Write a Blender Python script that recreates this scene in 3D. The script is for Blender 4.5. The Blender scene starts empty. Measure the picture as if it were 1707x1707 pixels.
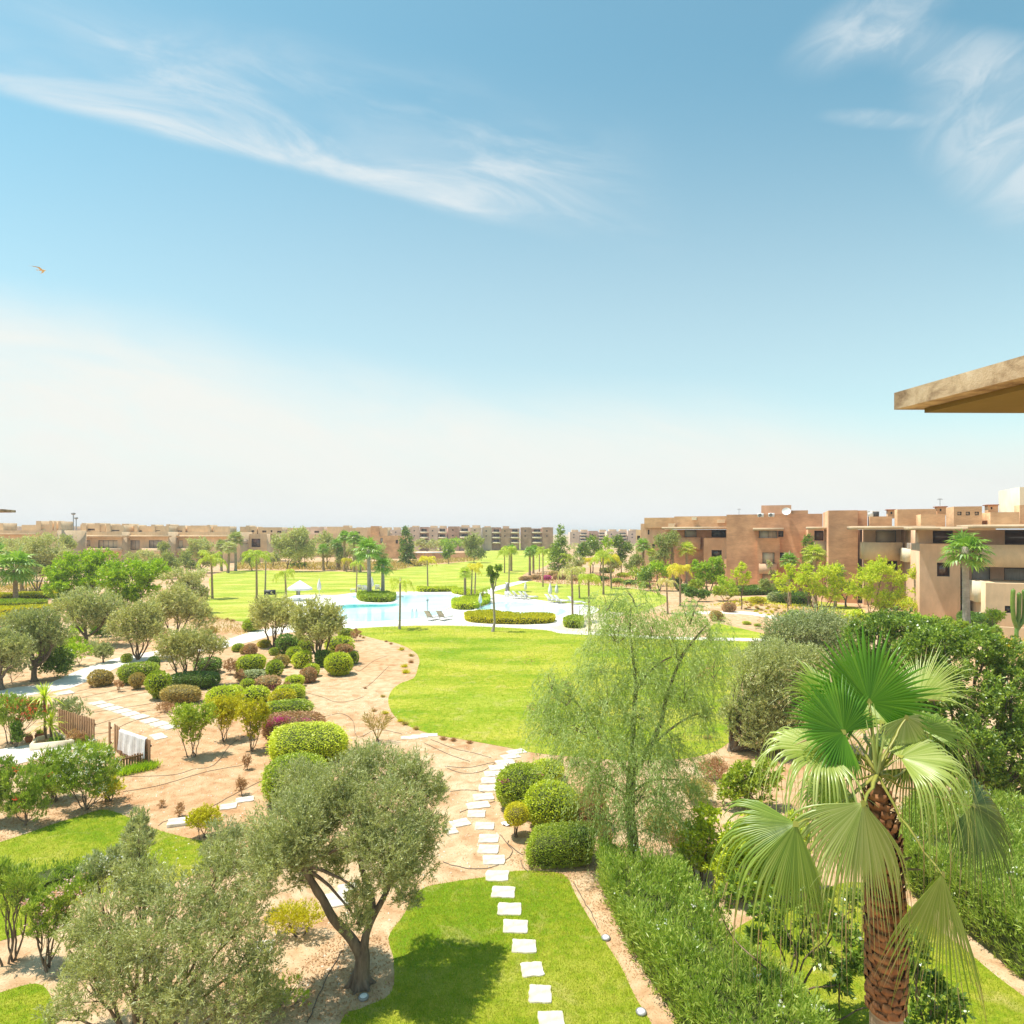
import bpy, math, random
import numpy as np
from mathutils import Vector, Matrix
random.seed(7)
rng = np.random.default_rng(11)
C = bpy.context.scene.collection
F, CX, YH, H = 1050.0, 853.5, 888.0, 9.5          # photo geometry: focal length (px), centre, horizon row, eye height (m)
R = math.radians

def G(px, py, z=0.0):
    """point at height z seen at photo position px,py"""
    Y = (H - z) * F / (py - YH)
    return np.array([(px - CX) / F * Y, Y, z])

def PT(px, py, Y):
    return np.array([(px - CX) / F * Y, Y, H - (py - YH) / F * Y])

# ------------------------------------------------------------------ materials
MAT = {}
def newmat(name):
    m = bpy.data.materials.new(name); m.use_nodes = True
    nt = m.node_tree; nt.nodes.clear()
    out = nt.nodes.new('ShaderNodeOutputMaterial')
    return m, nt, out

def N(nt, t, **kw):
    n = nt.nodes.new(t)
    for k, v in kw.items():
        if k in n.inputs.keys():
            n.inputs[k].default_value = v
        else:
            setattr(n, k, v)
    return n

def ramp(nt, fac, stops, interp='LINEAR'):
    r = nt.nodes.new('ShaderNodeValToRGB'); cr = r.color_ramp; cr.interpolation = interp
    while len(cr.elements) > 1: cr.elements.remove(cr.elements[-1])
    cr.elements[0].position = stops[0][0]; cr.elements[0].color = (*stops[0][1], 1)
    for p, c in stops[1:]:
        e = cr.elements.new(p); e.color = (*c, 1)
    nt.links.new(fac, r.inputs[0]); return r.outputs[0]

def mix(nt, fac, a, b, mode='MIX'):
    m = nt.nodes.new('ShaderNodeMix'); m.data_type = 'RGBA'; m.blend_type = mode
    def put(i, v):
        if hasattr(v, 'links'): nt.links.new(v, m.inputs[i])
        elif isinstance(v, (int, float)): m.inputs[i].default_value = v
        else: m.inputs[i].default_value = (*v, 1)
    put(0, fac); put(6, a); put(7, b)
    return m.outputs[2]

def noise(nt, scale, detail=4, rough=.55, vec=None, dist=0):
    n = N(nt, 'ShaderNodeTexNoise', Scale=scale, Detail=detail, Roughness=rough, Distortion=dist)
    if vec is not None: nt.links.new(vec, n.inputs['Vector'])
    return n.outputs['Fac']

def objpos(nt):
    return nt.nodes.new('ShaderNodeTexCoord').outputs['Object']
def wpos(nt):
    return nt.nodes.new('ShaderNodeNewGeometry').outputs['Position']

def bump(nt, h, strength=.3, dist=.02):
    b = N(nt, 'ShaderNodeBump', Strength=strength, Distance=dist)
    nt.links.new(h, b.inputs['Height']); return b.outputs[0]

def leafmat(name, cols, trans=.35, rough=.5, spec=.35, hue=.0, clump=1.2, gain=1.42):
    cols = [tuple(min(.86, v * g) for v, g in zip(c, (gain * 1.06, gain, gain))) for c in cols]
    """foliage: colour varies leaf by leaf and in clumps; thin leaves let light through"""
    m, nt, out = newmat(name)
    geo = nt.nodes.new('ShaderNodeNewGeometry')
    oi = nt.nodes.new('ShaderNodeObjectInfo')
    nz = noise(nt, clump, 2, .5, geo.outputs['Position'])
    add = N(nt, 'ShaderNodeMath', operation='MULTIPLY_ADD'); add.inputs[1].default_value = .55
    nt.links.new(geo.outputs['Random Per Island'], add.inputs[0])
    mm = N(nt, 'ShaderNodeMath', operation='MULTIPLY'); mm.inputs[1].default_value = .5
    nt.links.new(nz, mm.inputs[0]); nt.links.new(mm.outputs[0], add.inputs[2])
    a2 = N(nt, 'ShaderNodeMath', operation='MULTIPLY_ADD'); a2.inputs[1].default_value = .18
    nt.links.new(oi.outputs['Random'], a2.inputs[0]); 
    a3 = N(nt, 'ShaderNodeMath', operation='ADD'); a3.inputs[1].default_value = -.09
    nt.links.new(add.outputs[0], a3.inputs[0]); nt.links.new(a3.outputs[0], a2.inputs[2])
    n = len(cols)
    col = ramp(nt, a2.outputs[0], [(0.12 + .76 * i / max(1, n - 1), c) for i, c in enumerate(cols)])
    p = N(nt, 'ShaderNodeBsdfPrincipled', Roughness=rough)
    p.inputs['Specular IOR Level'].default_value = spec
    nt.links.new(col, p.inputs['Base Color'])
    if trans > 0:
        t = nt.nodes.new('ShaderNodeBsdfTranslucent')
        tc = mix(nt, 1.0, col, (1.25, 1.35, .6), 'MULTIPLY')
        nt.links.new(tc, t.inputs['Color'])
        ms = nt.nodes.new('ShaderNodeMixShader'); ms.inputs[0].default_value = trans
        nt.links.new(p.outputs[0], ms.inputs[1]); nt.links.new(t.outputs[0], ms.inputs[2])
        nt.links.new(ms.outputs[0], out.inputs[0])
    else:
        nt.links.new(p.outputs[0], out.inputs[0])
    MAT[name] = m; return m

def plain(name, c1, c2=None, scale=3.0, rough=.8, bumps=.0, spec=.3, metallic=0, detail=5, streak=None, bdist=.02):
    m, nt, out = newmat(name)
    pos = objpos(nt)
    if streak:
        mp = nt.nodes.new('ShaderNodeMapping'); mp.inputs['Scale'].default_value = streak
        nt.links.new(pos, mp.inputs[0]); pos = mp.outputs[0]
    nz = noise(nt, scale, detail, .6, pos)
    c2 = c2 or tuple(x * .8 for x in c1)
    col = ramp(nt, nz, [(.32, c2), (.68, c1)])
    p = N(nt, 'ShaderNodeBsdfPrincipled', Roughness=rough, Metallic=metallic)
    p.inputs['Specular IOR Level'].default_value = spec
    nt.links.new(col, p.inputs['Base Color'])
    if bumps: nt.links.new(bump(nt, nz, bumps, bdist), p.inputs['Normal'])
    nt.links.new(p.outputs[0], out.inputs[0]); MAT[name] = m; return m

# ------------------------------------------------------------------ mesh building
class MB:
    def __init__(s): s.v = []; s.f = []; s.n = 0; s.mi = []
    def add(s, V, Fc, mi=0):
        V = np.asarray(V, float).reshape(-1, 3); Fc = np.asarray(Fc, int)
        s.v.append(V); s.f.append(Fc + s.n); s.mi.append(np.full(len(Fc), mi)); s.n += len(V)
    def quads(s, Q, mi=0):                       # (n,4,3)
        n = len(Q)
        if n: s.add(Q.reshape(-1, 3), np.arange(4 * n).reshape(n, 4), mi)
    def tris(s, Q, mi=0):
        n = len(Q)
        if n: s.add(Q.reshape(-1, 3), np.arange(3 * n).reshape(n, 3), mi)
    def box(s, x0, x1, y0, y1, z0, z1, mi=0, M=None):
        V = np.array([(x, y, z) for z in (z0, z1) for y in (y0, y1) for x in (x0, x1)], float)
        if M is not None: V = V @ M[:3, :3].T + M[:3, 3]
        s.add(V, [(0, 2, 3, 1), (4, 5, 7, 6), (0, 1, 5, 4), (2, 6, 7, 3), (0, 4, 6, 2), (1, 3, 7, 5)], mi)
    def tube(s, P, r, sides=6, cap=True, mi=0):
        P = np.asarray(P, float); m = len(P); r = np.broadcast_to(np.asarray(r, float), (m,))
        T = np.gradient(P, axis=0); T /= np.linalg.norm(T, axis=1, keepdims=True) + 1e-9
        ref = np.array([0.31, .95, .05]) if abs(T[0][2]) > .5 else np.array([0, 0, 1.0])
        A = np.cross(T, ref); A /= np.linalg.norm(A, axis=1, keepdims=True) + 1e-9
        B = np.cross(T, A)
        th = np.arange(sides) * 2 * math.pi / sides
        V = P[:, None] + r[:, None, None] * (np.cos(th)[None, :, None] * A[:, None] + np.sin(th)[None, :, None] * B[:, None])
        i = np.arange(m - 1)[:, None] * sides; j = np.arange(sides)[None]; k = (j + 1) % sides
        Q = np.stack([i + j, i + k, i + k + sides, i + j + sides], -1).reshape(-1, 4)
        s.add(V, Q, mi)
        if cap:
            s.v.append(P[-1:] + T[-1] * r[-1]); c = s.n; s.n += 1
            b = c - sides
            s.f.append(np.array([(b + a, b + (a + 1) % sides, c) for a in range(sides)])); s.mi.append(np.full(sides, mi))
    def prism(s, poly, z0, z1, mi=0, bottom=False):   # poly (n,2) counter-clockwise or not
        poly = np.asarray(poly, float); n = len(poly)
        V = np.concatenate([np.c_[poly, np.full(n, z0)], np.c_[poly, np.full(n, z1)]])
        s.add(V, [(i, (i + 1) % n, n + (i + 1) % n, n + i) for i in range(n)], mi)
        s.add(V[n:], [list(range(n))], mi)
    def lathe(s, prof, sides=12, mi=0, c=(0, 0, 0)):
        prof = np.asarray(prof, float); m = len(prof)
        th = np.arange(sides) * 2 * math.pi / sides
        V = np.stack([prof[:, :1] * np.cos(th), prof[:, :1] * np.sin(th), np.repeat(prof[:, 1:2], sides, 1)], -1) + np.array(c)
        i = np.arange(m - 1)[:, None] * sides; j = np.arange(sides)[None]; k = (j + 1) % sides
        s.add(V.reshape(-1, 3), np.stack([i + j, i + k, i + k + sides, i + j + sides], -1).reshape(-1, 4), mi)
    def mesh(s, name, mats, smooth=False):
        V = np.concatenate(s.v) if s.v else np.zeros((0, 3))
        me = bpy.data.meshes.new(name)
        me.vertices.add(len(V)); me.vertices.foreach_set('co', V.ravel())
        tot = np.concatenate([np.full(len(f), f.shape[1]) for f in s.f]); li = np.concatenate([f.ravel() for f in s.f])
        st = np.concatenate([[0], np.cumsum(tot)[:-1]])
        me.loops.add(len(li)); me.loops.foreach_set('vertex_index', li.astype(np.int32))
        me.polygons.add(len(tot)); me.polygons.foreach_set('loop_start', st.astype(np.int32))
        try: me.polygons.foreach_set('loop_total', tot.astype(np.int32))
        except Exception: pass
        me.polygons.foreach_set('material_index', np.concatenate(s.mi).astype(np.int32))
        if smooth: me.polygons.foreach_set('use_smooth', np.ones(len(tot), bool))
        for m in (mats if isinstance(mats, (list, tuple)) else [mats]):
            me.materials.append(MAT[m] if isinstance(m, str) else m)
        me.update(calc_edges=True); return me
    def build(s, name, mats, parent=None, smooth=False, loc=None):
        return link(name, s.mesh(name, mats, smooth), parent, loc)

def link(name, me, parent=None, loc=None):
    o = bpy.data.objects.new(name, me); C.objects.link(o)
    if parent is not None: o.parent = parent
    if loc is not None: o.location = loc
    return o
def tag(o, label, cat=None, group=None, kind=None):
    if label: o['label'] = label
    if cat: o['category'] = cat
    if group: o['group'] = group
    if kind: o['kind'] = kind
    return o
def thing(name, label, cat, loc=(0, 0, 0), group=None, rz=0, sc=None):
    o = bpy.data.objects.new(name, None); C.objects.link(o); o.location = loc; o.rotation_euler = (0, 0, rz)
    o.empty_display_size = .2
    if sc is not None: o.scale = sc
    return tag(o, label, cat, group)
def dup(root, loc, rz=0, label=None, sc=None, group=None, mats=None):
    r = root.copy(); C.objects.link(r); r.location = loc; r.rotation_euler = (0, 0, rz)
    if sc is not None: r.scale = sc
    if label: r['label'] = label
    if group: r['group'] = group
    for ch in list(root.children):
        c = ch.copy(); C.objects.link(c); c.parent = r
        for g in list(ch.children):
            d = g.copy(); C.objects.link(d); d.parent = c
    if mats: setmat(r, mats)
    return r
def setmat(o, mats):
    """mats: {part name: material}; the override sits on the object, the mesh stays shared"""
    for ob in [o] + list(o.children):
        k = ob.name.split('.')[0]
        if k in mats and ob.type == 'MESH':
            ob.material_slots[0].link = 'OBJECT'; ob.material_slots[0].material = MAT[mats[k]]

ORD = ['first', 'second', 'third', 'fourth', 'fifth', 'sixth', 'seventh', 'eighth', 'ninth', 'tenth', 'eleventh', 'twelfth',
       'thirteenth', 'fourteenth', 'fifteenth', 'sixteenth', 'seventeenth', 'eighteenth', 'nineteenth', 'twentieth',
       'twenty-first', 'twenty-second', 'twenty-third', 'twenty-fourth', 'twenty-fifth', 'twenty-sixth', 'twenty-seventh',
       'twenty-eighth', 'twenty-ninth', 'thirtieth']

# ------------------------------------------------------------------ vector helpers
def unit(v): return v / (np.linalg.norm(v, axis=-1, keepdims=True) + 1e-9)
def rdir(n): return unit(rng.normal(size=(n, 3)))
def leaves(P, D, L, W, fold=0):
    """rhombic leaves from base points P along D"""
    n = len(P); L = np.broadcast_to(L, (n,))[:, None]; W = np.broadcast_to(W, (n,))[:, None]
    S = unit(np.cross(D, rdir(n)))
    mid = P + D * L * .45
    if fold:
        Nn = np.cross(D, S); mid = mid + Nn * W * fold
    return np.stack([P, mid + S * W / 2, P + D * L, mid - S * W / 2], 1)
def shoots(P, D, L, n, lL, lW, ang=.7, grav=0., start=.15, jit=0.02, tipup=0.):
    """n leaves strung along each shoot"""
    k = len(P)
    t = start + (1 - start) * (np.arange(n)[None] + rng.random((k, n))) / n
    L = np.broadcast_to(L, (k,))
    down = np.array([0, 0, -1.0])
    pos = P[:, None] + D[:, None] * (L[:, None] * t)[..., None] + down * (grav * (L[:, None]) * t ** 2)[..., None]
    tan = unit(D[:, None] + down * (2 * grav * t)[..., None])
    d = unit(tan * math.cos(ang) + rng.normal(size=(k, n, 3)) * math.sin(ang) * .8 + np.array([0, 0, tipup]))
    pos = (pos + rng.normal(size=pos.shape) * jit).reshape(-1, 3); d = d.reshape(-1, 3)
    m = len(pos)
    return leaves(pos, d, lL * rng.uniform(.7, 1.25, m), lW * rng.uniform(.75, 1.2, m))
def inpoly(X, Y, poly):
    poly = np.asarray(poly); ins = np.zeros(len(X), bool); j = len(poly) - 1
    for i in range(len(poly)):
        xi, yi = poly[i][:2]; xj, yj = poly[j][:2]
        c = ((yi > Y) != (yj > Y)) & (X < (xj - xi) * (Y - yi) / (yj - yi + 1e-12) + xi)
        ins ^= c; j = i
    return ins
def scatter(poly, n):
    poly = np.asarray(poly)[:, :2]; lo = poly.min(0); hi = poly.max(0); out = []
    got = 0
    for _ in range(60):
        p = lo + rng.random((n * 2, 2)) * (hi - lo); p = p[inpoly(p[:, 0], p[:, 1], poly)]
        out.append(p); got += len(p)
        if got >= n: break
    return np.concatenate(out)[:n]
def area(poly):
    p = np.asarray(poly)[:, :2]; q = np.roll(p, -1, 0)
    return abs(np.sum(p[:, 0] * q[:, 1] - q[:, 0] * p[:, 1])) / 2
def smoothpoly(pts, k=4, closed=True):
    P = np.asarray(pts, float); n = len(P); out = []
    rngi = range(n) if closed else range(n - 1)
    for i in rngi:
        if closed: a, b, c, d = P[(i - 1) % n], P[i], P[(i + 1) % n], P[(i + 2) % n]
        else: a, b, c, d = P[max(i - 1, 0)], P[i], P[i + 1], P[min(i + 2, n - 1)]
        for t in np.arange(k) / k:
            out.append(.5 * ((2 * b) + (-a + c) * t + (2 * a - 5 * b + 4 * c - d) * t ** 2 + (-a + 3 * b - 3 * c + d) * t ** 3))
    if not closed: out.append(P[-1])
    return np.array(out)
def gpoly(pxs, k=4, z=0):
    """ground polygon from photo outline; smoothed on the ground"""
    return smoothpoly([G(a, b)[:2] for a, b in pxs], k)
def sheet(name, pxs, z, mat, kind='structure', label=None, cat=None, k=4, thick=0.0):
    P = gpoly(pxs, k) if k > 1 else np.array([G(a, b)[:2] for a, b in pxs])
    c = P.mean(0); me_v = np.c_[P - c, np.zeros(len(P))]
    from mathutils.geometry import tessellate_polygon
    tr = tessellate_polygon([[Vector(v) for v in me_v]])
    b = MB(); b.add(me_v, [list(t) for t in tr])
    if thick:
        n = len(P); lo = me_v.copy(); lo[:, 2] -= thick
        b.add(np.concatenate([lo, me_v]), [(i, (i + 1) % n, n + (i + 1) % n, n + i) for i in range(n)])
    o = b.build(name, mat, loc=(c[0], c[1], z))
    # faces must look up
    o.data.update()
    tag(o, label, cat, None, kind)
    return o, P
SKY_STRENGTH, SUN_E, EXPO = .089, 3.5, .85
SKYTINT = (1.10, 1.50, 1.16, 1)
# radiance of haze and clouds, in sky units (before the strength)
HAZE = (5.1, 5.35, 5.25); BANK = (5.75, 5.85, 5.55); CLOUD = (5.2, 5.55, 5.65); LOWHAZE = (5.7, 5.8, 5.9)
HAZE_D = .0004
# ================================================================== materials of the place
def ground_mat():
    m, nt, out = newmat('soil')
    pos = wpos(nt)
    a = noise(nt, .12, 3, .5, pos); b = noise(nt, 1.6, 6, .62, pos, .6); c = noise(nt, 22, 4, .7, pos)
    col = ramp(nt, b, [(.30, (.44, .25, .125)), (.49, (.58, .395, .23)), (.66, (.66, .49, .31))])
    red = ramp(nt, a, [(.42, (1, 1, 1)), (.62, (.93, .82, .74))])
    col = mix(nt, 1.0, col, red, 'MULTIPLY')
    spk = ramp(nt, c, [(.33, (.55, .45, .38)), (.47, (1, 1, 1))])
    col = mix(nt, .8, col, spk, 'MULTIPLY')
    p = N(nt, 'ShaderNodeBsdfPrincipled', Roughness=.95); p.inputs['Specular IOR Level'].default_value = .1
    nt.links.new(col, p.inputs['Base Color'])
    h = mix(nt, .5, b, c)
    nt.links.new(bump(nt, h, .8, .05), p.inputs['Normal'])
    nt.links.new(p.outputs[0], out.inputs[0]); MAT['soil'] = m
ground_mat()
def lawn_mat(name, c1, c2, c3):
    m, nt, out = newmat(name)
    pos = wpos(nt)
    mp = nt.nodes.new('ShaderNodeMapping'); mp.inputs['Scale'].default_value = (.35, 1, 1); nt.links.new(pos, mp.inputs[0])
    a = noise(nt, .35, 4, .6, mp.outputs[0], .5); b = noise(nt, 3.0, 4, .7, pos); c = noise(nt, 38, 3, .75, pos)
    f = mix(nt, .45, a, b)
    col = ramp(nt, f, [(.40, c3), (.49, c1), (.58, c2)])
    d = noise(nt, .9, 5, .65, pos, .8); dry = ramp(nt, d, [(.55, (0, 0, 0)), (.70, (1, 1, 1))])
    dm = nt.nodes.new('ShaderNodeMath'); dm.operation = 'MULTIPLY'; dm.inputs[1].default_value = .55; nt.links.new(dry, dm.inputs[0])
    col = mix(nt, dm.outputs[0], col, (.62, .50, .20))
    e_ = noise(nt, .16, 3, .5, pos); col = mix(nt, 1.0, col, ramp(nt, e_, [(.38, (.82, .92, .8)), (.6, (1.06, 1.0, 1.1))]), 'MULTIPLY')
    gr = ramp(nt, c, [(.3, (.55, .62, .45)), (.55, (1.12, 1.1, 1))])
    col = mix(nt, 1.0, col, gr, 'MULTIPLY')
    p = N(nt, 'ShaderNodeBsdfPrincipled', Roughness=.9); p.inputs['Specular IOR Level'].default_value = .1
    nt.links.new(col, p.inputs['Base Color'])
    nt.links.new(bump(nt, c, 1.0, .05), p.inputs['Normal'])
    nt.links.new(p.outputs[0], out.inputs[0]); MAT[name] = m
lawn_mat('lawn', (.37, .42, .030), (.52, .50, .070), (.22, .34, .014))
lawn_mat('lawn_far', (.42, .45, .06), (.56, .53, .13), (.28, .38, .03))
leafmat('grass_blades', [(.17, .28, .010), (.30, .39, .020), (.42, .46, .035), (.62, .54, .16)], .35, .6, .15, clump=.55, gain=1.0)
# foliage
leafmat('olive', [(.14, .165, .06), (.28, .31, .13), (.48, .50, .25)], .3, .42, .55, clump=1.5)
leafmat('olive_warm', [(.18, .19, .065), (.34, .345, .135), (.54, .53, .27)], .3, .45, .45, clump=1.2)
leafmat('pepper', [(.16, .23, .07), (.30, .38, .13), (.48, .53, .27)], .42, .45, .4, clump=1.3)
leafmat('dense', [(.045, .09, .012), (.12, .20, .024), (.32, .41, .055)], .3, .33, .65, clump=1.5)
leafmat('bright', [(.13, .23, .012), (.26, .38, .02), (.42, .51, .04)], .4, .42, .4, clump=1.0)
leafmat('lime', [(.22, .30, .015), (.38, .45, .03), (.52, .54, .07)], .4, .5, .3, clump=1.2)
leafmat('oleander', [(.10, .17, .02), (.20, .29, .038), (.38, .43, .10)], .35, .35, .6, clump=2)
leafmat('clip_light', [(.22, .29, .014), (.38, .45, .022), (.54, .57, .055)], .28, .42, .45, clump=2.5)
leafmat('clip_mid', [(.14, .20, .015), (.26, .34, .024), (.42, .47, .055)], .27, .42, .45, clump=2.5)
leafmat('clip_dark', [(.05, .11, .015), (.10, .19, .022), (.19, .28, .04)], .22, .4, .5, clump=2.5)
leafmat('clip_dry', [(.22, .17, .055), (.34, .27, .08), (.46, .38, .13)], .2, .6, .2, clump=2.5)
leafmat('clip_rosy', [(.26, .13, .075), (.36, .21, .11), (.40, .34, .15)], .2, .6, .2, clump=2.5)
leafmat('clip_yellow', [(.26, .26, .01), (.42, .40, .016), (.58, .53, .04)], .3, .5, .3, clump=2)
leafmat('greygreen', [(.16, .20, .09), (.27, .31, .15), (.40, .42, .24)], .25, .55, .3, clump=1.5)
leafmat('far_green', [(.15, .18, .055), (.24, .28, .09), (.36, .38, .16)], .3, .6, .2, clump=.5)
leafmat('far_pale', [(.24, .26, .10), (.34, .36, .16), (.47, .47, .26)], .3, .6, .2, clump=.5)
leafmat('palm_green', [(.08, .17, .02), (.16, .28, .035), (.28, .38, .08)], .35, .4, .5, clump=1)
leafmat('palm_yellow', [(.30, .30, .02), (.46, .42, .03), (.60, .52, .07)], .4, .5, .3, clump=1)
leafmat('palm_pale', [(.26, .27, .09), (.40, .38, .15), (.52, .48, .26)], .4, .5, .3, clump=1)
leafmat('palm_lime', [(.20, .28, .03), (.33, .40, .05), (.46, .48, .10)], .4, .5, .3, clump=1)
leafmat('yucca', [(.28, .38, .02), (.45, .52, .05), (.60, .62, .14)], .35, .45, .4, clump=1)
leafmat('dry_twig', [(.22, .12, .06), (.33, .20, .10), (.42, .28, .15)], .15, .7, .1)
leafmat('flower_pink', [(.62, .32, .36), (.80, .50, .52), (.85, .68, .66)], .4, .6, .2, gain=1.0)
leafmat('flower_white', [(.80, .74, .70), (.86, .82, .80), (.90, .88, .86)], .4, .6, .2, gain=1.0)
leafmat('flower_red', [(.62, .05, .04), (.75, .10, .07), (.80, .25, .2)], .4, .6, .2, gain=1.0)
leafmat('flower_magenta', [(.50, .05, .33), (.65, .08, .45), (.70, .20, .55)], .4, .6, .2, gain=1.0)
plain('twigs', (.16, .115, .07), (.07, .05, .03), 8, .9, .5)
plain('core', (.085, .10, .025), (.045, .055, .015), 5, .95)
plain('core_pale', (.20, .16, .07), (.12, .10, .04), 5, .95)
plain('bark', (.27, .20, .14), (.11, .08, .055), 9, .9, .9, streak=(1, 1, .25), bdist=.03)
plain('bark_warm', (.30, .21, .125), (.13, .085, .05), 8, .9, .9, streak=(1, 1, .3), bdist=.03)
plain('palm_trunk', (.46, .34, .22), (.27, .19, .12), 3, .9, .6, streak=(1, 1, 9), bdist=.02)
plain('palm_trunk_grey', (.46, .39, .31), (.29, .24, .19), 3, .9, .6, streak=(1, 1, 9), bdist=.02)
plain('boots', (.42, .19, .075), (.16, .06, .024), 6, .8, .8, streak=(1, 1, .5), bdist=.02)
plain('boots_dry', (.50, .36, .18), (.20, .11, .05), 8, .8, .8, bdist=.02)
# built things
plain('stone', (.76, .70, .60), (.50, .41, .29), 3.2, .85, .4, detail=8, bdist=.01)
plain('concrete_path', (.80, .73, .64), (.70, .61, .50), 1.1, .85, .15)
plain('deck', (.84, .80, .74), (.76, .70, .62), .5, .8, .1)
plain('deck_tan', (.70, .58, .42), (.60, .48, .33), .5, .85, .1)
plain('coping', (.80, .77, .72), (.70, .66, .6), 1, .7)
plain('plastic_white', (.82, .81, .79), (.74, .73, .70), 2, .4, spec=.5)
plain('fabric_white', (.84, .82, .80), (.72, .70, .68), 4, .9, .3)
plain('fabric_beige', (.50, .44, .32), (.40, .35, .25), 6, .9)
plain('metal_grey', (.35, .34, .33), (.25, .24, .23), 3, .5, metallic=.3)
plain('metal_dark', (.09, .085, .08), (.05, .05, .05), 3, .5)
plain('pipe_black', (.12, .10, .08), (.07, .06, .05), 3, .6)
plain('terracotta', (.45, .18, .08), (.3, .11, .05), 6, .85, .2)
def wood_mat():
    m, nt, out = newmat('wood')
    pos = objpos(nt)
    mp = nt.nodes.new('ShaderNodeMapping'); mp.inputs['Scale'].default_value = (14, 14, 1.2); nt.links.new(pos, mp.inputs[0])
    a = noise(nt, 1.5, 6, .6, mp.outputs[0], 1.0)
    geo = nt.nodes.new('ShaderNodeNewGeometry')
    c = ramp(nt, a, [(.3, (.17, .085, .04)), (.7, (.42, .25, .125))])
    v = ramp(nt, geo.outputs['Random Per Island'], [(0, (.75, .72, .7)), (1, (1.2, 1.15, 1.1))])
    c = mix(nt, 1, c, v, 'MULTIPLY')
    p = N(nt, 'ShaderNodeBsdfPrincipled', Roughness=.85); nt.links.new(c, p.inputs['Base Color'])
    nt.links.new(bump(nt, a, .4, .01), p.inputs['Normal'])
    nt.links.new(p.outputs[0], out.inputs[0]); MAT['wood'] = m
wood_mat()
def brick_mat(name, c1, c2, mortar, stain=.25):
    m, nt, out = newmat(name)
    pos = objpos(nt)
    sx = nt.nodes.new('ShaderNodeSeparateXYZ'); nt.links.new(pos, sx.inputs[0])
    ad = N(nt, 'ShaderNodeMath', operation='ADD'); nt.links.new(sx.outputs[0], ad.inputs[0]); nt.links.new(sx.outputs[1], ad.inputs[1])
    cb = nt.nodes.new('ShaderNodeCombineXYZ'); nt.links.new(ad.outputs[0], cb.inputs[0]); nt.links.new(sx.outputs[2], cb.inputs[1])
    br = nt.nodes.new('ShaderNodeTexBrick'); nt.links.new(cb.outputs[0], br.inputs['Vector'])
    br.inputs['Color1'].default_value = (*c1, 1); br.inputs['Color2'].default_value = (*c2, 1); br.inputs['Mortar'].default_value = (*mortar, 1)
    br.inputs['Scale'].default_value = 1; br.inputs['Brick Width'].default_value = .34; br.inputs['Row Height'].default_value = .11
    br.inputs['Mortar Size'].default_value = .012; br.inputs['Bias'].default_value = -.1
    mp = nt.nodes.new('ShaderNodeMapping'); mp.inputs['Scale'].default_value = (.5, .5, 1.6); nt.links.new(pos, mp.inputs[0])
    a = noise(nt, 1.1, 6, .65, mp.outputs[0], .3)
    st = ramp(nt, a, [(.33, (.86, .82, .80)), (.66, (1.07, 1.05, 1.03))])
    col = mix(nt, 1, br.outputs['Color'], st, 'MULTIPLY')
    b2 = noise(nt, .35, 3, .5, pos)
    st2 = ramp(nt, b2, [(.38, (1 - stain, 1 - stain * 1.1, 1 - stain * 1.1)), (.6, (1, 1, 1))])
    col = mix(nt, 1, col, st2, 'MULTIPLY')
    p = N(nt, 'ShaderNodeBsdfPrincipled', Roughness=.9); p.inputs['Specular IOR Level'].default_value = .15
    nt.links.new(col, p.inputs['Base Color'])
    nt.links.new(bump(nt, br.outputs['Fac'], -.3, .01), p.inputs['Normal'])
    nt.links.new(p.outputs[0], out.inputs[0]); MAT[name] = m
brick_mat('brick', (.72, .40, .215), (.64, .34, .18), (.68, .43, .27))
brick_mat('brick_far', (.56, .35, .27), (.50, .30, .23), (.58, .39, .3))
brick_mat('brick_tan', (.78, .49, .26), (.70, .42, .22), (.76, .52, .31))
def plaster(name, c, rough=.9):
    m, nt, out = newmat(name)
    pos = objpos(nt)
    mp = nt.nodes.new('ShaderNodeMapping'); mp.inputs['Scale'].default_value = (1, 1, .45); nt.links.new(pos, mp.inputs[0])
    a = noise(nt, 1.2, 8, .65, mp.outputs[0], .2); b = noise(nt, .25, 3, .5, pos); f = noise(nt, 30, 3, .7, pos)
    col = ramp(nt, a, [(.3, tuple(x * .84 for x in c)), (.7, tuple(x * 1.08 for x in c))])
    col = mix(nt, 1, col, ramp(nt, b, [(.35, (.86, .83, .8)), (.6, (1, 1, 1))]), 'MULTIPLY')
    p = N(nt, 'ShaderNodeBsdfPrincipled', Roughness=rough); p.inputs['Specular IOR Level'].default_value = .15
    nt.links.new(col, p.inputs['Base Color'])
    nt.links.new(bump(nt, f, .3, .01), p.inputs['Normal'])
    nt.links.new(p.outputs[0], out.inputs[0]); MAT[name] = m
plaster('plaster_pink', (.71, .47, .30)); plaster('plaster_sand', (.82, .60, .375)); plaster('plaster_cream', (.84, .72, .52))
plaster('plaster_far', (.70, .53, .43)); plaster('slab_conc', (.62, .47, .31)); plaster('soffit', (.22, .155, .05))
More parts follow.
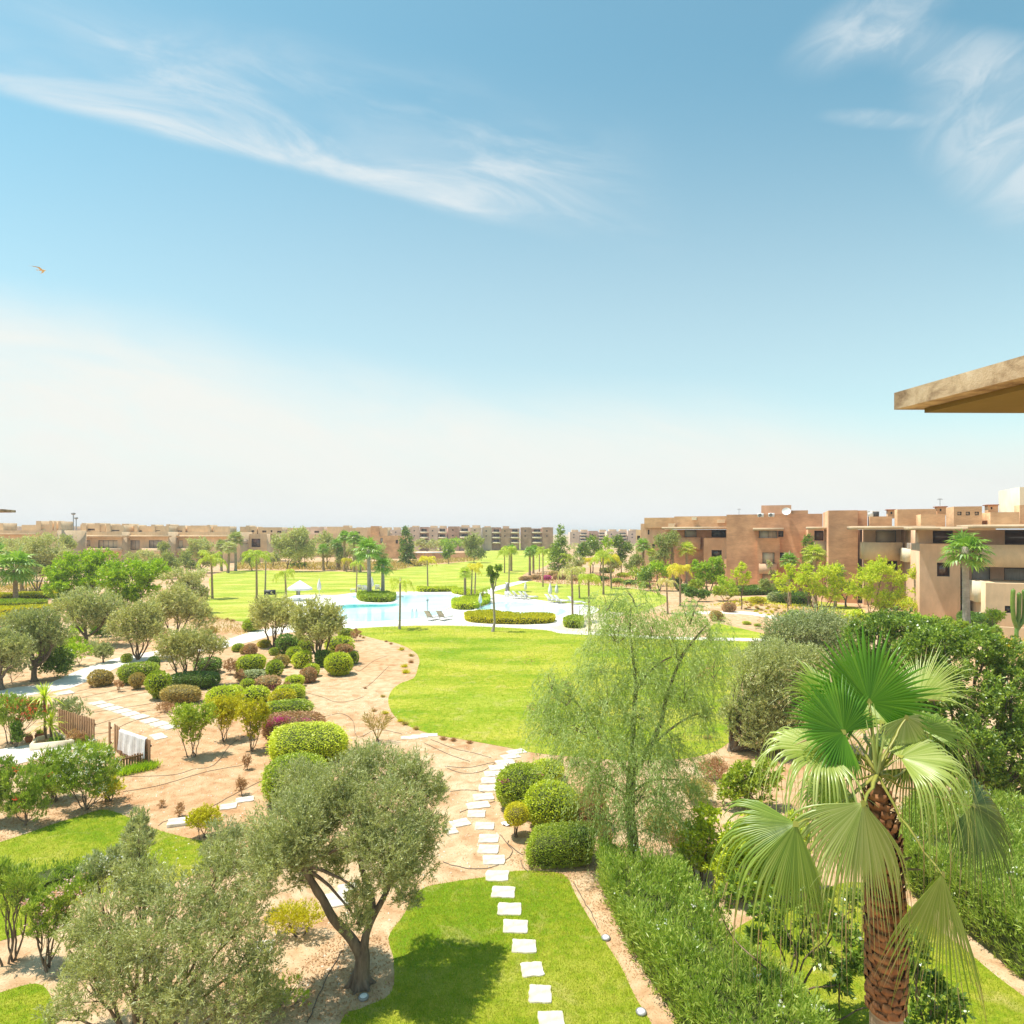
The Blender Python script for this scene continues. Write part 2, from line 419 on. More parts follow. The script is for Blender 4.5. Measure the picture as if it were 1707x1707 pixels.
def weathered():
    m, nt, out = newmat('slab_weathered')
    pos = objpos(nt)
    a = noise(nt, 3.2, 8, .68, pos, .5); b = noise(nt, 1.1, 4, .6, pos); f = noise(nt, 60, 4, .7, pos)
    col = ramp(nt, a, [(.34, (.20, .13, .08)), (.46, (.40, .285, .17)), (.56, (.56, .42, .26)), (.70, (.66, .53, .36))])
    col = mix(nt, 1, col, ramp(nt, b, [(.35, (.72, .66, .62)), (.6, (1, 1, 1))]), 'MULTIPLY')
    p = N(nt, 'ShaderNodeBsdfPrincipled', Roughness=.92); p.inputs['Specular IOR Level'].default_value = .1
    nt.links.new(col, p.inputs['Base Color'])
    h = mix(nt, .4, a, f); nt.links.new(bump(nt, h, .6, .03), p.inputs['Normal'])
    nt.links.new(p.outputs[0], out.inputs[0]); MAT['slab_weathered'] = m
weathered()
def glass(name, c, rough=.08):
    m, nt, out = newmat(name)
    p = N(nt, 'ShaderNodeBsdfPrincipled', Roughness=rough); p.inputs['Specular IOR Level'].default_value = .8
    pos = objpos(nt); a = noise(nt, .8, 2, .5, pos)
    col = ramp(nt, a, [(.35, tuple(x * .6 for x in c)), (.65, c)])
    nt.links.new(col, p.inputs['Base Color']); nt.links.new(p.outputs[0], out.inputs[0]); MAT[name] = m
glass('glass_dark', (.045, .038, .034)); glass('glass_brown', (.10, .045, .028)); glass('glass_light', (.34, .36, .33))
plain('curtain', (.62, .60, .54), (.36, .36, .32), 5, .8, streak=(6, 6, .15))
plain('shutter', (.56, .46, .36), (.46, .37, .28), 2, .7, streak=(.1, .1, 14))
plain('shutter_cream', (.80, .66, .46), (.70, .56, .38), 2, .7, streak=(.1, .1, 14))
def water_mat():
    m, nt, out = newmat('pool_water')
    pos = wpos(nt)
    a = noise(nt, .10, 2, .5, pos)
    sx = nt.nodes.new('ShaderNodeSeparateXYZ'); nt.links.new(pos, sx.inputs[0])
    col = ramp(nt, a, [(.42, (.46, .83, .90)), (.58, (.64, .90, .95))])
    p = N(nt, 'ShaderNodeBsdfPrincipled', Roughness=.05); p.inputs['Specular IOR Level'].default_value = .5
    nt.links.new(col, p.inputs['Base Color'])
    mp = nt.nodes.new('ShaderNodeMapping'); mp.inputs['Scale'].default_value = (1, 2.5, 1); nt.links.new(pos, mp.inputs[0])
    w = noise(nt, 1.6, 3, .6, mp.outputs[0], .3)
    nt.links.new(bump(nt, w, .12, .02), p.inputs['Normal'])
    nt.links.new(p.outputs[0], out.inputs[0]); MAT['pool_water'] = m
    m2 = m.copy(); m2.name = 'pool_deep'
    for n in m2.node_tree.nodes:
        if n.type == 'VALTORGB':
            n.color_ramp.elements[0].color = (.05, .52, .60, 1); n.color_ramp.elements[1].color = (.16, .66, .74, 1)
    MAT['pool_deep'] = m2
water_mat()
plain('bird_tan', (.78, .58, .36), (.60, .42, .24), 6, .8)
def towel_mat():
    m, nt, out = newmat('towel_stripes')
    pos = objpos(nt); wv = N(nt, 'ShaderNodeTexWave', Scale=2.6, Distortion=.6); wv.inputs['Detail'].default_value = 2
    wv.bands_direction = 'X'; nt.links.new(pos, wv.inputs['Vector'])
    nz_ = noise(nt, 5, 4, .6, pos)
    c = ramp(nt, wv.outputs['Fac'], [(.0, (.62, .60, .62)), (.18, (.82, .81, .80)), (1, (.85, .84, .82))])
    c = mix(nt, 1, c, ramp(nt, nz_, [(.35, (.82, .82, .84)), (.6, (1, 1, 1))]), 'MULTIPLY')
    p = N(nt, 'ShaderNodeBsdfPrincipled', Roughness=.95); nt.links.new(c, p.inputs['Base Color']); nt.links.new(p.outputs[0], out.inputs[0]); MAT['towel_stripes'] = m
towel_mat()
# ================================================================== ground, lawns, paths, pool
b = MB(); n = 60
xs = np.concatenate([-np.geomspace(3000, 20, 30), np.linspace(-19, 19, 8), np.geomspace(20, 3000, 30)])
ys = np.concatenate([np.linspace(-60, 60, 14), np.geomspace(62, 6000, 30)])
gx, gy = np.meshgrid(xs, ys); nx = len(xs)
i = np.arange(len(ys) - 1)[:, None] * nx + np.arange(nx - 1)[None]
b.add(np.stack([gx, gy, gx * 0], -1), np.stack([i, i + 1, i + nx + 1, i + nx], -1).reshape(-1, 4))
tag(b.build('ground', 'soil'), None, None, None, 'structure')

LAWN_FAR = [(338, 1024), (333, 1010), (350, 990), (352, 960), (395, 951), (520, 952), (600, 953), (655, 951), (700, 943), (760, 938), (796, 930),
            (790, 912), (850, 906), (925, 907), (935, 922), (912, 942), (880, 954), (872, 962), (905, 972), (960, 974), (1030, 978), (1100, 990), (1110, 1004), (1060, 1022),
            (1020, 1030), (1025, 1040), (1000, 1052), (900, 1050), (780, 1046), (600, 1052), (500, 1040), (440, 1033), (400, 1036)]
sheet('lawn', LAWN_FAR, .004, 'lawn_far')
LAWN_MID = [(588, 1052), (626, 1065), (663, 1073), (690, 1086), (699, 1099), (697, 1112), (690, 1130), (668, 1139), (653, 1151), (647, 1168), (653, 1187), (668, 1203), (697, 1217),
            (735, 1227), (790, 1236), (850, 1247), (890, 1255), (960, 1262), (1060, 1268), (1160, 1262), (1215, 1238), (1235, 1200), (1230, 1150), (1262, 1110), (1275, 1085), (1262, 1071),
            (1190, 1068), (1100, 1063), (1010, 1057), (935, 1052), (880, 1046), (800, 1042), (700, 1042), (640, 1044)]
_, P_MID = sheet('lawn', LAWN_MID, .008, 'lawn')
LAWN_BOT = [(700, 1484), (750, 1471), (810, 1462), (860, 1452), (923, 1454), (946, 1464), (957, 1487), (976, 1521), (997, 1553), (1015, 1580), (1036, 1613), (1058, 1660), (1085, 1705), (1120, 1780),
            (1150, 1900), (520, 1900), (568, 1705), (600, 1682), (652, 1655), (656, 1600), (648, 1562), (672, 1527)]
_, P_BOT = sheet('lawn', LAWN_BOT, .008, 'lawn')
LAWN_LEFT = [(-260, 1500), (-120, 1440), (0, 1404), (49, 1388), (98, 1371), (135, 1360), (172, 1350), (209, 1360), (246, 1378), (300, 1394), (344, 1404), (378, 1417), (377, 1430), (350, 1446),
             (310, 1464), (260, 1476), (150, 1494), (80, 1532), (30, 1560), (-100, 1590), (-260, 1600)]
_, P_LEFT = sheet('lawn', LAWN_LEFT, .008, 'lawn')
LAWN_CORNER = [(-260, 1740), (-80, 1680), (0, 1655), (60, 1640), (85, 1662), (95, 1720), (120, 1850), (-260, 1900)]
_, P_COR = sheet('lawn', LAWN_CORNER, .008, 'lawn')
LAWN_RIGHT = [(1180, 1600), (1240, 1540), (1330, 1500), (1420, 1470), (1490, 1492), (1530, 1522), (1565, 1550), (1612, 1586), (1662, 1628), (1715, 1668), (1800, 1740), (1900, 1900), (1160, 1900), (1120, 1740)]
_, P_RGT = sheet('lawn', LAWN_RIGHT, .008, 'lawn')
sheet('lawn', [(1185, 1062), (1190, 1040), (1215, 1043), (1250, 1051), (1290, 1061), (1285, 1067), (1262, 1068)], .0045, 'lawn')
sheet('lawn', [(1238, 1001), (1245, 995), (1300, 996), (1370, 1003), (1440, 1016), (1420, 1024), (1340, 1012)], .008, 'lawn_far')
# paths
sheet('path', [(-80, 1172), (0, 1150), (45, 1144), (78, 1140), (105, 1129), (140, 1114), (175, 1103), (205, 1095), (290, 1080), (375, 1067), (418, 1053), (470, 1043), (540, 1035), (560, 1046),
               (470, 1056), (424, 1068), (378, 1079), (292, 1092), (206, 1110), (180, 1121), (150, 1134), (120, 1146), (90, 1152), (45, 1160), (0, 1170), (-80, 1192)], .012, 'concrete_path', k=3)
sheet('path', [(560, 1042), (700, 1036.5), (790, 1036), (870, 1041), (925, 1044.5), (950, 1050), (1010, 1055), (1100, 1061), (1190, 1063), (1262, 1064.5), (1400, 1070), (1400, 1074), (1262, 1068.8), (1190, 1067.5),
               (1100, 1065.5), (1010, 1060), (935, 1056), (905, 1050), (790, 1044), (700, 1043), (600, 1047), (570, 1050)], .012, 'concrete_path', k=3)
sheet('path', [(1150, 1020), (1236, 1019), (1290, 1026), (1380, 1044), (1380, 1049), (1290, 1032), (1236, 1024), (1150, 1024)], .012, 'concrete_path', k=3)
# tan pavement right of the pool
sheet('pavement', [(940, 1030), (985, 1024), (1020, 1020), (1045, 1024), (1015, 1032), (1012, 1040), (1060, 1047), (1050, 1054), (990, 1053.5), (935, 1051), (915, 1045), (905, 1036)], .016, 'deck_tan', k=3)
DECK = [(470, 1004), (490, 993), (530, 991.5), (560, 992), (600, 987.5), (650, 987), (700, 986.2), (760, 987), (795, 990), (812, 983), (835, 975.5), (880, 966.2), (884, 968), (850, 978), (822, 987), (830, 991), (880, 997), (905, 1001.5), (950, 1006), (985, 1010), (998, 1016), (985, 1024), (945, 1031), (935, 1040), (925, 1044),
        (880, 1041.5), (800, 1037.5), (720, 1038), (650, 1040.5), (610, 1045.5), (575, 1048), (520, 1036), (480, 1020)]
sheet('pool_deck', DECK, .020, 'deck', k=3)
POOL = [(556, 1017), (566, 1010.2), (590, 1007.3), (640, 1007), (662, 1005.5), (659, 999.5), (625, 998.5), (590, 997.5), (584, 995.2), (610, 992.8), (660, 992), (720, 990.8), (757, 991.2), (764, 995.5), (754, 1000), (752, 1010), (738, 1018), (735, 1025), (700, 1032),
        (640, 1036), (600, 1038), (575, 1035), (560, 1028)]
def coping(pxs, z, w=.35, h=.06):
    P = gpoly(pxs, 3); c = P.mean(0)
    Nn = np.roll(P, -1, 0) - np.roll(P, 1, 0); Nn = np.c_[Nn[:, 1], -Nn[:, 0]]; Nn /= np.linalg.norm(Nn, axis=1, keepdims=True)
    A = P - c; Bq = P + Nn * w - c
    if area(P + Nn * .1) < area(P): Bq = P - Nn * w - c
    n = len(P); bb = MB()
    V = np.concatenate([np.c_[A, np.full(n, 0)], np.c_[A, np.full(n, h)], np.c_[Bq, np.full(n, h)], np.c_[Bq, np.full(n, 0)]])
    fs = []
    for i in range(n):
        j = (i + 1) % n
        for a in range(3): fs.append((a * n + i, a * n + j, (a + 1) * n + j, (a + 1) * n + i))
    bb.add(V, fs)
    return tag(bb.build('pool_edge', 'coping', loc=(*c, z)), None, None, None, 'structure')
sheet('pool_water', POOL, .026, 'pool_water', k=3)
sheet('pool_deep', [(566, 1011.3), (590, 1008.6), (640, 1008.1), (664, 1006.6), (668, 1009.5), (640, 1012), (600, 1013), (572, 1015)], .030, 'pool_deep', k=3)
coping(POOL, .020)
KID = [(812, 1010), (822, 1005.6), (860, 1003.5), (900, 1007), (935, 1014), (945, 1020), (930, 1027), (905, 1030), (868, 1029), (835, 1023), (800, 1019), (796, 1014)]
sheet('pool_water', KID, .026, 'pool_water', k=3); coping(KID, .020)

# pinkish planting beds seen beyond the pool
# ------------------------------------------------------------------ stones
def slab(pts, h, label, group, name='stepping_stone', cat='paving stone', mat='stone'):
    P = np.array([G(a, c)[:2] for a, c in pts]); c = P.mean(0); q = P - c
    # softly irregular outline with a worn bevel
    S = []
    for i in range(len(q)):
        a, d = q[i], q[(i + 1) % len(q)]
        for t in (.08, .35, .65, .92): S.append(a + (d - a) * t + rng.normal(size=2) * .006)
    S = np.array(S); n = len(S); bb = MB()
    V = np.concatenate([np.c_[S, np.full(n, -.02)], np.c_[S, np.full(n, h - .008)], np.c_[S * .965, np.full(n, h)]])
    bb.add(V, [(i, (i + 1) % n, n + (i + 1) % n, n + i) for i in range(n)] + [(n + i, n + (i + 1) % n, 2 * n + (i + 1) % n, 2 * n + i) for i in range(n)])
    bb.add(V[2 * n:], [list(range(n))])
    return tag(bb.build(name, mat, loc=(*c, .0)), label, cat, group)
def stone_at(px, py, w, d, rz, label, group, h=.035):
    c = G(px, py); r = R(rz); ca, sa = math.cos(r), math.sin(r)
    bb = MB(); hw, hd = w / 2, d / 2; k = 0.02
    out = []
    base = [(-hw, -hd), (hw, -hd), (hw, hd), (-hw, hd)]
    S = []
    for i in range(4):
        a = np.array(base[i]); e = np.array(base[(i + 1) % 4])
        for t in (.05, .3, .5, .7, .95): S.append(a + (e - a) * t + rng.normal(size=2) * .009)
    S = np.array(S); S = np.c_[S[:, 0] * ca - S[:, 1] * sa, S[:, 0] * sa + S[:, 1] * ca]; n = len(S)
    V = np.concatenate([np.c_[S, np.full(n, -.02)], np.c_[S, np.full(n, h - .008)], np.c_[S * .97, np.full(n, h)]])
    bb.add(V, [(i, (i + 1) % n, n + (i + 1) % n, n + i) for i in range(n)] + [(n + i, n + (i + 1) % n, 2 * n + (i + 1) % n, 2 * n + i) for i in range(n)])
    bb.add(V[2 * n:], [list(range(n))])
    tl = (rng.normal() * .008, rng.normal() * .008)
    o = bb.build('stepping_stone', 'stone', loc=(c[0], c[1], .0)); o.rotation_euler = (tl[0], tl[1], 0)
    STONES.append((c[0], c[1], max(w, d) * .62))
    return tag(o, label, 'stepping stone', group)
STONES = []
main = [(919, 1704, .50, .52, 3), (900.5, 1658, .46, .50, -4), (887, 1617, .48, .44, 6), (873.5, 1578.5, .56, .46, -2), (859.5, 1545.5, .60, .50, -3), (849.5, 1516.5, .60, .50, -3), (839, 1488, .61, .52, -4),
        (829, 1461, .63, .52, -2), (823.5, 1434.5, .64, .50, 2), (814, 1416.5, .62, .50, -4), (815, 1398.5, .62, .52, 0), (808, 1377.5, .62, .50, -3), (794.5, 1357.5, .60, .52, 0), (797, 1343, .80, .5, 14), (806, 1329, .72, .52, 10),
        (813, 1314.5, .68, .54, 4), (818, 1301.5, .72, .54, 4), (823, 1290.5, .74, .54, 6), (831, 1280, .76, .52, 10), (842, 1271, .78, .5, 18), (851, 1261.5, .80, .52, 24), (861, 1254, .82, .52, 28)]
for i, (a, c, w, d, rz) in enumerate(main):
    where = 'set into grass' if i < 7 else ('on soil beside the box-clipped bush' if i < 13 else 'on soil where the path curves right')
    stone_at(a, c, w, d, rz, 'pale stepping stone %s, %s from the photo bottom' % (where, ORD[i]), 'stepping stones of the central path')
for i, (zx, zy) in enumerate([(660, 538), (714, 556), (770, 574), (826, 593), (884, 612), (945, 632), (1012, 658), (1078, 680), (1146, 700)]):
    stone_at(zx * .246, 1040 + zy * .246, .78, .72, -34, 'pale stepping stone in the left soil bed, %s from the white path' % ORD[i], 'stepping stones of the left row')
stone_at(264, 1228, .95, .55, -45, 'pale lone stepping stone beside the fence with the towel', None)
stone_at(106, 1155.5, 1.0, .9, -40, 'wide pale stepping stone touching the white path behind the yucca', None)
for a, c, w, d, rz, lb, h in [(297, 1373, .62, .50, 18, 'raised pale stone slab on the soil at the corner of the left lawn', .10), (381, 1345, .55, .45, 22, 'pale stepping stone beside the low yellow-green bush', .035),
                           (408, 1333.5, .60, .45, 22, 'pale stepping stone half hidden behind the front olive crown', .035), (767, 1372.5, .62, .5, 24, 'pale stone slab lying left of the central stepping stones', .035),
                           (753, 1386, .36, .4, 20, 'small pale stone at the edge of the front olive crown', .035), (558, 1501, .62, .66, 20, 'pale square stone seen between the two olive limbs', .035),
                           (579, 1481, .48, .4, 20, 'small pale stone behind the front olive trunk', .035), (438, 1579, .46, .42, 8, 'pale stone on the soil left of the front olive trunk', .035),
                           (628, 1241, .36, .3, 10, 'small white stone at the foot of the palm sapling', .06), (584, 1257, .34, .3, 30, 'small white stone right of the big clipped bush', .06)]:
    stone_at(a, c, w, d, rz, lb, None, h)
for i, (a, c) in enumerate([(683, 1230), (699, 1228), (715, 1226)]):
    stone_at(a, c, .8, .42, 6, 'flat pale flagstone at the lawn edge, %s of three from the left' % ORD[i], 'flagstones at the lawn edge')

# round garden lamps / drain caps
def ground_lamp(px, py, label):
    c = G(px, py); t = thing('ground_light', label, 'ground light', c)
    bb = MB(); bb.lathe([(0.10, 0), (.11, .03), (.10, .05), (.075, .055)], 20); bb.build('housing', 'metal_grey', t, True)
    bb = MB(); bb.lathe([(.078, .052), (.06, .066), (.02, .074), (0, .075)], 20); bb.build('lens', 'plastic_white', t, True)
ground_lamp(606, 1664, 'round white garden light on the soil below the front olive trunk')
ground_lamp(1010, 1565, 'small round garden light at the lawn edge by the central hedge')
ground_lamp(1069, 1689, 'round white garden light at the bottom lawn edge by the hedge')

# ------------------------------------------------------------------ irrigation pipes
def pipe(pts, label, r=.0085):
    P = smoothpoly([G(a, c) for a, c in pts], 6, False); 
    wob = np.cumsum(rng.normal(size=(len(P), 2)) * .012, 0); wob -= np.linspace(0, 1, len(P))[:, None] * wob[-1]
    P[:, :2] += wob; P[:, 2] = r + .004 + np.abs(rng.normal(size=len(P))) * .004
    c = P[0].copy(); c[2] = 0
    bb = MB(); bb.tube(P - c, r, 5)
    tag(bb.build('irrigation_pipe', 'pipe_black', loc=c, smooth=True), label, 'hose', 'drip irrigation pipes on the soil')
def z1(a, c): return (a * .246, 1040 + c * .246)
def z2(a, c): return (380 + a * .246, 1020 + c * .246)
def z3(a, c): return (700 + a * .297, 1200 + c * .297)
pl = [([z1(380, 440), z1(620, 385), z1(800, 345)], 'thin black drip pipe along the lower edge of the white path'),
      ([z1(520, 460), z1(700, 420), z1(900, 385)], 'thin black drip pipe just below the round dry bush'),
      ([z1(560, 500), z1(800, 450), z1(1000, 420)], 'thin black drip pipe between the dry bush and the stepping stones'),
      ([z1(640, 545), z1(850, 490), z1(1090, 450)], 'thin black drip pipe touching the upper left stepping stones'),
      ([z1(560, 615), z1(700, 590), z1(940, 555), z1(1180, 510)], 'thin black drip pipe crossing the middle of the left stones'),
      ([z1(640, 690), z1(800, 640), z1(1000, 590), z1(1180, 575)], 'thin black drip pipe running past the fence end'),
      ([z1(640, 750), z1(740, 735)], 'short black drip pipe in the gap between the two fences'),
      ([z1(790, 710), z1(940, 650), z1(1170, 630)], 'thin black drip pipe behind the draped towel'),
      ([z1(880, 1035), z1(1150, 1030), z1(1300, 990), z1(1450, 960), z1(1560, 820), z1(1707, 740)], 'long black pipe curving past the vase shaped shrubs'),
      ([z1(830, 1140), z1(1100, 1090), z1(1400, 1000), z1(1640, 960)], 'black drip pipe parallel below the long curving pipe'),
      ([z1(1440, 1240), z1(1560, 1170), z1(1680, 1110), z1(1780, 1060)], 'black pipe leading to the pale stones by the small dry plant'),
      ([z1(1070, 1370), z1(1110, 1340), z1(1180, 1325), z1(1240, 1325)], 'short curled pipe beside the raised slab'),
      ([z2(520, 545), z2(640, 580), z2(740, 612), z2(850, 600), z2(920, 575)], 'sagging black pipe on the sandy clearing'),
      ([z2(900, 520), z2(950, 500), z2(1020, 440), z2(1090, 370)], 'black pipe on the sand near the lawn edge'),
      ([z2(860, 390), z2(900, 400), z2(1000, 330), z2(1080, 300)], 'thin pipe beside the large round clipped bush'),
      ([z2(640, 715), z2(770, 690), z2(850, 740), z2(880, 850), z2(1010, 800), z2(1180, 830)], 'looping pipe around the palm sapling'),
      ([z3(60, 110), z3(200, 160), z3(310, 185), z3(400, 215)], 'thin black pipe below the flagstones'),
      ([z3(20, 130), z3(150, 190), z3(280, 235)], 'thin black pipe left of the tangle'),
      ([z3(140, 260), z3(260, 268), z3(380, 245), z3(470, 230)], 'upper black pipe of the tangle right of the front olive'),
      ([z3(150, 275), z3(250, 300), z3(350, 290), z3(430, 240)], 'lower black pipe of the tangle right of the front olive'),
      ([z3(170, 405), z3(260, 395), z3(350, 405), z3(420, 450)], 'black pipe arching to the curved stepping stones'),
      ([z3(220, 520), z3(330, 480), z3(420, 460)], 'black pipe crossing the stepping stones above the branch path'),
      ([z3(130, 795), z3(200, 825), z3(300, 845), z3(400, 835), z3(480, 790), z3(520, 740), z3(490, 700), z3(500, 680)], 'black pipe looping across the stones by the box hedge'),
      ([z3(450, 640), z3(500, 700), z3(570, 760), z3(580, 720)], 'black pipe curling beside the small topiary'),
      ([z3(570, 790), z3(580, 830), z3(610, 858)], 'short pipe end in front of the box hedge'),
      ([z3(860, 920), z3(900, 1000), z3(960, 1090), z3(1000, 1170)], 'pale thin pipe on the brown soil at the lawn edge'),
      ([(512, 1707), (520, 1680), (548, 1625), (570, 1585)], 'black pipe lying left of the front olive trunk')]
for p, l in pl: pipe(p, l)

# ------------------------------------------------------------------ grass blades, litter
def blades(poly, dens, h, name='grass', label='short bright green grass', keep=None):
    P = scatter(poly, int(area(poly) * dens))
    P = P[(P[:, 1] > 11.6) & (np.abs(P[:, 0]) < P[:, 1] * .85 + .6)]
    P = P + rng.normal(size=P.shape) * .035; k_ = rng.choice(len(P), len(P) // 25); P[k_] += rng.normal(size=(len(k_), 2)) * .16
    for sx_, sy_, rr in STONES:
        d = np.maximum(abs(P[:, 0] - sx_), abs(P[:, 1] - sy_)); P = P[(d > rr * rng.uniform(.58, .80, len(P))) | (rng.random(len(P)) < .02)]
    m = len(P)
    ang = rng.random(m) * 6.28; hh = h * rng.uniform(.5, 1.35, m); w = h * .14
    A = np.c_[P, np.full(m, .004)]
    S = np.c_[np.cos(ang), np.sin(ang), np.zeros(m)] * w
    lean = rng.normal(size=(m, 3)) * .45; lean[:, 2] = 1; T = A + unit(lean) * hh[:, None]
    b = MB(); b.tris(np.stack([A - S, A + S, T], 1)); return tag(b.build(name, 'grass_blades'), label, 'grass', None, 'stuff')
blades(P_BOT, 1500, .050, label='short grass around the central stepping stones')
blades(P_LEFT, 900, .050, label='short grass of the left lawn')
blades(P_COR, 1200, .050, label='short grass in the bottom left corner')
blades(P_RGT, 900, .050, label='short grass below the tall fan palm')
near = P_MID
blades(near, 70, .09, label='grass of the big middle lawn')
def litter(poly, n, label, mat, s=.03):
    P = scatter(poly, n); m = len(P); D = rdir(m); D[:, 2] = np.abs(D[:, 2]) * .3; D = unit(D)
    b = MB(); b.quads(leaves(np.c_[P, np.full(m, .008)], D, s * rng.uniform(.4, 1.6, m), s * .5)); tag(b.build('leaf_litter', mat), label, 'leaf litter', None, 'stuff')
SOILP = np.array([G(*p)[:2] for p in [(150, 1340), (260, 1150), (560, 1120), (650, 1160), (700, 1230), (860, 1260), (840, 1440), (680, 1500), (560, 1690), (380, 1700), (250, 1380)]])
litter(SOILP, 15000, 'dry brown leaf bits scattered over the sandy soil', 'dry_twig', .035)
SOIL2 = np.array([G(*p)[:2] for p in [(840, 1440), (880, 1400), (1060, 1430), (1200, 1520), (1060, 1640), (960, 1480)]])
litter(SOIL2, 5000, 'dry leaf litter on the soil around the box hedge', 'dry_twig', .04)
SOIL3 = np.array([G(*p)[:2] for p in [(-150, 1440), (0, 1330), (150, 1290), (240, 1330), (120, 1365), (0, 1403), (-150, 1460)]])
litter(SOIL3, 5000, 'dark leaf litter under the oleanders', 'dry_twig', .045)
SOIL4 = np.array([G(*p)[:2] for p in [(380, 1700), (560, 1560), (650, 1560), (650, 1660), (560, 1706)]])
litter(SOIL4, 1500, 'brown twigs and leaves below the front olive', 'dry_twig', .05)
# loose pebbles
P = scatter(SOILP, 2200); b = MB(); oc = np.array([(1, 0, 0), (0, 1, 0), (-1, 0, 0), (0, -1, 0), (0, 0, .8), (0, 0, -.3)], float)
for p in P:
    s = rng.uniform(.01, .035); b.add(oc * s * rng.uniform(.7, 1.3, 3) + np.array([p[0], p[1], .004]), [(0, 1, 4), (1, 2, 4), (2, 3, 4), (3, 0, 4)])
tag(b.build('gravel', 'stone', smooth=True), 'loose pale pebbles strewn on the sandy soil', 'gravel', None, 'stuff')
# ================================================================== plant builders
STY = {  # L,W leaf size (m); mL,mW smallest size in 1/630 of the distance; n leaves per shoot; SL shoot length; K clumps; cr clump radius
 'olive':    dict(L=.075, W=.017, mL=2.3, mW=.80, n=16, SL=.42, K=26, cr=.24, out=.7, up=.8, rnd=.5, ang=.55, grav=.0, tau=2.5, mat='olive'),
 'olive_w':  dict(L=.08, W=.020, mL=2.0, mW=.85, n=12, SL=.45, K=22, cr=.24, out=.8, up=.7, rnd=.5, ang=.6, grav=.05, tau=2.6, mat='olive_warm'),
 'pepper':   dict(L=.10, W=.016, mL=2.6, mW=.62, n=26, SL=1.15, K=34, cr=.22, out=.30, up=.10, rnd=.25, ang=.42, grav=1.15, tau=1.45, mat='pepper'),
 'dense':    dict(L=.12, W=.055, mL=2.4, mW=1.3, n=12, SL=.28, K=60, cr=.095, out=.8, up=.7, rnd=.5, ang=.9, grav=.0, tau=2.3, mat='dense'),
 'bright':   dict(L=.14, W=.06, mL=2.0, mW=1.1, n=10, SL=.4, K=60, cr=.10, out=.8, up=.45, rnd=.5, ang=.9, grav=.0, tau=2.8, mat='bright'),
 'airy':     dict(L=.12, W=.05, mL=2.0, mW=1.1, n=10, SL=.5, K=26, cr=.15, out=.7, up=.25, rnd=.6, ang=.9, grav=.0, tau=1.7, mat='lime'),
 'oleander': dict(L=.13, W=.022, mL=3.0, mW=.75, n=16, SL=.38, K=28, cr=.2, out=.6, up=1.0, rnd=.35, ang=.6, grav=.0, tau=1.7, mat='oleander', tip=.4),
 'vase':     dict(L=.05, W=.022, mL=1.6, mW=.9, n=14, SL=.34, K=30, cr=.2, out=.7, up=.9, rnd=.5, ang=.8, grav=.0, tau=1.5, mat='clip_yellow'),
 'weedy':    dict(L=.06, W=.014, mL=2.2, mW=.7, n=14, SL=.4, K=20, cr=.26, out=.6, up=.9, rnd=.5, ang=.5, grav=.0, tau=.9, mat='greygreen'),
 'far':      dict(L=.2, W=.1, mL=1.7, mW=1.0, n=6, SL=.7, K=30, cr=.17, out=.8, up=.4, rnd=.6, ang=1.0, grav=.0, tau=2.7, mat='far_green'),
 'conifer':  dict(L=.2, W=.08, mL=1.8, mW=.9, n=8, SL=.8, K=44, cr=.16, out=1., up=.1, rnd=.4, ang=.8, grav=.1, tau=2.4, mat='far_green'),
 'twiggy':   dict(L=.06, W=.02, mL=1.8, mW=.6, n=10, SL=.4, K=12, cr=.3, out=.8, up=.9, rnd=.5, ang=.6, grav=.0, tau=1.0, mat='dry_twig'),
}
def crown(mb, c, r, st, Y, tau=1., low=-.6):
    s = STY[st]; px = Y / 630.0
    lL = max(s['L'], s['mL'] * px); lW = max(s['W'], s['mW'] * px)
    A = math.pi * r[0] * r[2]; ns = max(6, int(tau * s['tau'] * A / (.25 * lL * lW) / s['n']))
    K = s['K']; cd = rdir(K); cd[:, 2] = np.maximum(cd[:, 2], low + .2 * rng.random(K)); cd = unit(cd)
    cc = cd * rng.uniform(.35, .88, (K, 1)); wt = rng.random(K) + .35; wt /= wt.sum()
    k = rng.choice(K, ns, p=wt)
    q = cc[k] + rng.normal(size=(ns, 3)) * s['cr']
    nn = np.linalg.norm(q, axis=1, keepdims=True); q = np.where(nn > 1, q / nn * (1 - .1 * rng.random((ns, 1))), q)
    out = unit(q + .4 * (q - cc[k]))
    D = unit(out * s['out'] + np.array([0, 0, s['up']]) + rng.normal(size=(ns, 3)) * s['rnd'])
    SL = s['SL'] * rng.uniform(.5, 1.3, ns) * min(1.4, max(.35, r[0] / 1.0))
    P = np.asarray(c) + q * np.asarray(r) - D * SL[:, None] * .35
    mb.quads(shoots(P, D, SL, s['n'], lL, lW, s['ang'], s['grav'], jit=lL * .15, tipup=s.get('tip', 0)))
    return np.asarray(c) + cc * np.asarray(r)

def bend(a, b, n=7, sag=.12, wob=.05):
    a = np.asarray(a, float); b = np.asarray(b, float); t = np.linspace(0, 1, n)[:, None]
    L = np.linalg.norm(b - a); P = a + (b - a) * t
    off = rdir(1)[0] * L * wob
    P = P + off * np.sin(t * math.pi) + rng.normal(size=(n, 3)) * L * .012 * np.sin(t * math.pi)
    P[:, 2] += -sag * L * np.sin(t[:, 0] * math.pi) * (1 if b[2] > a[2] else -1)
    return P

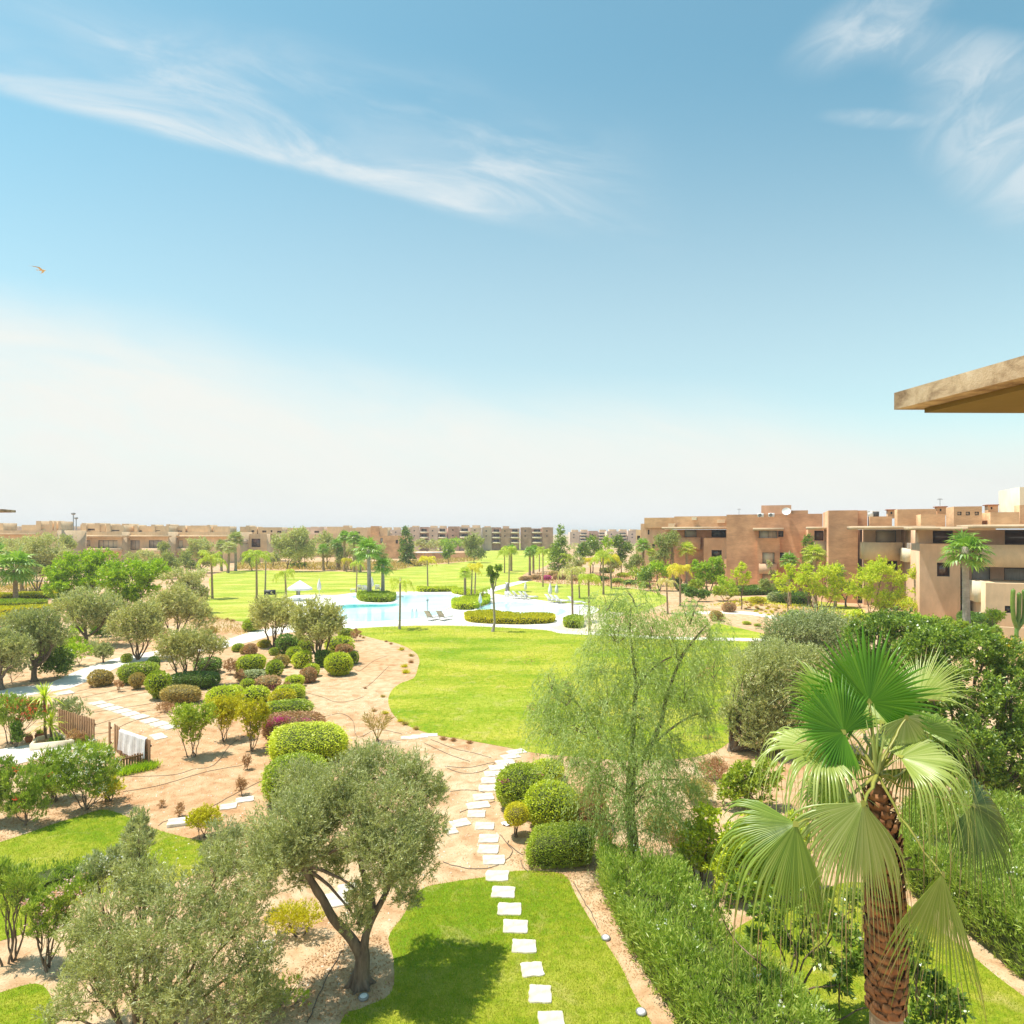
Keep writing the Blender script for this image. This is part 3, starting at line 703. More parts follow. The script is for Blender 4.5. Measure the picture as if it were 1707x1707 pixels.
def tree(name, label, cat, base, blobs, st, group=None, trunk_r=.09, fork=.3, stems=1, bark='bark', tau=1., mat=None, flowers=None, tw=5, spreadbase=.08, trunkname='trunk', leafname='crown'):
    """base: photo point of the foot; blobs: (px,py,rx,ry[,dY]) in photo pixels at the tree's own distance"""
    b0 = G(*base); Y = b0[1]; t = thing(name, label, cat, b0, group)
    cr = MB(); tk = MB(); rad = trunk_r
    W = []
    for bl in blobs:
        px, py, rx, ry = bl[:4]; dy = bl[4] if len(bl) > 4 else 0
        c = PT(px, py, Y) + np.array([0, dy, 0]); c -= b0
        rr = (rx * Y / F, (rx * .9) * Y / F, ry * Y / F); W.append((c, rr))
    top = np.mean([w[0] for w in W], axis=0)
    nstem = stems
    fz = fork * min(w[0][2] for w in W)
    for si in range(nstem):
        a = np.array([rng.normal() * spreadbase, rng.normal() * spreadbase, -.05]) if nstem > 1 else np.array([0, 0, -.05])
        mine = W[si::nstem] if len(W) >= nstem else [W[si % len(W)]]
        if nstem == 1:
            fk = np.array([top[0] * .12 + rng.normal() * .04, top[1] * .12, max(fz, .1)])
            P = np.array([[0, 0, -.05], [0, 0, .05], *(bend((0, 0, .1), fk, 4)[1:])])
            rads = np.linspace(rad * 1.0, rad * .85, len(P)); rads[0] = rad * 1.6; rads[1] = rad * 1.3
            tk.tube(P, rads, 8, cap=False)
        else:
            fk = a; 
        for c, rr in mine:
            tgt = c - np.array([0, 0, rr[2] * .25]); r1 = rad * (.72 if nstem == 1 else .8) * (1 if len(mine) < 3 else .85)
            P = bend(fk, tgt, 8, .10, .06); tk.tube(P, np.linspace(r1, r1 * .4, len(P)), 6)
            cl = crown(cr, c, rr, st, Y, tau)
            for kk in rng.choice(len(cl), min(tw, len(cl)), replace=False):
                s0 = P[rng.integers(3, 7)]; tk.tube(bend(s0, cl[kk], 5, .08, .08), np.linspace(r1 * .38, r1 * .1, 5), 4)
    s = STY[st]
    cr.build(leafname, mat or s['mat'], t)
    tk.build(trunkname, bark, t, True)
    if flowers:
        fm, nfl, fs = flowers; pts = []
        for c, rr in W:
            d = rdir(nfl); d[:, 2] = np.abs(d[:, 2]); d[:, 1] -= .35; d = unit(d); pts.append(c + d * np.array(rr) * rng.uniform(.85, 1.08, (nfl, 1)))
        pts = np.concatenate(pts)
        for p_ in pts[rng.permutation(len(pts))[:70]]:
            fb = MB(); Q = p_ + rng.normal(size=(14, 3)) * fs; fb.quads(leaves(Q, unit(rdir(14) + np.array([0, -.3, .6])), .05 * max(1, Y / 22), .04 * max(1, Y / 22))); fb.build('flower_cluster', fm, t)
    return t

# ---------- clipped bushes: a few prototypes, copied
def superq(d, e):
    if e == 2: return d
    p = np.abs(d) ** e; return d / (p.sum(1, keepdims=True) ** (1 / e))
def clip_mesh(name, shape, lL, seed):
    global rng
    keep = rng; rng = np.random.default_rng(seed)
    lW = lL * .62; e = {'round': 2.3, 'box': 7, 'cone': 2.2, 'flat': 3.2}[shape]
    n = int(3.6 * 9 / (lL * lW / 2) * .6); d = rdir(n)
    lump = rng.normal(size=(9, 3)); lump = unit(lump); amp = rng.uniform(-.16, .13, 9)
    def surf(d):
        p = superq(d, e).copy()
        s = 1 + (np.exp(-((d @ lump.T) - 1) ** 2 * 7) * amp).sum(1); p *= s[:, None]
        if shape == 'cone':
            z = p[:, 2]; k = np.where(z < .15, 1 - .62 * np.clip((.15 - z) / 1.1, 0, 1) ** 1.1, 1); p[:, :2] *= k[:, None]
        return p
    p = surf(d); k = 1 - np.abs(rng.normal(size=(n, 1))) * .055 ; st_ = rng.random(n) < .05; k[st_, 0] = rng.uniform(1.02, 1.10, st_.sum())
    Pp = p * k; D = unit(d + np.array([0, 0, .35]) + rng.normal(size=(n, 3)) * .75)
    mb = MB(); mb.quads(leaves(Pp, D, lL * rng.uniform(.7, 1.3, n), lW * rng.uniform(.7, 1.2, n), .15))
    # woody core
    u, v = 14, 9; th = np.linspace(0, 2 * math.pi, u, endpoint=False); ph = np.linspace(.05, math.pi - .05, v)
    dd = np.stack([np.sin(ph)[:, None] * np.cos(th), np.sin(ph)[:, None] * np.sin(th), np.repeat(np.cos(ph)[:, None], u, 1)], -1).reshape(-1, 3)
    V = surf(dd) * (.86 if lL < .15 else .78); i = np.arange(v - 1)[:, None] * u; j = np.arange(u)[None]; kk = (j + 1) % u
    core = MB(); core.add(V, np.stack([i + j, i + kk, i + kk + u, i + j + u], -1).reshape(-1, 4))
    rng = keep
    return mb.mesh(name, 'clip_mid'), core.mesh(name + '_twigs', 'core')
CLIP = {}
def clipped(px, by, w, h, kind, shape, label, group=None, name='clipped_bush', cat='bush', stem=0, flowers=None, depth=1.0, rz=None):
    """px,by: bottom middle of the bush in the photo; w,h its photo size"""
    Y = G(px, by)[1]; z = .1
    for _ in range(4):
        py = by - h / 2; a = w / 2 * Y / F; phi = math.atan((py - YH) / F)
        hm = h / 2 * Y / F / math.cos(phi); c2 = max((hm * math.cos(0)) ** 2 - (a * depth * math.sin(phi)) ** 2, (.3 * a) ** 2)
        cz = math.sqrt(c2) / max(.5, math.cos(phi)); p = G(px, py, cz + stem); Y = p[1]
    a *= .94; cz *= .93; pxw = w / 2 * 630 / 1050
    res = 'a' if pxw < 13 else ('b' if pxw < 24 else ('c' if pxw < 34 else 'd'))
    lL = {'a': .20, 'b': .125, 'c': .085, 'd': .06}[res]
    vr = (int(px) + int(by)) % 2
    key = (shape, res, vr)
    if key not in CLIP: CLIP[key] = clip_mesh('clipped_leaves', shape, lL, 5 + vr * 31 + len(CLIP))
    lm, cm = CLIP[key]
    t = thing(name, label, cat, (p[0], p[1], 0), group, rng.random() * 6.28 if rz is None and depth == 1 else (rz or 0))
    f = link('foliage', lm, t, (0, 0, stem + cz)); f.scale = (a, a * depth, cz); f.material_slots[0].link = 'OBJECT'; f.material_slots[0].material = MAT[kind]
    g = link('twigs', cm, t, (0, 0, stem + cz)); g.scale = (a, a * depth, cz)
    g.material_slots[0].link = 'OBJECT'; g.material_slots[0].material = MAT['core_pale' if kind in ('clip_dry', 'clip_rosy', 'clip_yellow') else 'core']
    if stem or shape == 'cone':
        tb = MB()
        for k in range(4):
            tb.tube(bend((rng.normal() * .03, rng.normal() * .03, -.02), (rng.normal() * a * .3, rng.normal() * a * .3, stem + cz * .8), 5), np.linspace(.025, .012, 5) * max(1, a / .5), 5)
        tb.build('stems', 'bark', t, True)
    if flowers:
        fm, spots = flowers
        for (fx, fy, fr, nn) in spots:       # photo pixels
            fb = MB(); c = PT(fx, fy, Y - a * .5) - np.array([p[0], p[1], 0]); s = fr * Y / F
            v = np.array(c) - np.array([0, 0, stem + cz]); v = v / np.array([a, a * depth, cz]); v = v / max(.3, np.linalg.norm(v)) * 1.02
            c = v * np.array([a, a * depth, cz]) + np.array([0, 0, stem + cz])
            Q = c + rng.normal(size=(nn, 3)) * np.array([s, s * .6, s * .45]); fb.quads(leaves(Q, unit(rdir(nn) + np.array([0, -.3, .7])), .06, .05)); o = fb.build('flower_cluster', fm, t); o.rotation_euler = (0, 0, -t.rotation_euler[2])
    return t

def hedge(label, pxs, h, kind, leafL=.07, leafW=.03, name='hedge', cat='hedge', up=.6, group=None, loose=.12, tau=3.0, k=3, flowers=None, z0=0, style=None, core=True):
    """hedge over a ground outline given in photo pixels"""
    P = gpoly(pxs, k); c = P.mean(0); q = P - c; Y = c[1]; px = Y / 630
    lL = max(leafL, 1.9 * px); lW = max(leafW, 1.0 * px)
    t = thing(name, label, cat, (c[0], c[1], z0), group)
    A = area(q); n1 = int(tau * A / (lL * lW / 2) * .55)
    S = scatter(q, n1); S = S[(np.abs(S[:, 0] + c[0]) < (S[:, 1] + c[1]) * .85 + 1.0)]; m = len(S)
    def hz(x, y): return h * (1 + (.15 if style else .08) * np.sin(x * 1.7 + y * .6) * np.sin(y * 1.3 - x * .5) + (.09 if style else .05) * np.sin(x * 4.1) * np.cos(y * 3.3))
    top = np.c_[S, hz(S[:, 0], S[:, 1]) - np.abs(rng.normal(size=m)) * loose * h]
    e0 = q; e1 = np.roll(q, -1, 0); ln = np.linalg.norm(e1 - e0, axis=1); n2 = int(tau * ln.sum() * h / (lL * lW / 2) * .55)
    ei = rng.choice(len(q), n2, p=ln / ln.sum()); tt = rng.random((n2, 1)); sp = e0[ei] * (1 - tt) + e1[ei] * tt
    nrm = (e1 - e0)[ei]; nrm = np.c_[nrm[:, 1], -nrm[:, 0]]; nrm /= np.linalg.norm(nrm, axis=1, keepdims=True)
    if area(q + 0) > 0:
        sg = np.sign(np.sum(e0[:, 0] * e1[:, 1] - e1[:, 0] * e0[:, 1])); nrm *= sg
    vis = (nrm[:, 1] < .3) | (nrm[:, 0] * np.sign(-c[0]) > .2)
    sp, nrm = sp[vis], nrm[vis]; n2 = len(sp)
    zz = rng.random(n2); sp = sp - nrm * np.abs(rng.normal(size=(n2, 1))) * loose * .8 - nrm * ((1 - zz) ** 2 * .12 * h)[:, None]
    side = np.c_[sp, zz * hz(sp[:, 0], sp[:, 1])]
    D1 = unit(np.array([0, 0, up + .3]) + rng.normal(size=(m, 3)) * .6); D2 = unit(np.c_[nrm, np.full(n2, up)] + rng.normal(size=(n2, 3)) * .55)
    mb = MB()
    if style == 'shoots':
        i1 = rng.choice(m, m // 9); i2 = rng.choice(n2, n2 // 9)
        for PP, DD in ((top[i1], D1[i1]), (side[i2], D2[i2])):
            mb.quads(shoots(PP - DD * .2, DD, rng.uniform(.15, .42, len(PP)), 10, lL, lW, .6, 0, jit=.03, tipup=.5))
    else:
        mb.quads(leaves(top, D1, lL * rng.uniform(.7, 1.3, m), lW * rng.uniform(.7, 1.2, m), .15)); mb.quads(leaves(side, D2, lL * rng.uniform(.7, 1.3, n2), lW * rng.uniform(.7, 1.2, n2), .15))
    mb.build('foliage', kind, t)
    qq = q * 1.0; inn = []
    cc = MB(); ins = min(.22, h * .2)
    Nn = np.roll(q, -1, 0) - np.roll(q, 1, 0); Nn = np.c_[Nn[:, 1], -Nn[:, 0]]; Nn /= np.linalg.norm(Nn, axis=1, keepdims=True) + 1e-9
    sg = np.sign(np.sum(e0[:, 0] * e1[:, 1] - e1[:, 0] * e0[:, 1])); q2 = q - Nn * sg * ins
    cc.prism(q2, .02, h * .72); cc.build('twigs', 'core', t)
    if flowers:
        fm, nf = flowers; Sx = scatter(q, nf); Sx = np.c_[Sx, hz(Sx[:, 0], Sx[:, 1]) + .03]
        for p_ in Sx: fb = MB(); Q = p_ + rng.normal(size=(10, 3)) * .05; fb.quads(leaves(Q, unit(rdir(10) + np.array([0, -.2, .8])), .05, .04)); fb.build('flower_cluster', fm, t)
    return t

# ---------- palms
def feather_crown(nf=14, L=2.5, seed=1, nl=30, lw=.085, ll=.72, up=.95, drop=1.35):
    global rng
    keep = rng; rng = np.random.default_rng(seed); mb = MB()
    for i in range(nf):
        az = i * 2.39996 + rng.random() * .3; el = rng.uniform(.55, 1.15) if i % 3 else rng.uniform(1.1, 1.5)
        h = np.array([math.cos(az), math.sin(az), 0]); Lf = L * rng.uniform(.8, 1.1); t = np.linspace(0, 1, 14)
        a = up * el; P = h[None] * (Lf * .78 * np.sin(t * 1.35) / math.sin(1.35))[:, None] * (1.25 - .35 * el); P[:, 2] = Lf * (a * t - drop * t ** 2 * .75)
        mb.tube(P, np.linspace(.035, .01, 14), 4)
        T = unit(np.gradient(P, axis=0)); side = np.cross(T, np.array([0, 0, 1.])); side = unit(side)
        tt = .14 + .86 * (np.arange(nl) + .5) / nl
        for s in (-1, 1):
            B = np.stack([np.interp(tt, t, P[:, k]) for k in range(3)], 1); Tn = np.stack([np.interp(tt, t, T[:, k]) for k in range(3)], 1); Sn = np.stack([np.interp(tt, t, side[:, k]) for k in range(3)], 1)
            D = unit(Sn * s * .8 + Tn * .55 + np.array([0, 0, -.35]) + rng.normal(size=(nl, 3)) * .18)
            ln = ll * np.sin(.25 + tt * 2.6) ** .7 * rng.uniform(.8, 1.15, nl)
            mid = B + D * ln[:, None] * .5; D2 = unit(D + np.array([0, 0, -.8])); end = mid + D2 * ln[:, None] * .55
            W = unit(np.cross(D, Tn)) * lw * .5
            W = unit(Tn * .8 + rng.normal(size=(nl, 3)) * .3) * lw * .5
            mb.quads(np.stack([B - W * .5, mid - W, mid + W, B + W * .5], 1)); mb.quads(np.stack([mid - W, end - W * .15, end + W * .15, mid + W], 1))
    rng = keep; return mb
def fan_crown(nl=26, Rr=.85, pet=.75, seed=1, ns=15, lw=.13):
    global rng
    keep = rng; rng = np.random.default_rng(seed); mb = MB()
    for i in range(nl):
        az = i * 2.39996 + rng.random() * .4; el = R(80) - (i / nl) ** .85 * R(118)
        ax = np.array([math.cos(az) * math.cos(el), math.sin(az) * math.cos(el), math.sin(el)]); pl = pet * rng.uniform(.8, 1.15)
        hst = ax * pl; hst[2] += .12; mb.tube(np.array([[0, 0, 0], ax * pl * .5 + [0, 0, .1], hst]), .018, 4)
        side = unit(np.cross(ax, [0, 0, 1.]) + 1e-6); nr = np.cross(side, ax)
        ax2 = unit(ax + np.array([0, 0, -.25]))
        an = np.linspace(-2.1, 2.1, ns); r = Rr * (.72 + .28 * np.cos(an / 1.5)) * rng.uniform(.9, 1.1)
        D = np.cos(an)[:, None] * ax2 + np.sin(an)[:, None] * side + .18 * nr * (np.abs(np.sin(an)))[:, None]; D = unit(D)
        W = unit(np.cross(D, nr)) * lw / 2
        mid = hst + D * r[:, None] * .6; end = mid + unit(D + np.array([0, 0, -.75]) + rng.normal(size=(ns, 3)) * .12) * (r * .5)[:, None]
        B = np.repeat(hst[None], ns, 0)
        mb.quads(np.stack([B - W * .1, mid - W, mid + W, B + W * .1], 1)); mb.quads(np.stack([mid - W, end - W * .1, end + W * .1, mid + W], 1))
    rng = keep; return mb
PALMX = {('q', s): feather_crown(seed=s).mesh('feather_fronds', 'palm_lime') for s in (1, 2, 3)}
PALMX.update({('d', s): feather_crown(nf=9, seed=s + 20, drop=1.6, nl=26).mesh('feather_fronds', 'palm_lime') for s in (1, 2)})
PALMX.update({('f', s): fan_crown(seed=s).mesh('fan_fronds', 'palm_green') for s in (1, 2, 3)})
def trunk_mesh(kind):
    mb = MB(); t = np.linspace(0, 1, 12)
    if kind == 'q': r = .16 - .05 * t; r[0] = .2; r[-1] = .13; r[-2] = .13
    else: r = .26 - .07 * t; r[0] = .33; r[-1] = .26; r[-2] = .24; r[-3] = .21
    P = np.c_[.02 * np.sin(t * 3), .02 * np.sin(t * 2), t]; mb.tube(P, r, 9); return mb.mesh('palm_stem', 'palm_trunk', True)
TRK = {k: trunk_mesh(k) for k in 'qf'}
def palm(bx, by, cx, cy, rpx, kind, mat, label, group=None, seed=None, tmat=None, thick=1.0):
    b0 = G(bx, by); Y = b0[1]; h = (by - cy) * Y / F; r = rpx * Y / F
    t = thing('queen_palm' if kind in 'qd' else 'fan_palm', label, 'palm tree', b0, group)
    rpx *= 1.22 if kind in 'qd' else 1.1; r = rpx * Y / F
    s = seed or 1 + (int(bx * 7 + by) % (3 if kind != 'd' else 2)); k2 = 'q' if kind in 'qd' else 'f'
    dx = (cx - bx) * Y / F
    tr = link('trunk', TRK[k2], t); q = r / (2.0 if k2 == 'q' else 1.45)
    th = thick * (1 if k2 == 'q' else 1.0) * max(.75, min(1.3, q))
    tr.scale = (th, th, h); M = Matrix.Identity(4); 
    tr.rotation_euler = (0, math.atan2(dx, h), 0)
    if tmat: tr.material_slots[0].link = 'OBJECT'; tr.material_slots[0].material = MAT[tmat]
    c = link('fronds', PALMX[(kind, s)], t, (dx, 0, h - .05)); c.scale = (q, q, q); c.rotation_euler = (0, 0, rng.random() * 6.28)
    c.material_slots[0].link = 'OBJECT'; c.material_slots[0].material = MAT[mat]
    return t
# ================================================================== planting
# ---- clipped bushes in the left bed: px, bottom py, width, height, material, shape, label
def Z6(a, c): return (200 + a * .1289, 1020 + c * .1289)
B = [
 (229, 1137, 62, 33, 'clip_mid', 'flat', 'wide clipped green bush by the bend of the white path, dark ball behind'),
 (255, 1120, 20, 26, 'clip_dark', 'round', 'small dark green ball bush tucked behind the wide bush under the olive'),
 (264, 1164, 39, 46, 'clip_mid', 'cone', 'teardrop shaped clipped green bush narrowing to its foot on open soil'),
 (228, 1148, 25, 27, 'clip_dry', 'cone', 'small yellowish half dry bush left of the teardrop bush'),
 (170, 1142, 38, 27, 'clip_dry', 'round', 'round dry twiggy bush standing below the white path'),
 (348, 1122, 40, 26, 'clip_dark', 'flat', 'dark clipped bush with light top right behind the leaning olive'),
 (325, 1145, 84, 26, 'clip_dark', 'flat', 'long low dark clipped bush around the foot of the leaning olive'),
 (303, 1171, 68, 29, 'clip_dry', 'flat', 'long low brownish clipped bush in front of the leaning olive'),
 (372, 1186, 54, 44, 'clip_light', 'round', 'light yellow-green dome behind the tall vase shaped shrubs'),
 (396, 1086, 21, 14, 'clip_mid', 'round', 'small loose green bush just below the white path'),
 (211, 1104, 17, 15, 'clip_mid', 'round', 'small green bush at the foot of the multi-stemmed olive'),
 (480, 1089, 35, 32, 'clip_dark', 'round', 'dark green dome between the two round-crowned olives'),
 (505, 1078, 27, 20, 'clip_light', 'round', 'pale yellow-green dome behind the dark dome'),
 (510, 1089, 24, 24, 'clip_mid', 'round', 'green ball left of the right olive trunk, behind two others'),
 (489, 1103, 28, 26, 'clip_mid', 'round', 'green ball bush in front of the dark dome'),
 (503, 1112, 32, 27, 'clip_light', 'round', 'light topped ball left of the right olive foot'),
 (566, 1086, 42, 25, 'clip_light', 'flat', 'light flat-topped bush right behind the right olive'),
 (574, 1091, 27, 18, 'clip_rosy', 'round', 'brownish pink twiggy bush above the big round bush'),
 (564, 1124, 44, 38, 'clip_light', 'round', 'big round clipped bush standing alone at the edge of the clearing'),
 (588, 1106, 20, 21, 'clip_mid', 'round', 'small green bush peeping out behind the big round bush'),
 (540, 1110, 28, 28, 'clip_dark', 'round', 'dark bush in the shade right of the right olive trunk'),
 (420, 1120, 48, 30, 'clip_light', 'flat', 'wide light green dome in the middle of the bed'),
 (456, 1128, 29, 29, 'clip_mid', 'round', 'round green bush touching the wide light dome'),
 (457, 1092, 16, 13, 'clip_mid', 'round', 'tiny green bush under the left round-crowned olive'),
 (519, 1127, 26, 22, 'clip_light', 'round', 'light green ball behind the rosy bush'),
 (514, 1137, 27, 24, 'clip_rosy', 'round', 'rosy brown bush at the edge of the sandy clearing'),
 (490, 1145, 32, 21, 'clip_light', 'flat', 'light green low dome just left of the clearing'),
 (421, 1133, 42, 16, 'greygreen', 'flat', 'low grey-green mat bush below the wide light dome'),
 (447, 1147, 42, 20, 'clip_rosy', 'flat', 'low brownish bush with pink tinge in mid bed'),
 (414, 1151, 23, 20, 'clip_mid', 'round', 'small olive-green bush left of the brownish low bush'),
 (428, 1169, 43, 25, 'clip_light', 'round', 'bright light-green dome with dark underside'),
 (485, 1166, 45, 25, 'clip_light', 'flat', 'bright flat dome right of the bright dome, near the clearing'),
 (471, 1175, 42, 27, 'clip_yellow', 'round', 'yellowish olive bush between two bright domes'),
 (476, 1199, 78, 32, 'clip_mid', 'flat', 'long dark-sided clipped bush behind the magenta flowers'),
 (391, 1168, 30, 27, 'clip_light', 'round', 'light green bush just behind the middle vase shrub'),
 (418, 1091, 21, 18, 'clip_rosy', 'round', 'reddish brown twiggy bush below the white path'),
 (440, 1079, 20, 13, 'clip_yellow', 'round', 'yellow-green small bush next to the left olive foot'),
 (575, 1063, 26, 17, 'clip_mid', 'round', 'dark green bush between the right olive and the lawn tip'),
 (406, 1090, 14, 12, 'clip_dry', 'round', 'small dry bush beside the reddish brown one'),
 (468, 1112, 26, 22, 'clip_dry', 'round', 'dry yellowish bush left of the two ball bushes'),
 (418, 1052, 30, 22, 'clip_mid', 'round', 'green bush at the left edge of the left round-crowned olive'),
 (517, 1266, 132, 60, 'clip_light', 'flat', 'biggest clipped bush, bright yellow-green with dark underside'),
 (494, 1335, 112, 74, 'clip_mid', 'round', 'big olive-green rounded bush just behind the front olive'),
 (873, 1346, 94, 72, 'clip_mid', 'round', 'big rounded bush with reddish flank beside the curved stepping stones'),
 (921, 1376, 92, 72, 'clip_light', 'round', 'big rounded light bush behind the box-clipped one'),
 (937, 1432, 116, 52, 'clip_mid', 'box', 'box-clipped dark green bush beside the stepping stones'),
 (910, 1300, 56, 34, 'clip_light', 'round', 'light green dome partly under the pepper tree branches'),
 (986, 1376, 52, 58, 'clip_rosy', 'round', 'brownish green bush left of the pepper tree trunk'),
 (1008, 1408, 24, 32, 'clip_dry', 'round', 'thin dry bush at the right end of the box-clipped one'),
]
for p in B:
    kw = {}
    if p[0] == 937: kw = dict(depth=.62, rz=0)
    if p[0] in (516, 325, 476, 303): kw = dict(depth=.6, rz=0)
    if p[0] == 873: kw['flowers'] = ('flower_magenta', [(845, 1303, 5, 40), (893, 1311, 6, 60), (912, 1285, 4, 40)])
    if p[0] == 447: kw['flowers'] = ('flower_magenta', [(452, 1143, 6, 60)])
    if p[0] == 229: kw['flowers'] = ('flower_pink', [(240, 1105, 6, 40)])
    clipped(*p, **kw)
clipped(487, 1236, 112, 50, 'clip_rosy', 'flat', 'low bougainvillea with magenta blooms behind the biggest clipped bush', name='bougainvillea', depth=.6, rz=0,
        flowers=('flower_magenta', [(459, 1197, 6, 320), (522, 1200, 8, 280), (443, 1207, 5, 110), (475, 1196, 5, 40)]))
clipped(859, 1372, 44, 34, 'clip_yellow', 'round', 'little umbrella-shaped topiary on thin bare stems', stem=.42, name='topiary_bush')
# vase shaped shrubs
for (bx, by, w, h, lb) in [(320, 1262, 70, 92, 'vase-shaped green shrub, leftmost of three, with shadow on bare soil'), (375, 1235, 64, 76, 'vase-shaped yellow-green shrub, middle of three'), (420, 1252, 54, 88, 'vase-shaped shrub with bare lower stems, rightmost of three')]:
    tree('vase_shrub', lb, 'shrub', (bx, by), [(bx - w * .25, by - h * .72, w * .27, h * .26), (bx + w * .25, by - h * .72, w * .27, h * .26, .3), (bx, by - h * .76, w * .3, h * .25, -.2), (bx, by - h * .45, w * .24, h * .24), (bx + w * .05, by - h * .62, w * .36, h * .28, .2)],
         'vase', 'vase shaped shrubs on the bare soil', .028, .1, 5, 'bark', 1.25, 'clip_yellow' if bx != 320 else 'clip_mid', leafname='foliage', trunkname='stems')
tree('low_shrub', 'low yellow-green shrub near the raised stone slab', 'shrub', (340, 1396), [(330, 1366, 18, 18), (352, 1368, 18, 16), (341, 1362, 20, 14, .2)], 'vase', None, .02, .1, 4, 'bark', 1.3, 'clip_yellow', leafname='foliage', trunkname='stems')
for (x, y, w, h, lb) in [(411, 1283, 14, 22, 'little dry orange seedling between the pipes'), (402, 1325, 18, 28, 'small dry reddish shrub near the pale stones'), (300, 1362, 16, 20, 'tiny dry shrub above the raised slab'), (198, 1153, 12, 18, 'small brown sapling below the round dry bush'),
                     (593, 1068, 18, 17, 'small leafless reddish sapling at the lawn tip'), (270, 1346, 10, 10, 'tiny dry seedling on the bare soil'), (385, 1124, 26, 24, 'dry pinkish twiggy shrub among the bushes'), (400, 1138, 20, 20, 'dry brown shrub right of the pinkish one'),
                     (478, 1162, 18, 22, 'dry reed-like seedling between domes'), (275, 1188, 34, 14, 'low dry cushion in front of the brownish clipped bush')]:
    tree('dry_shrub', lb, 'shrub', (x, y), [(x, y - h * .6, w * .45, h * .42)], 'twiggy', None, .015, .1, 3, 'bark_warm', .9, None, leafname='foliage', trunkname='stems')
# tufts along the lawn edge
def tuft_mesh(seed, kind='spiky'):
    global rng
    keep = rng; rng = np.random.default_rng(seed); n = 150
    D = rdir(n); D[:, 2] = np.abs(D[:, 2]) + .35; D = unit(D); mb = MB(); mb.quads(leaves(rng.normal(size=(n, 3)) * [.18, .18, .02], D, rng.uniform(.5, 1.1, n), .10)); rng = keep
    return mb.mesh('tuft_leaves', 'dry_twig')
TUFT = [tuft_mesh(3), tuft_mesh(4)]
def tuft(px, py, wpx, mat, label, group, name='edge_plant', cat='plant'):
    p = G(px, py); r = wpx / 2 * p[1] / F
    o = link(name, TUFT[int(px) % 2], None, p); o.scale = (r, r, r * .9); o.rotation_euler = (0, 0, rng.random() * 6)
    o.material_slots[0].link = 'OBJECT'; o.material_slots[0].material = MAT[mat]
    return tag(o, label, cat, group)
eg = 'small plants along the curved lawn edge'
for x, y, w, m, lb in [(739, 1233, 16, 'clip_rosy', 'small reddish cushion plant right of the flagstones'), (756, 1235, 17, 'clip_rosy', 'reddish cushion plant, second from the flagstones'), (783, 1239, 15, 'clip_rosy', 'reddish cushion plant nearest the curved stepping stones'),
                   (675, 1208, 17, 'clip_dry', 'brownish grass tuft at the lower left lawn edge'), (694, 1216, 17, 'clip_dry', 'brownish grass tuft just above the flagstones'), (667, 1203, 14, 'clip_yellow', 'yellowish tuft at the lower left lawn edge'),
                   (624, 1186, 13, 'clip_rosy', 'dark red cushion plant near the palm sapling'), (642, 1190, 16, 'clip_yellow', 'yellow-green cushion at the lawn edge above the palm sapling'), (638, 1162, 12, 'clip_dry', 'tiny dry tuft where the lawn bulges left'),
                   (669, 1084, 15, 'clip_yellow', 'yellowish plant at the upper lawn curve'), (686, 1094, 13, 'clip_dry', 'dry plant at the upper lawn curve'), (652, 1074, 9, 'clip_rosy', 'tiny reddish plant high on the lawn curve'), (644, 1070, 8, 'clip_rosy', 'tiny reddish plant at the top of the lawn curve'),
                   (606, 1064, 9, 'clip_dry', 'small tuft at the tip of the big lawn'), (609, 1148, 8, 'dry_twig', 'lone dark tuft at a pipe end on the sand'), (677, 1122, 20, 'clip_yellow', 'yellow-green succulent clump at the lawn edge'), (674, 1112, 16, 'clip_yellow', 'upper yellow succulent clump at the lawn edge'), (685, 1105, 14, 'clip_rosy', 'reddish clump above the yellow succulents'),
                   (340, 1029, 10, 'clip_rosy', 'reddish tuft, first from the left below the far lawn'), (350, 1032, 11, 'clip_rosy', 'reddish tuft, second from the left below the far lawn'), (360, 1033, 12, 'clip_rosy', 'reddish tuft, third from the left below the far lawn'),
                   (379, 1034, 12, 'clip_rosy', 'reddish tuft, fourth from the left below the far lawn'), (388, 1036, 12, 'clip_rosy', 'reddish tuft, rightmost below the far lawn'), (1000, 1232, 14, 'dry_twig', 'small dry tuft on the lawn edge behind the pepper tree'), (1180, 1232, 20, 'clip_rosy', 'reddish cushion at the foot of the grey olive')]:
    tuft(x, y, w, m, lb, eg)
# bed with rows of little clumps before the brick building
k = 0
for row in range(5):
    for j in range(11):
        x = 1215 + j * 13.5 + row * 10; y = 1000 + row * 5.2 + j * 2.6
        if x > 1350 - row * 3 or y > 1036: continue
        o = tuft(x + rng.normal() * 2, y + rng.normal() * .7, rng.uniform(8, 11), ['clip_dry', 'clip_rosy', 'clip_yellow'][int(rng.random() * 3)], 'small dry orange grass clump in the planted rows before the brick building', 'rows of dry grass clumps', 'grass_clump')
        k += 1
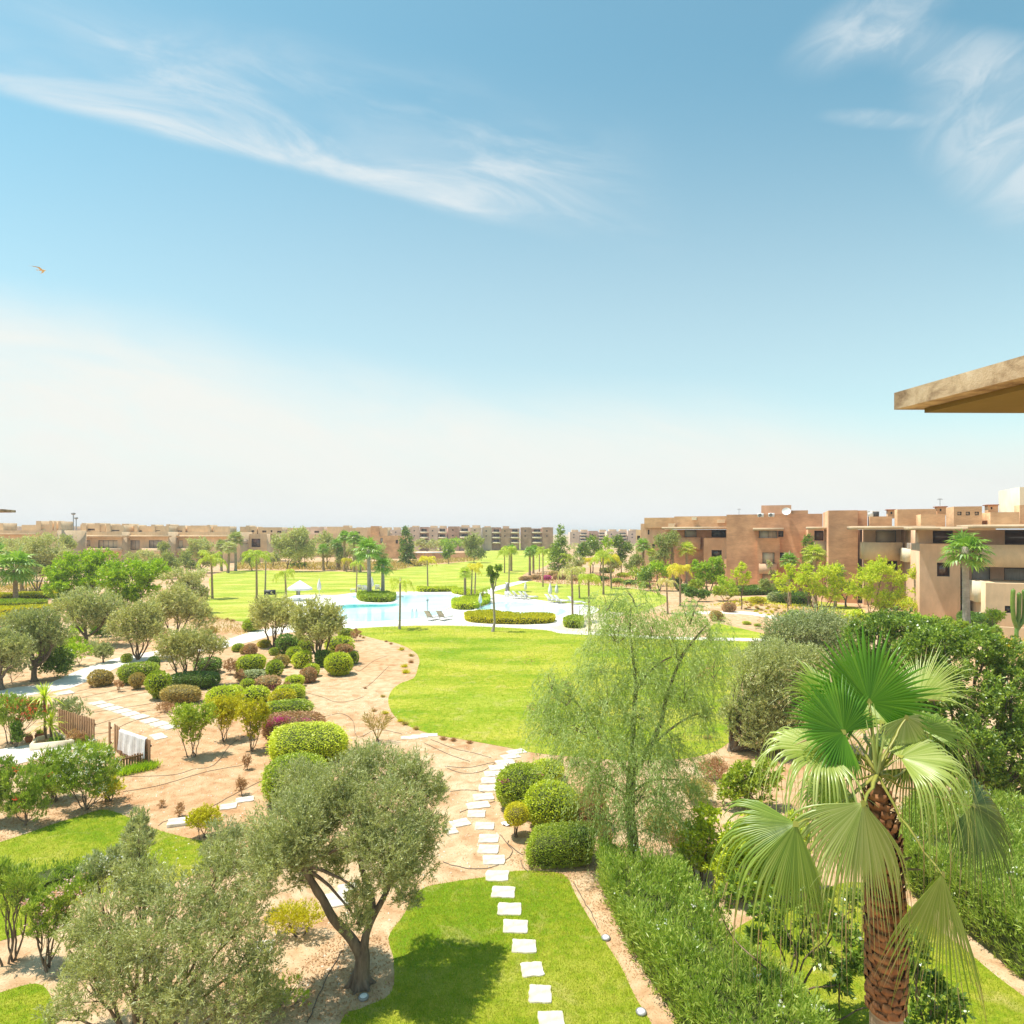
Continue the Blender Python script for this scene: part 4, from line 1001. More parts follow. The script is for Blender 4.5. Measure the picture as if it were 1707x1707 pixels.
# bare-stem palm sapling
p0 = G(629, 1237); t = thing('palm_sapling', 'young feather palm sapling with thin spread fronds on the sand', 'palm tree', p0)
mb = MB()
for i in range(9):
    a = i / 9 * 6.28; d = np.array([math.cos(a) * .55, math.sin(a) * .3, 1.0]); P = bend((0, 0, .1), unit(d) * rng.uniform(1.1, 1.5), 9, -.08, .02); mb.tube(P, np.linspace(.015, .004, 9), 4)
    T = unit(np.gradient(P, axis=0)); sd = unit(np.cross(T, [0, 1, .2])); 
    for s in (-1, 1):
        for q in (3, 4, 5, 6, 7, 8): mb.quads(leaves(P[q][None] + rng.normal(size=(3, 3)) * .02, unit(T[q] + sd[q] * s * .6 + rng.normal(size=(3, 3)) * .1), .26, .03))
mb.build('fronds', 'clip_dry', t); mb = MB(); mb.tube([[0, 0, -.02], [0, 0, .1], [0, 0, .2]], [.06, .07, .04], 7); mb.build('trunk', 'bark_warm', t, True)

# ---- olives of the left bed (middle distance)
og = 'olive trees of the left garden'
OL = [
 ((141, 1078), [(118, 1010, 24, 24), (150, 1005, 28, 24), (180, 1012, 22, 20), (140, 1030, 32, 18), (165, 1030, 24, 16, .8)], 'round olive behind the white path, just right of the yellow hedges', .16, 1),
 ((57, 1136), [(35, 1045, 28, 24), (72, 1040, 28, 24), (95, 1055, 22, 20), (50, 1070, 30, 20), (75, 1072, 20, 16, .5)], 'wide olive with a thick knotty trunk beside the white path', .17, 1),
 ((2, 1150), [(-30, 1080, 30, 28), (5, 1075, 28, 26), (28, 1085, 24, 24), (-10, 1100, 30, 20)], 'olive cut by the left photo edge above the white path', .16, 1),
 ((228, 1100), [(205, 1038, 20, 22), (232, 1030, 22, 24), (255, 1045, 18, 20), (225, 1055, 26, 16), (245, 1025, 18, 16, .8)], 'multi-stemmed olive at the bend of the white path', .09, 5),
 ((292, 1066), [(268, 1010, 22, 22), (295, 1000, 24, 22), (318, 1012, 22, 20), (340, 1030, 14, 14), (295, 1025, 28, 16, .8)], 'warm grey olive behind the multi-stemmed one', .10, 3),
 ((310, 1142), [(283, 1076, 22, 22), (308, 1070, 24, 22), (335, 1072, 24, 18), (360, 1075, 16, 14), (300, 1092, 28, 14)], 'leaning olive with forked pale trunk among clipped bushes', .10, 3),
 ((457, 1079), [(438, 1020, 20, 22), (460, 1014, 22, 22), (480, 1025, 16, 20), (455, 1035, 26, 14)], 'left one of the two round-crowned olives before the pool', .12, 2),
 ((533, 1107), [(508, 1030, 20, 26), (530, 1020, 24, 24), (555, 1035, 20, 24), (530, 1052, 34, 16), (545, 1048, 22, 16, -.5)], 'right one of the two round-crowned olives before the pool', .13, 3),
 ((172, 1105), [(172, 1086, 13, 11)], 'small grey-green olive bush on the far side of the white path', .04, 3),
]
for b_, bl, lb, tr, st in OL:
    bl = [(q[0], q[1], q[2] * 1.13, q[3] * 1.08, *q[4:]) for q in bl]
    tree('olive_tree', lb, 'olive tree', b_, bl, 'olive_w' if b_[0] in (292, 310, 457, 533, 228) else 'olive', og if b_[0] != 172 else None, tr, .35, st, 'bark_warm' if b_[0] in (310, 228, 457, 533) else 'bark', 1.05)
for x, y, bl, st, m, lb in [((95), 1130, [(85, 1100, 22, 18), (105, 1098, 18, 20), (95, 1112, 26, 12)], 'bright', 'dense', 'dark green leafy bush between the olives by the white path'),
                        (132, 1110, [(125, 1088, 16, 14), (140, 1085, 14, 13)], 'weedy', 'bright', 'light green wild bush across the white path'),
                        (112, 1085, [(112, 1070, 20, 12)], 'weedy', 'bright', 'bright green weeds between two olive trunks'),
                        (20, 1140, [(15, 1110, 20, 18), (35, 1118, 16, 14)], 'weedy', 'greygreen', 'grey-green undergrowth at the foot of the edge olive'),
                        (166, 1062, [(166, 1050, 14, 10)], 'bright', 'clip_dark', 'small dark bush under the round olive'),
                        (110, 1012, [(108, 1000, 10, 10), (96, 1002, 8, 8)], 'bright', 'clip_dark', 'dark round bush at the right end of the yellow hedges')]:
    tree('wild_bush', lb, 'bush', (x, y), bl, st, None, .02, .15, 3, 'bark', 1.2, m, leafname='foliage', trunkname='stems')
for (x, y, bl, st, m, lb) in [(65, 1100, [(60, 1085, 16, 10), (78, 1088, 12, 9)], 'weedy', 'bright', 'fresh green weeds behind the wide olive trunk'),
    (150, 1090, [(150, 1080, 16, 8)], 'weedy', 'greygreen', 'pale weeds in front of the round olive trunk'),
    (262, 1062, [(258, 1052, 14, 8), (272, 1056, 10, 6)], 'twiggy', 'clip_rosy', 'reddish brush behind the multi-stemmed olive'),
    (350, 1060, [(350, 1052, 14, 6)], 'twiggy', 'clip_dry', 'dry brush right of the warm grey olive'),
    (195, 1066, [(192, 1052, 16, 10)], 'weedy', 'greygreen', 'pale green bush between the round olive and multi-stemmed olive'),
    (30, 1060, [(20, 1042, 22, 12), (42, 1045, 16, 10)], 'weedy', 'greygreen', 'grey-green bush in front of the lowest yellow hedge'),
    (245, 1030, [(240, 1012, 18, 12), (222, 1018, 14, 9)], 'weedy', 'far_pale', 'pale bush under the bright right-hand tree'),
    (130, 1062, [(128, 1050, 14, 8)], 'weedy', 'bright', 'green weeds at the foot of the round olive')]:
    tree('wild_bush', lb, 'bush', (x, y), bl, st, None, .02, .15, 3, 'bark', 1.2, m, leafname='foliage', trunkname='stems')
# ---- bright leafy trees left
tree('leafy_tree', 'bright green leafy tree, left of the two before the sand-coloured houses', 'tree', (118, 1010), [(100, 955, 26, 26), (135, 940, 34, 26), (172, 940, 30, 24), (125, 975, 34, 20), (160, 965, 30, 20), (95, 985, 20, 16)], 'bright', 'bright green trees', .15, .3, 2)
tree('leafy_tree', 'bright green leafy tree, right of the two before the sand-coloured houses', 'tree', (212, 1022), [(185, 960, 26, 24), (220, 955, 30, 26), (255, 952, 28, 22), (205, 985, 30, 20), (240, 980, 26, 20), (215, 1000, 20, 14)], 'bright', 'bright green trees', .15, .3, 2, mat='bright')
tree('leafy_tree', 'paler yellow-green tree at the left behind the fan palm', 'tree', (62, 985), [(40, 925, 28, 24), (75, 915, 30, 24), (100, 930, 20, 20), (60, 945, 34, 16), (88, 950, 22, 14)], 'far', None, .15, .3, 2, mat='far_pale')
tree('flowering_tree', 'pale yellowish green tree beside the far lawn edge', 'tree', (318, 1022), [(300, 965, 26, 18), (325, 960, 20, 16), (310, 985, 28, 18), (338, 990, 12, 14)], 'airy', None, .10, .3, 2, mat='far_pale', tau=1.5)
tree('far_tree', 'dark rounded tree close to the sand-coloured houses at the left', 'tree', (113, 960), [(110, 902, 10, 12), (118, 908, 9, 10)], 'far', None, .12, .4, 1)
for (bx, by, bl, st, m, lb) in [
    (275, 952, [(272, 912, 9, 9), (276, 922, 7, 8)], 'far', 'far_green', 'small dark tree in front of the shuttered windows'),
    (222, 960, [(222, 930, 14, 8)], 'far', 'far_green', 'low dark tree between the bright tree and the houses'),
    (283, 965, [(278, 936, 18, 14), (290, 945, 14, 12), (268, 945, 12, 12)], 'far', 'far_green', 'bluish green tree clump behind the bright right tree'),
    (335, 955, [(330, 908, 20, 12), (345, 918, 16, 12), (325, 925, 18, 12), (350, 935, 14, 10)], 'far', 'far_pale', 'pale feathery tree in front of the long house'),
    (310, 958, [(308, 932, 14, 14), (322, 940, 12, 12)], 'far', 'far_green', 'grey-green tree left of the two grey fan palms'),
    (478, 953, [(470, 905, 18, 18), (492, 900, 22, 20), (515, 915, 14, 16), (482, 920, 24, 12), (500, 892, 18, 12)], 'far', 'far_pale', 'wide pale green tree in the middle of the background row'),
    (508, 948, [(508, 924, 16, 12), (495, 930, 12, 9)], 'far', 'far_pale', 'smaller pale green tree in front of the wide pale one'),
    (545, 948, [(540, 900, 16, 14), (555, 910, 16, 14), (545, 920, 20, 12)], 'far', 'far_pale', 'pale green tree between two tall fan palms'),
    (498, 948, [(490, 943, 8, 5), (502, 943, 10, 4.5)], 'bright', 'clip_mid', 'low dark and bright bush under the wide pale tree'),
    (455, 945, [(458, 930, 9, 10)], 'far', 'far_green', 'dark bush left of the wide pale tree'),
    (677, 943, [(677, 886, 6, 8), (678, 897, 9, 9), (676, 910, 12, 10), (678, 922, 14, 9), (678, 932, 13, 7)], 'conifer', 'dense', 'tall dark conical tree right of the orange house'),
    (683, 943, [(686, 940, 12, 3.5)], 'bright', 'clip_dark', 'flat dark bush at the foot of the tall conical tree'),
    (748, 940, [(748, 917, 10, 10), (745, 925, 9, 8)], 'far', 'dense', 'small dark round tree behind the far lawn'),
    (790, 938, [(783, 905, 13, 14), (794, 900, 12, 12), (790, 918, 16, 12), (802, 923, 8, 9)], 'far', 'far_green', 'dark airy tree at the edge of the far fairway'),
    (712, 925, [(702, 906, 12, 8), (722, 908, 12, 8)], 'far', 'far_pale', 'bushy green trees left of the purple-brown flats'),
    (750, 922, [(742, 904, 12, 8), (760, 905, 12, 8)], 'far', 'bright', 'lime green trees before the purple-brown flats'),
    (932, 957, [(934, 885, 6, 9), (935, 900, 10, 10), (933, 915, 16, 12), (932, 930, 18, 12), (930, 943, 16, 8)], 'conifer', 'dense', 'tall dark tree standing before the distant flats'),
    (988, 955, [(985, 905, 13, 10), (995, 915, 10, 10), (980, 920, 10, 9)], 'far', 'dense', 'dark green round tree right of the tall dark tree'),
    (1036, 958, [(1030, 905, 11, 12), (1042, 915, 13, 14), (1032, 930, 14, 12)], 'far', 'dense', 'dark green tree left of the brick building end'),
    (1018, 965, [(1012, 930, 14, 12), (1022, 940, 12, 10)], 'far', 'far_green', 'grey-green tree below the dark green tree'),
    (1060, 971, [(1062, 935, 12, 12), (1052, 945, 12, 10)], 'far', 'far_green', 'grey-green tree under the left fan palm of the brick building'),
    (1112, 977, [(1104, 905, 14, 14), (1120, 897, 12, 12), (1108, 925, 16, 12), (1096, 935, 12, 10)], 'far', 'far_green', 'bluish green tree hiding the balcony of the brick building'),
    (1100, 985, [(1095, 945, 13, 12), (1108, 950, 14, 14)], 'bright', 'bright', 'yellow-green bushy tree behind the yellow palm'),
    (1085, 985, [(1080, 958, 12, 12), (1070, 965, 12, 8)], 'far', 'dense', 'dark bush behind the pale palm'),
    (1182, 988, [(1165, 945, 16, 14), (1190, 940, 18, 16), (1178, 960, 22, 14), (1200, 958, 10, 12)], 'bright', 'bright', 'rounded green tree against the brick facade'),
    (1165, 990, [(1160, 975, 14, 8)], 'bright', 'clip_mid', 'green bush below the rounded green tree'),
    (958, 962, [(953, 945, 10, 8), (965, 935, 12, 10)], 'far', 'far_pale', 'pale feathery tree behind the yellow-green palms'),
    (420, 951, [(412, 932, 10, 9), (424, 936, 9, 8)], 'far', 'far_green', 'low grey-green tree under the large dark window house'),
    (585, 950, [(583, 915, 14, 10), (598, 925, 14, 12), (570, 930, 12, 10)], 'far', 'far_pale', 'pale green tree behind the tallest fan palms'),
    (630, 950, [(622, 925, 14, 12), (636, 918, 10, 10), (645, 932, 9, 8)], 'far', 'far_pale', 'pale green tree left of the orange-tan house wall'),
    (700, 944, [(696, 938, 10, 4), (712, 938, 10, 4)], 'far', 'clip_dry', 'low dry shrubs right of the conical tree foot'),
    (245, 955, [(240, 925, 12, 9), (255, 930, 12, 9)], 'far', 'far_pale', 'pale bushy tree between the bright right tree and shuttered house'),
    (20, 968, [(-10, 905, 22, 14), (20, 912, 22, 14), (45, 905, 18, 12)], 'far', 'far_pale', 'pale tree mass in front of the leftmost house'),
    (1000, 962, [(1002, 928, 10, 10), (1012, 905, 9, 9)], 'far', 'bright', 'light green tree between the two dark green trees'),
    (968, 958, [(972, 912, 9, 9), (966, 925, 10, 9)], 'far', 'dense', 'dark tree just right of the tall dark tree'),
    (1070, 975, [(1060, 955, 12, 8), (1078, 950, 10, 8)], 'far', 'clip_mid', 'bushy green mass at the left corner of the brick building'),
    (1230, 992, [(1215, 975, 12, 9), (1205, 968, 10, 9)], 'far', 'bright', 'green shrub at the right of the rounded green tree'),
    (1410, 1012, [(1400, 975, 14, 10), (1415, 980, 12, 9)], 'far', 'dense', 'dark bush at the foot of the brick pier'),
    (1347, 1011, [(1347, 905, 8, 14), (1348, 925, 12, 14), (1346, 945, 12, 10)], 'conifer', 'dense', 'dark conical tree beside the fan palm at the brick building')]:
    tree('far_tree' if by < 975 else 'garden_tree', lb, 'tree', (bx, by), bl, st, 'trees beyond the lawns', .13, .35, 1 if st != 'bright' else 2, 'bark', 1.0, m, tw=2)
for (bx, by, bl, m, lb) in [
    (1236, 1016, [(1228, 955, 9, 9), (1243, 960, 9, 9), (1236, 945, 8, 8), (1240, 970, 9, 6)], 'lime', 'slender young tree with a thin bare trunk before the brick wall'),
    (1286, 990, [(1284, 940, 5, 8), (1288, 955, 6, 8)], 'far_pale', 'thin sapling before the white shutter'),
    (1314, 1027, [(1300, 965, 12, 10), (1322, 960, 12, 12), (1308, 980, 14, 8), (1318, 945, 10, 8)], 'lime', 'young yellow-green tree on a curved thin trunk'),
    (1367, 1030, [(1335, 975, 14, 12), (1350, 962, 20, 15), (1380, 950, 22, 16), (1395, 970, 16, 13), (1360, 985, 18, 11), (1385, 990, 20, 12), (1345, 945, 10, 8)], 'lime', 'spreading yellow-green tree, leftmost of three before the balconies'),
    (1452, 1034, [(1440, 962, 24, 17), (1470, 948, 26, 18), (1495, 965, 18, 15), (1455, 990, 24, 14), (1485, 995, 22, 13), (1425, 985, 14, 12), (1470, 1010, 20, 10)], 'lime', 'spreading yellow-green tree, middle of three before the balconies'),
    (1546, 1028, [(1530, 955, 16, 12), (1555, 960, 14, 12), (1575, 985, 20, 13), (1540, 985, 18, 12), (1560, 1005, 24, 11), (1585, 1000, 18, 12), (1515, 1010, 20, 12), (1570, 960, 16, 14)], 'lime', 'spreading yellow-green tree, rightmost of three before the balconies')]:
    tree('young_tree', lb, 'tree', (bx, by), bl, 'airy', 'young yellow-green trees', .07, .45, 1 if by < 1030 and bx < 1330 else 3, 'bark_warm', 1.25, m, tw=5)

# ---- palms: foot, crown middle, crown radius (px), kind, leaf material, label
fg = 'palms around the pool and lawns'
for a in [
 (666, 1049, 667, 972, 19, 'd', 'palm_lime', 'thin feather palm standing alone on the lawn in front of the pool', 1, 'palm_trunk_grey'),
 (428, 999, 427, 928, 20, 'q', 'palm_lime', 'feather palm with yellowish drooping crown left of the pool', None, None),
 (442, 988, 443, 928, 15, 'd', 'palm_pale', 'thin grey-trunked palm just right of the drooping feather palm', None, 'palm_trunk_grey'),
 (477, 998, 475, 956, 18, 'd', 'palm_lime', 'shorter feather palm above the open white parasol', None, None),
 (354, 998, 352, 932, 21, 'q', 'palm_lime', 'green feather palm at the left edge of the far lawn', 1, None),
 (594, 988, 595, 940, 12, 'd', 'palm_lime', 'slim feather palm left of the island palms', None, None),
 (713, 980, 712, 934, 14, 'q', 'palm_yellow', 'yellow feather palm alone on the far lawn', None, 'palm_trunk_grey'),
 (616, 996, 614, 922, 24, 'f', 'palm_green', 'large fan palm on the pool island', 1, 'palm_trunk_grey'),
 (638, 994.5, 638, 947, 17, 'f', 'palm_green', 'smaller fan palm on the pool island', 2, 'palm_trunk_grey'),
 (539, 951, 538.5, 917, 11, 'f', 'palm_green', 'short fan palm in the background row left of the tall pair', 2, None),
 (562, 950, 562, 908, 11, 'f', 'palm_green', 'tall thin fan palm left of the tallest background fan palm', 3, None),
 (574, 952, 574, 897, 12, 'f', 'palm_green', 'tallest fan palm of the background row', 1, None),
 (590, 954, 590, 898, 13, 'f', 'palm_green', 'tall fan palm right behind the tallest one', 2, None),
 (600, 954, 602, 905, 12, 'f', 'palm_green', 'tall fan palm behind the island palm', 3, None),
 (565, 950, 568, 922, 9, 'f', 'palm_green', 'small fan palm low among the background palms', 1, None),
 (578, 953, 578, 935, 10, 'q', 'palm_yellow', 'low yellow palm at the edge of the far lawn', None, None),
 (369, 952, 369, 912, 12, 'f', 'far_green', 'grey fan palm, left of the pair before the long house', 1, 'palm_trunk_grey'),
 (393, 952, 392, 900, 14, 'f', 'far_green', 'grey fan palm, right of the pair before the long house', 2, 'palm_trunk_grey'),
 (380, 955, 382, 915, 13, 'f', 'far_pale', 'pale feathery palm between the two grey fan palms', 3, None),
 (26, 1001, 24, 952, 36, 'f', 'palm_green', 'fan palm growing out of the yellow hedges at the left edge', 3, 'palm_trunk'),
 (-8, 975, -6, 930, 24, 'f', 'palm_green', 'fan palm crown cut by the left photo edge', 1, None),
 (36, 992, 36, 962, 15, 'f', 'palm_green', 'shorter fan palm behind the hedge palm', 2, None),
 (775, 1004, 775, 957, 13, 'f', 'palm_lime', 'leftmost palm in the round hedge by the pool', 2, None),
 (785, 1002, 787, 950, 13, 'q', 'palm_yellow', 'middle palm in the round hedge by the pool', None, None),
 (791, 998, 793, 945, 13, 'q', 'palm_yellow', 'rightmost yellow palm in the round hedge by the pool', None, None),
 (801, 1006, 806, 983, 13, 'd', 'palm_lime', 'low drooping palm behind the closed parasol at the hedge', None, None),
 (841, 955, 841, 923, 11, 'q', 'palm_lime', 'left palm of the trio on the far lawn', None, None),
 (848, 986, 849, 917, 13, 'q', 'palm_lime', 'tall front palm of the trio, behind the dark shower post', None, None),
 (852, 952, 852, 918, 11, 'f', 'palm_green', 'rear palm of the trio on the far lawn', 3, None),
 (883, 959, 883, 922, 11, 'f', 'palm_green', 'first from the left of the palms by the reddish beds', 1, None),
 (889, 956, 889, 918, 10, 'f', 'palm_green', 'second from the left of the palms by the reddish beds', 2, None),
 (899, 953, 899, 916, 10, 'q', 'palm_lime', 'third from the left of the palms by the reddish beds', None, None),
 (905, 978, 905, 921, 12, 'q', 'palm_lime', 'tall palm just left of the magenta bougainvillea', None, None),
 (954.5, 1036, 953, 954, 21, 'd', 'palm_pale', 'pale thin palm growing from the small square hedge', 1, None),
 (982.5, 1053, 981, 966, 19, 'q', 'palm_lime', 'yellow-green palm in front of the pool fence', 2, None),
 (966, 997, 964, 952, 14, 'q', 'palm_lime', 'palm behind the rightmost lounger', None, None),
 (984.6, 962, 984, 936, 14, 'q', 'palm_yellow', 'arching yellow palm before the dark bushes', 2, None),
 (1006, 991, 1005, 928, 18, 'q', 'palm_lime', 'tall feather palm, left of two near the brick building end', 1, None),
 (1019, 981, 1018, 932, 15, 'q', 'palm_yellow', 'feather palm, right of two near the brick building end', 3, None),
 (944, 958, 946, 931, 13, 'q', 'palm_lime', 'yellow-green palm in front of the tall dark tree', None, None),
 (1134, 1010, 1133, 950, 19, 'q', 'palm_yellow', 'bright yellow palm in front of the brick building', 2, None),
 (1113, 1023, 1111, 970, 17, 'd', 'palm_pale', 'pale dried palm left of the bright yellow palm', 2, None),
 (1124, 976, 1120, 903, 13, 'f', 'palm_lime', 'fan palm reaching the balcony at the left of the brick building', 1, None),
 (1072, 969, 1072, 911, 14, 'f', 'palm_green', 'fan palm at the left corner of the brick building', 2, None),
 (1084, 970, 1085, 922, 9, 'f', 'palm_lime', 'small fan palm beside the left corner of the brick building', 1, None),
 (1146, 977, 1145, 918, 15, 'f', 'palm_lime', 'fan palm before the left wing of the brick building', 3, None),
 (1358, 1013, 1358, 926, 19, 'f', 'palm_lime', 'big fan palm beside the brick pier', 3, None),
 (1316, 1010, 1316, 936, 15, 'f', 'palm_green', 'smaller fan palm below the big one beside the brick pier', 2, None),
 (1392, 1014, 1395, 955, 14, 'f', 'palm_green', 'fan palm crown at the foot of the brick pier', 1, None),
 (1611, 1064, 1609, 925, 36, 'f', 'palm_green', 'tall fan palm in front of the right balconies', 1, 'palm_trunk_grey'),
]:
    palm(a[0], a[1], a[2], a[3], a[4], a[5], a[6], a[7], fg, a[8], a[9])
for (x, y, bl, st, m, lb) in [(1335, 1050, [(1325, 1030, 18, 12), (1345, 1034, 16, 10)], 'bright', 'bright', 'light green bush in front of the leftmost yellow-green tree'),
    (1385, 1054, [(1375, 1030, 20, 14), (1400, 1035, 18, 12)], 'dense', 'clip_mid', 'green bush below the leftmost yellow-green tree'),
    (1436, 1056, [(1425, 1032, 18, 14), (1445, 1036, 18, 12)], 'bright', 'clip_light', 'light bush between the leftmost and middle yellow-green trees'),
    (1484, 1056, [(1475, 1030, 20, 14), (1500, 1034, 18, 13)], 'dense', 'dense', 'dark bush right below the middle yellow-green tree'),
    (1535, 1060, [(1525, 1036, 20, 14), (1550, 1040, 20, 12)], 'bright', 'bright', 'green bush at the foot of the rightmost yellow-green tree'),
    (1585, 1064, [(1575, 1042, 20, 13), (1600, 1046, 18, 12)], 'dense', 'clip_mid', 'green bush left of the tall fan palm trunk'),
    (1640, 1070, [(1632, 1052, 18, 11)], 'dense', 'dense', 'low dark bush right of the tall fan palm trunk'),
    (1290, 1000, [(1275, 975, 10, 9), (1300, 978, 12, 9)], 'bright', 'far_green', 'grey-green shrub under the white shutter'),
    (1210, 1002, [(1200, 985, 14, 8), (1222, 988, 12, 7)], 'bright', 'clip_mid', 'green shrub by the slender young tree'),
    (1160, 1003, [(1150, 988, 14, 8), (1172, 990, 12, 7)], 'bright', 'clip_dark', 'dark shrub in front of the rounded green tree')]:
    tree('garden_shrub', lb, 'shrub', (x, y), bl, st, None, .04, .15, 4, 'bark', 1.1, m, leafname='foliage', trunkname='stems')
# pom-pom topiary tree on tall trunk
tree('topiary_tree', 'tall pom-pom topiary tree with dark ball tufts on the lawn before the pool', 'tree', (821.5, 1053), [(817, 949, 6, 6), (831, 948, 7.5, 5.5), (819, 958, 7, 6), (825, 960, 6, 5), (821, 968, 3, 6)], 'bright', None, .13, .80, 1, 'palm_trunk_grey', 1.6, 'dense', tw=1)

# ---- hedges
for lb, pxs, h, m in [
 ('low clipped hedge ring around the island palms', [(596, 997), (602, 1002.5), (625, 1004.5), (648, 1004), (658, 1000), (655, 996), (625, 994.5), (602, 995)], .75, 'clip_mid'),
 ('low hedge behind the far pool edge', [(697, 986.5), (715, 987.3), (752, 986.6), (762, 985.5), (752, 984.8), (715, 985.2), (699, 984.5)], .6, 'clip_light'),
 ('low hedge between the far pool edge and the palm trio hedge', [(756, 989.5), (772, 992.5), (792, 995), (796, 992), (775, 988.5), (757, 987)], .6, 'clip_light'),
 ('clipped rounded hedge under three palms right of the pool', [(755, 1010), (757, 1015.5), (775, 1017), (792, 1015.5), (803, 1011), (814, 1007), (815, 1002), (805, 1000), (790, 1002), (772, 1005)], .85, 'clip_light'),
 ('crescent flower hedge in front of the small pool', [(777, 1031), (779, 1036), (800, 1039), (850, 1041), (900, 1040.5), (922, 1038), (922, 1033), (905, 1031.5), (860, 1032), (830, 1028.5), (800, 1027)], .65, 'clip_yellow'),
 ('small dark square hedge at the foot of the pale palm', [(941, 1042), (943, 1046.5), (958, 1048), (970, 1046), (970, 1041), (956, 1038.5)], .8, 'clip_mid'),
 ('yellow topped hedge, uppermost of the left rows', [(-60, 1001), (0, 1001), (90, 997), (97, 993), (40, 996), (-60, 998)], .7, 'clip_yellow'),
 ('dark hedge, second of the left rows from the top', [(-60, 1012), (0, 1013), (60, 1011), (78, 1008), (40, 1007), (-60, 1008)], .6, 'clip_mid'),
 ('yellow topped hedge, third of the left rows from the top', [(-60, 1028), (0, 1027), (50, 1024), (104, 1018), (104, 1015), (40, 1020), (-60, 1022)], .7, 'clip_yellow'),
 ('yellow topped hedge, lowest of the left rows', [(-60, 1043), (0, 1042), (46, 1038), (46, 1033), (-60, 1036)], .7, 'clip_yellow'),
 ('dark hedge in front of the brick building terrace', [(1222, 993), (1260, 992.5), (1298, 991), (1298, 986), (1260, 987), (1222, 989)], 1.0, 'clip_dark'),
 ('dark box hedge left of the right-hand ground floor', [(1600, 1052), (1650, 1060), (1652, 1048), (1605, 1042)], 1.4, 'clip_dark'),
 ('long dark hedge under the yellow-green trees', [(1296, 1005), (1345, 1008), (1345, 1001), (1296, 999)], 1.2, 'clip_dark'),
 ]: hedge(lb, pxs, h, m, group=None, tau=3.0, loose=.06)
hg = 'bushes in the bed beyond the pool'
for i, (x, y, w, h, m, lb) in enumerate([(1005, 968, 20, 8, 'clip_dark', 'dark cushion bush left of the feather palm pair'), (1028, 972, 22, 9, 'clip_mid', 'green cushion bush behind the right feather palm'), (1050, 975, 22, 9, 'clip_dark', 'dark cushion bush under the grey-green trees'), (1012, 955, 24, 9, 'clip_light', 'light green low bush behind the feather palms'),
        (1075, 980, 20, 10, 'clip_mid', 'green cushion bush left of the pale palm'), (1040, 962, 22, 8, 'clip_light', 'light flat bush below the dark tree'), (992, 967, 14, 8, 'clip_mid', 'small green bush below the arching yellow palm'), (1140, 985, 26, 12, 'clip_dark', 'dark bush between the yellow palm and the round tree'), (1125, 975, 22, 14, 'clip_dark', 'dark bush behind the yellow palm trunk'),
        (875, 968, 20, 8, 'clip_rosy', 'reddish bush at the left tip of the far bed'), (893, 966, 18, 8, 'clip_rosy', 'reddish bush beneath the group of palms'), (935, 966, 26, 10, 'clip_rosy', 'orange-red bush right of the magenta bougainvillea'), (958, 968, 18, 7, 'clip_dry', 'dry yellowish bush right of the orange-red one'), (925, 960, 20, 8, 'clip_dry', 'dry bush behind the bougainvillea'),
        (1215, 1020, 22, 16, 'clip_rosy', 'rosy dry bush at the right of the pepper tree top'), (1195, 1035, 22, 18, 'clip_dry', 'dry yellowish bush beside the right path'), (1262, 1044, 12, 5, 'clip_light', 'small green edging bush on the right lawn strip'), (1245, 1041, 14, 6, 'clip_light', 'low green edging bush at the right lawn strip'),
        (1280, 1052, 14, 7, 'clip_rosy', 'small reddish bush at the end of the right lawn strip'), (1300, 1004, 36, 18, 'greygreen', 'white-flowered pale bush before the terrace hedge'), (1262, 1006, 26, 12, 'clip_yellow', 'yellow grassy bush left of the pale flowering bush'), (1475, 1040, 40, 20, 'dense', 'dark bush below the middle yellow-green tree'), (1505, 1000, 26, 34, 'dense', 'dark round bush between two yellow-green trees'),
        (1325, 1052, 16, 12, 'clip_dry', 'dry bush near the right path end')]):
    clipped(x, y, w, h, m, 'round', lb, hg, name='garden_bush')
clipped(912, 967.5, 14, 9, 'flower_magenta', 'round', 'bright magenta bougainvillea ball beyond the pool', name='bougainvillea')
# far ground cover beyond the lawns
def meadow(pxs, n, h, mat, label, w=.12):
    P = np.array([G(*p)[:2] for p in pxs]); S = scatter(P, n); m = len(S); Yv = S[:, 1]
    D = rdir(m); D[:, 2] = np.abs(D[:, 2]) + .8; D = unit(D)
    b = MB(); b.quads(leaves(np.c_[S, np.zeros(m)], D, h * rng.uniform(.5, 1.4, m), w)); tag(b.build('undergrowth', mat), label, 'undergrowth', None, 'stuff')
meadow([(395, 950), (660, 952), (700, 942), (800, 935), (800, 930), (650, 938), (395, 940)], 5200, .9, 'clip_dry', 'dry pale grasses along the edge of the far lawn', .3)
meadow([(340, 1020), (300, 1050), (410, 1060), (440, 1040), (395, 1040)], 1200, .3, 'clip_dry', 'thin dry weeds on the bare soil below the far lawn', .05)
meadow([(870, 965), (905, 973), (1000, 978), (1090, 985), (1110, 975), (1060, 960), (900, 955)], 2500, .45, 'clip_rosy', 'reddish ground cover in the bed beyond the pool', .15)
meadow([(-60, 990), (110, 985), (105, 975), (-60, 978)], 700, .7, 'clip_dry', 'dry undergrowth behind the left hedges', .2)
meadow([(1180, 1010), (1230, 1000), (1330, 1000), (1420, 1020), (1400, 1030), (1330, 1020), (1270, 1012), (1230, 1012)], 1200, .3, 'clip_yellow', 'yellowish grasses in the bed before the brick building', .10)
meadow([(0, 1120), (60, 1105), (130, 1095), (190, 1085), (205, 1060), (120, 1050), (0, 1070)], 1800, .35, 'greygreen', 'weeds among the olives beside the white path', .06)
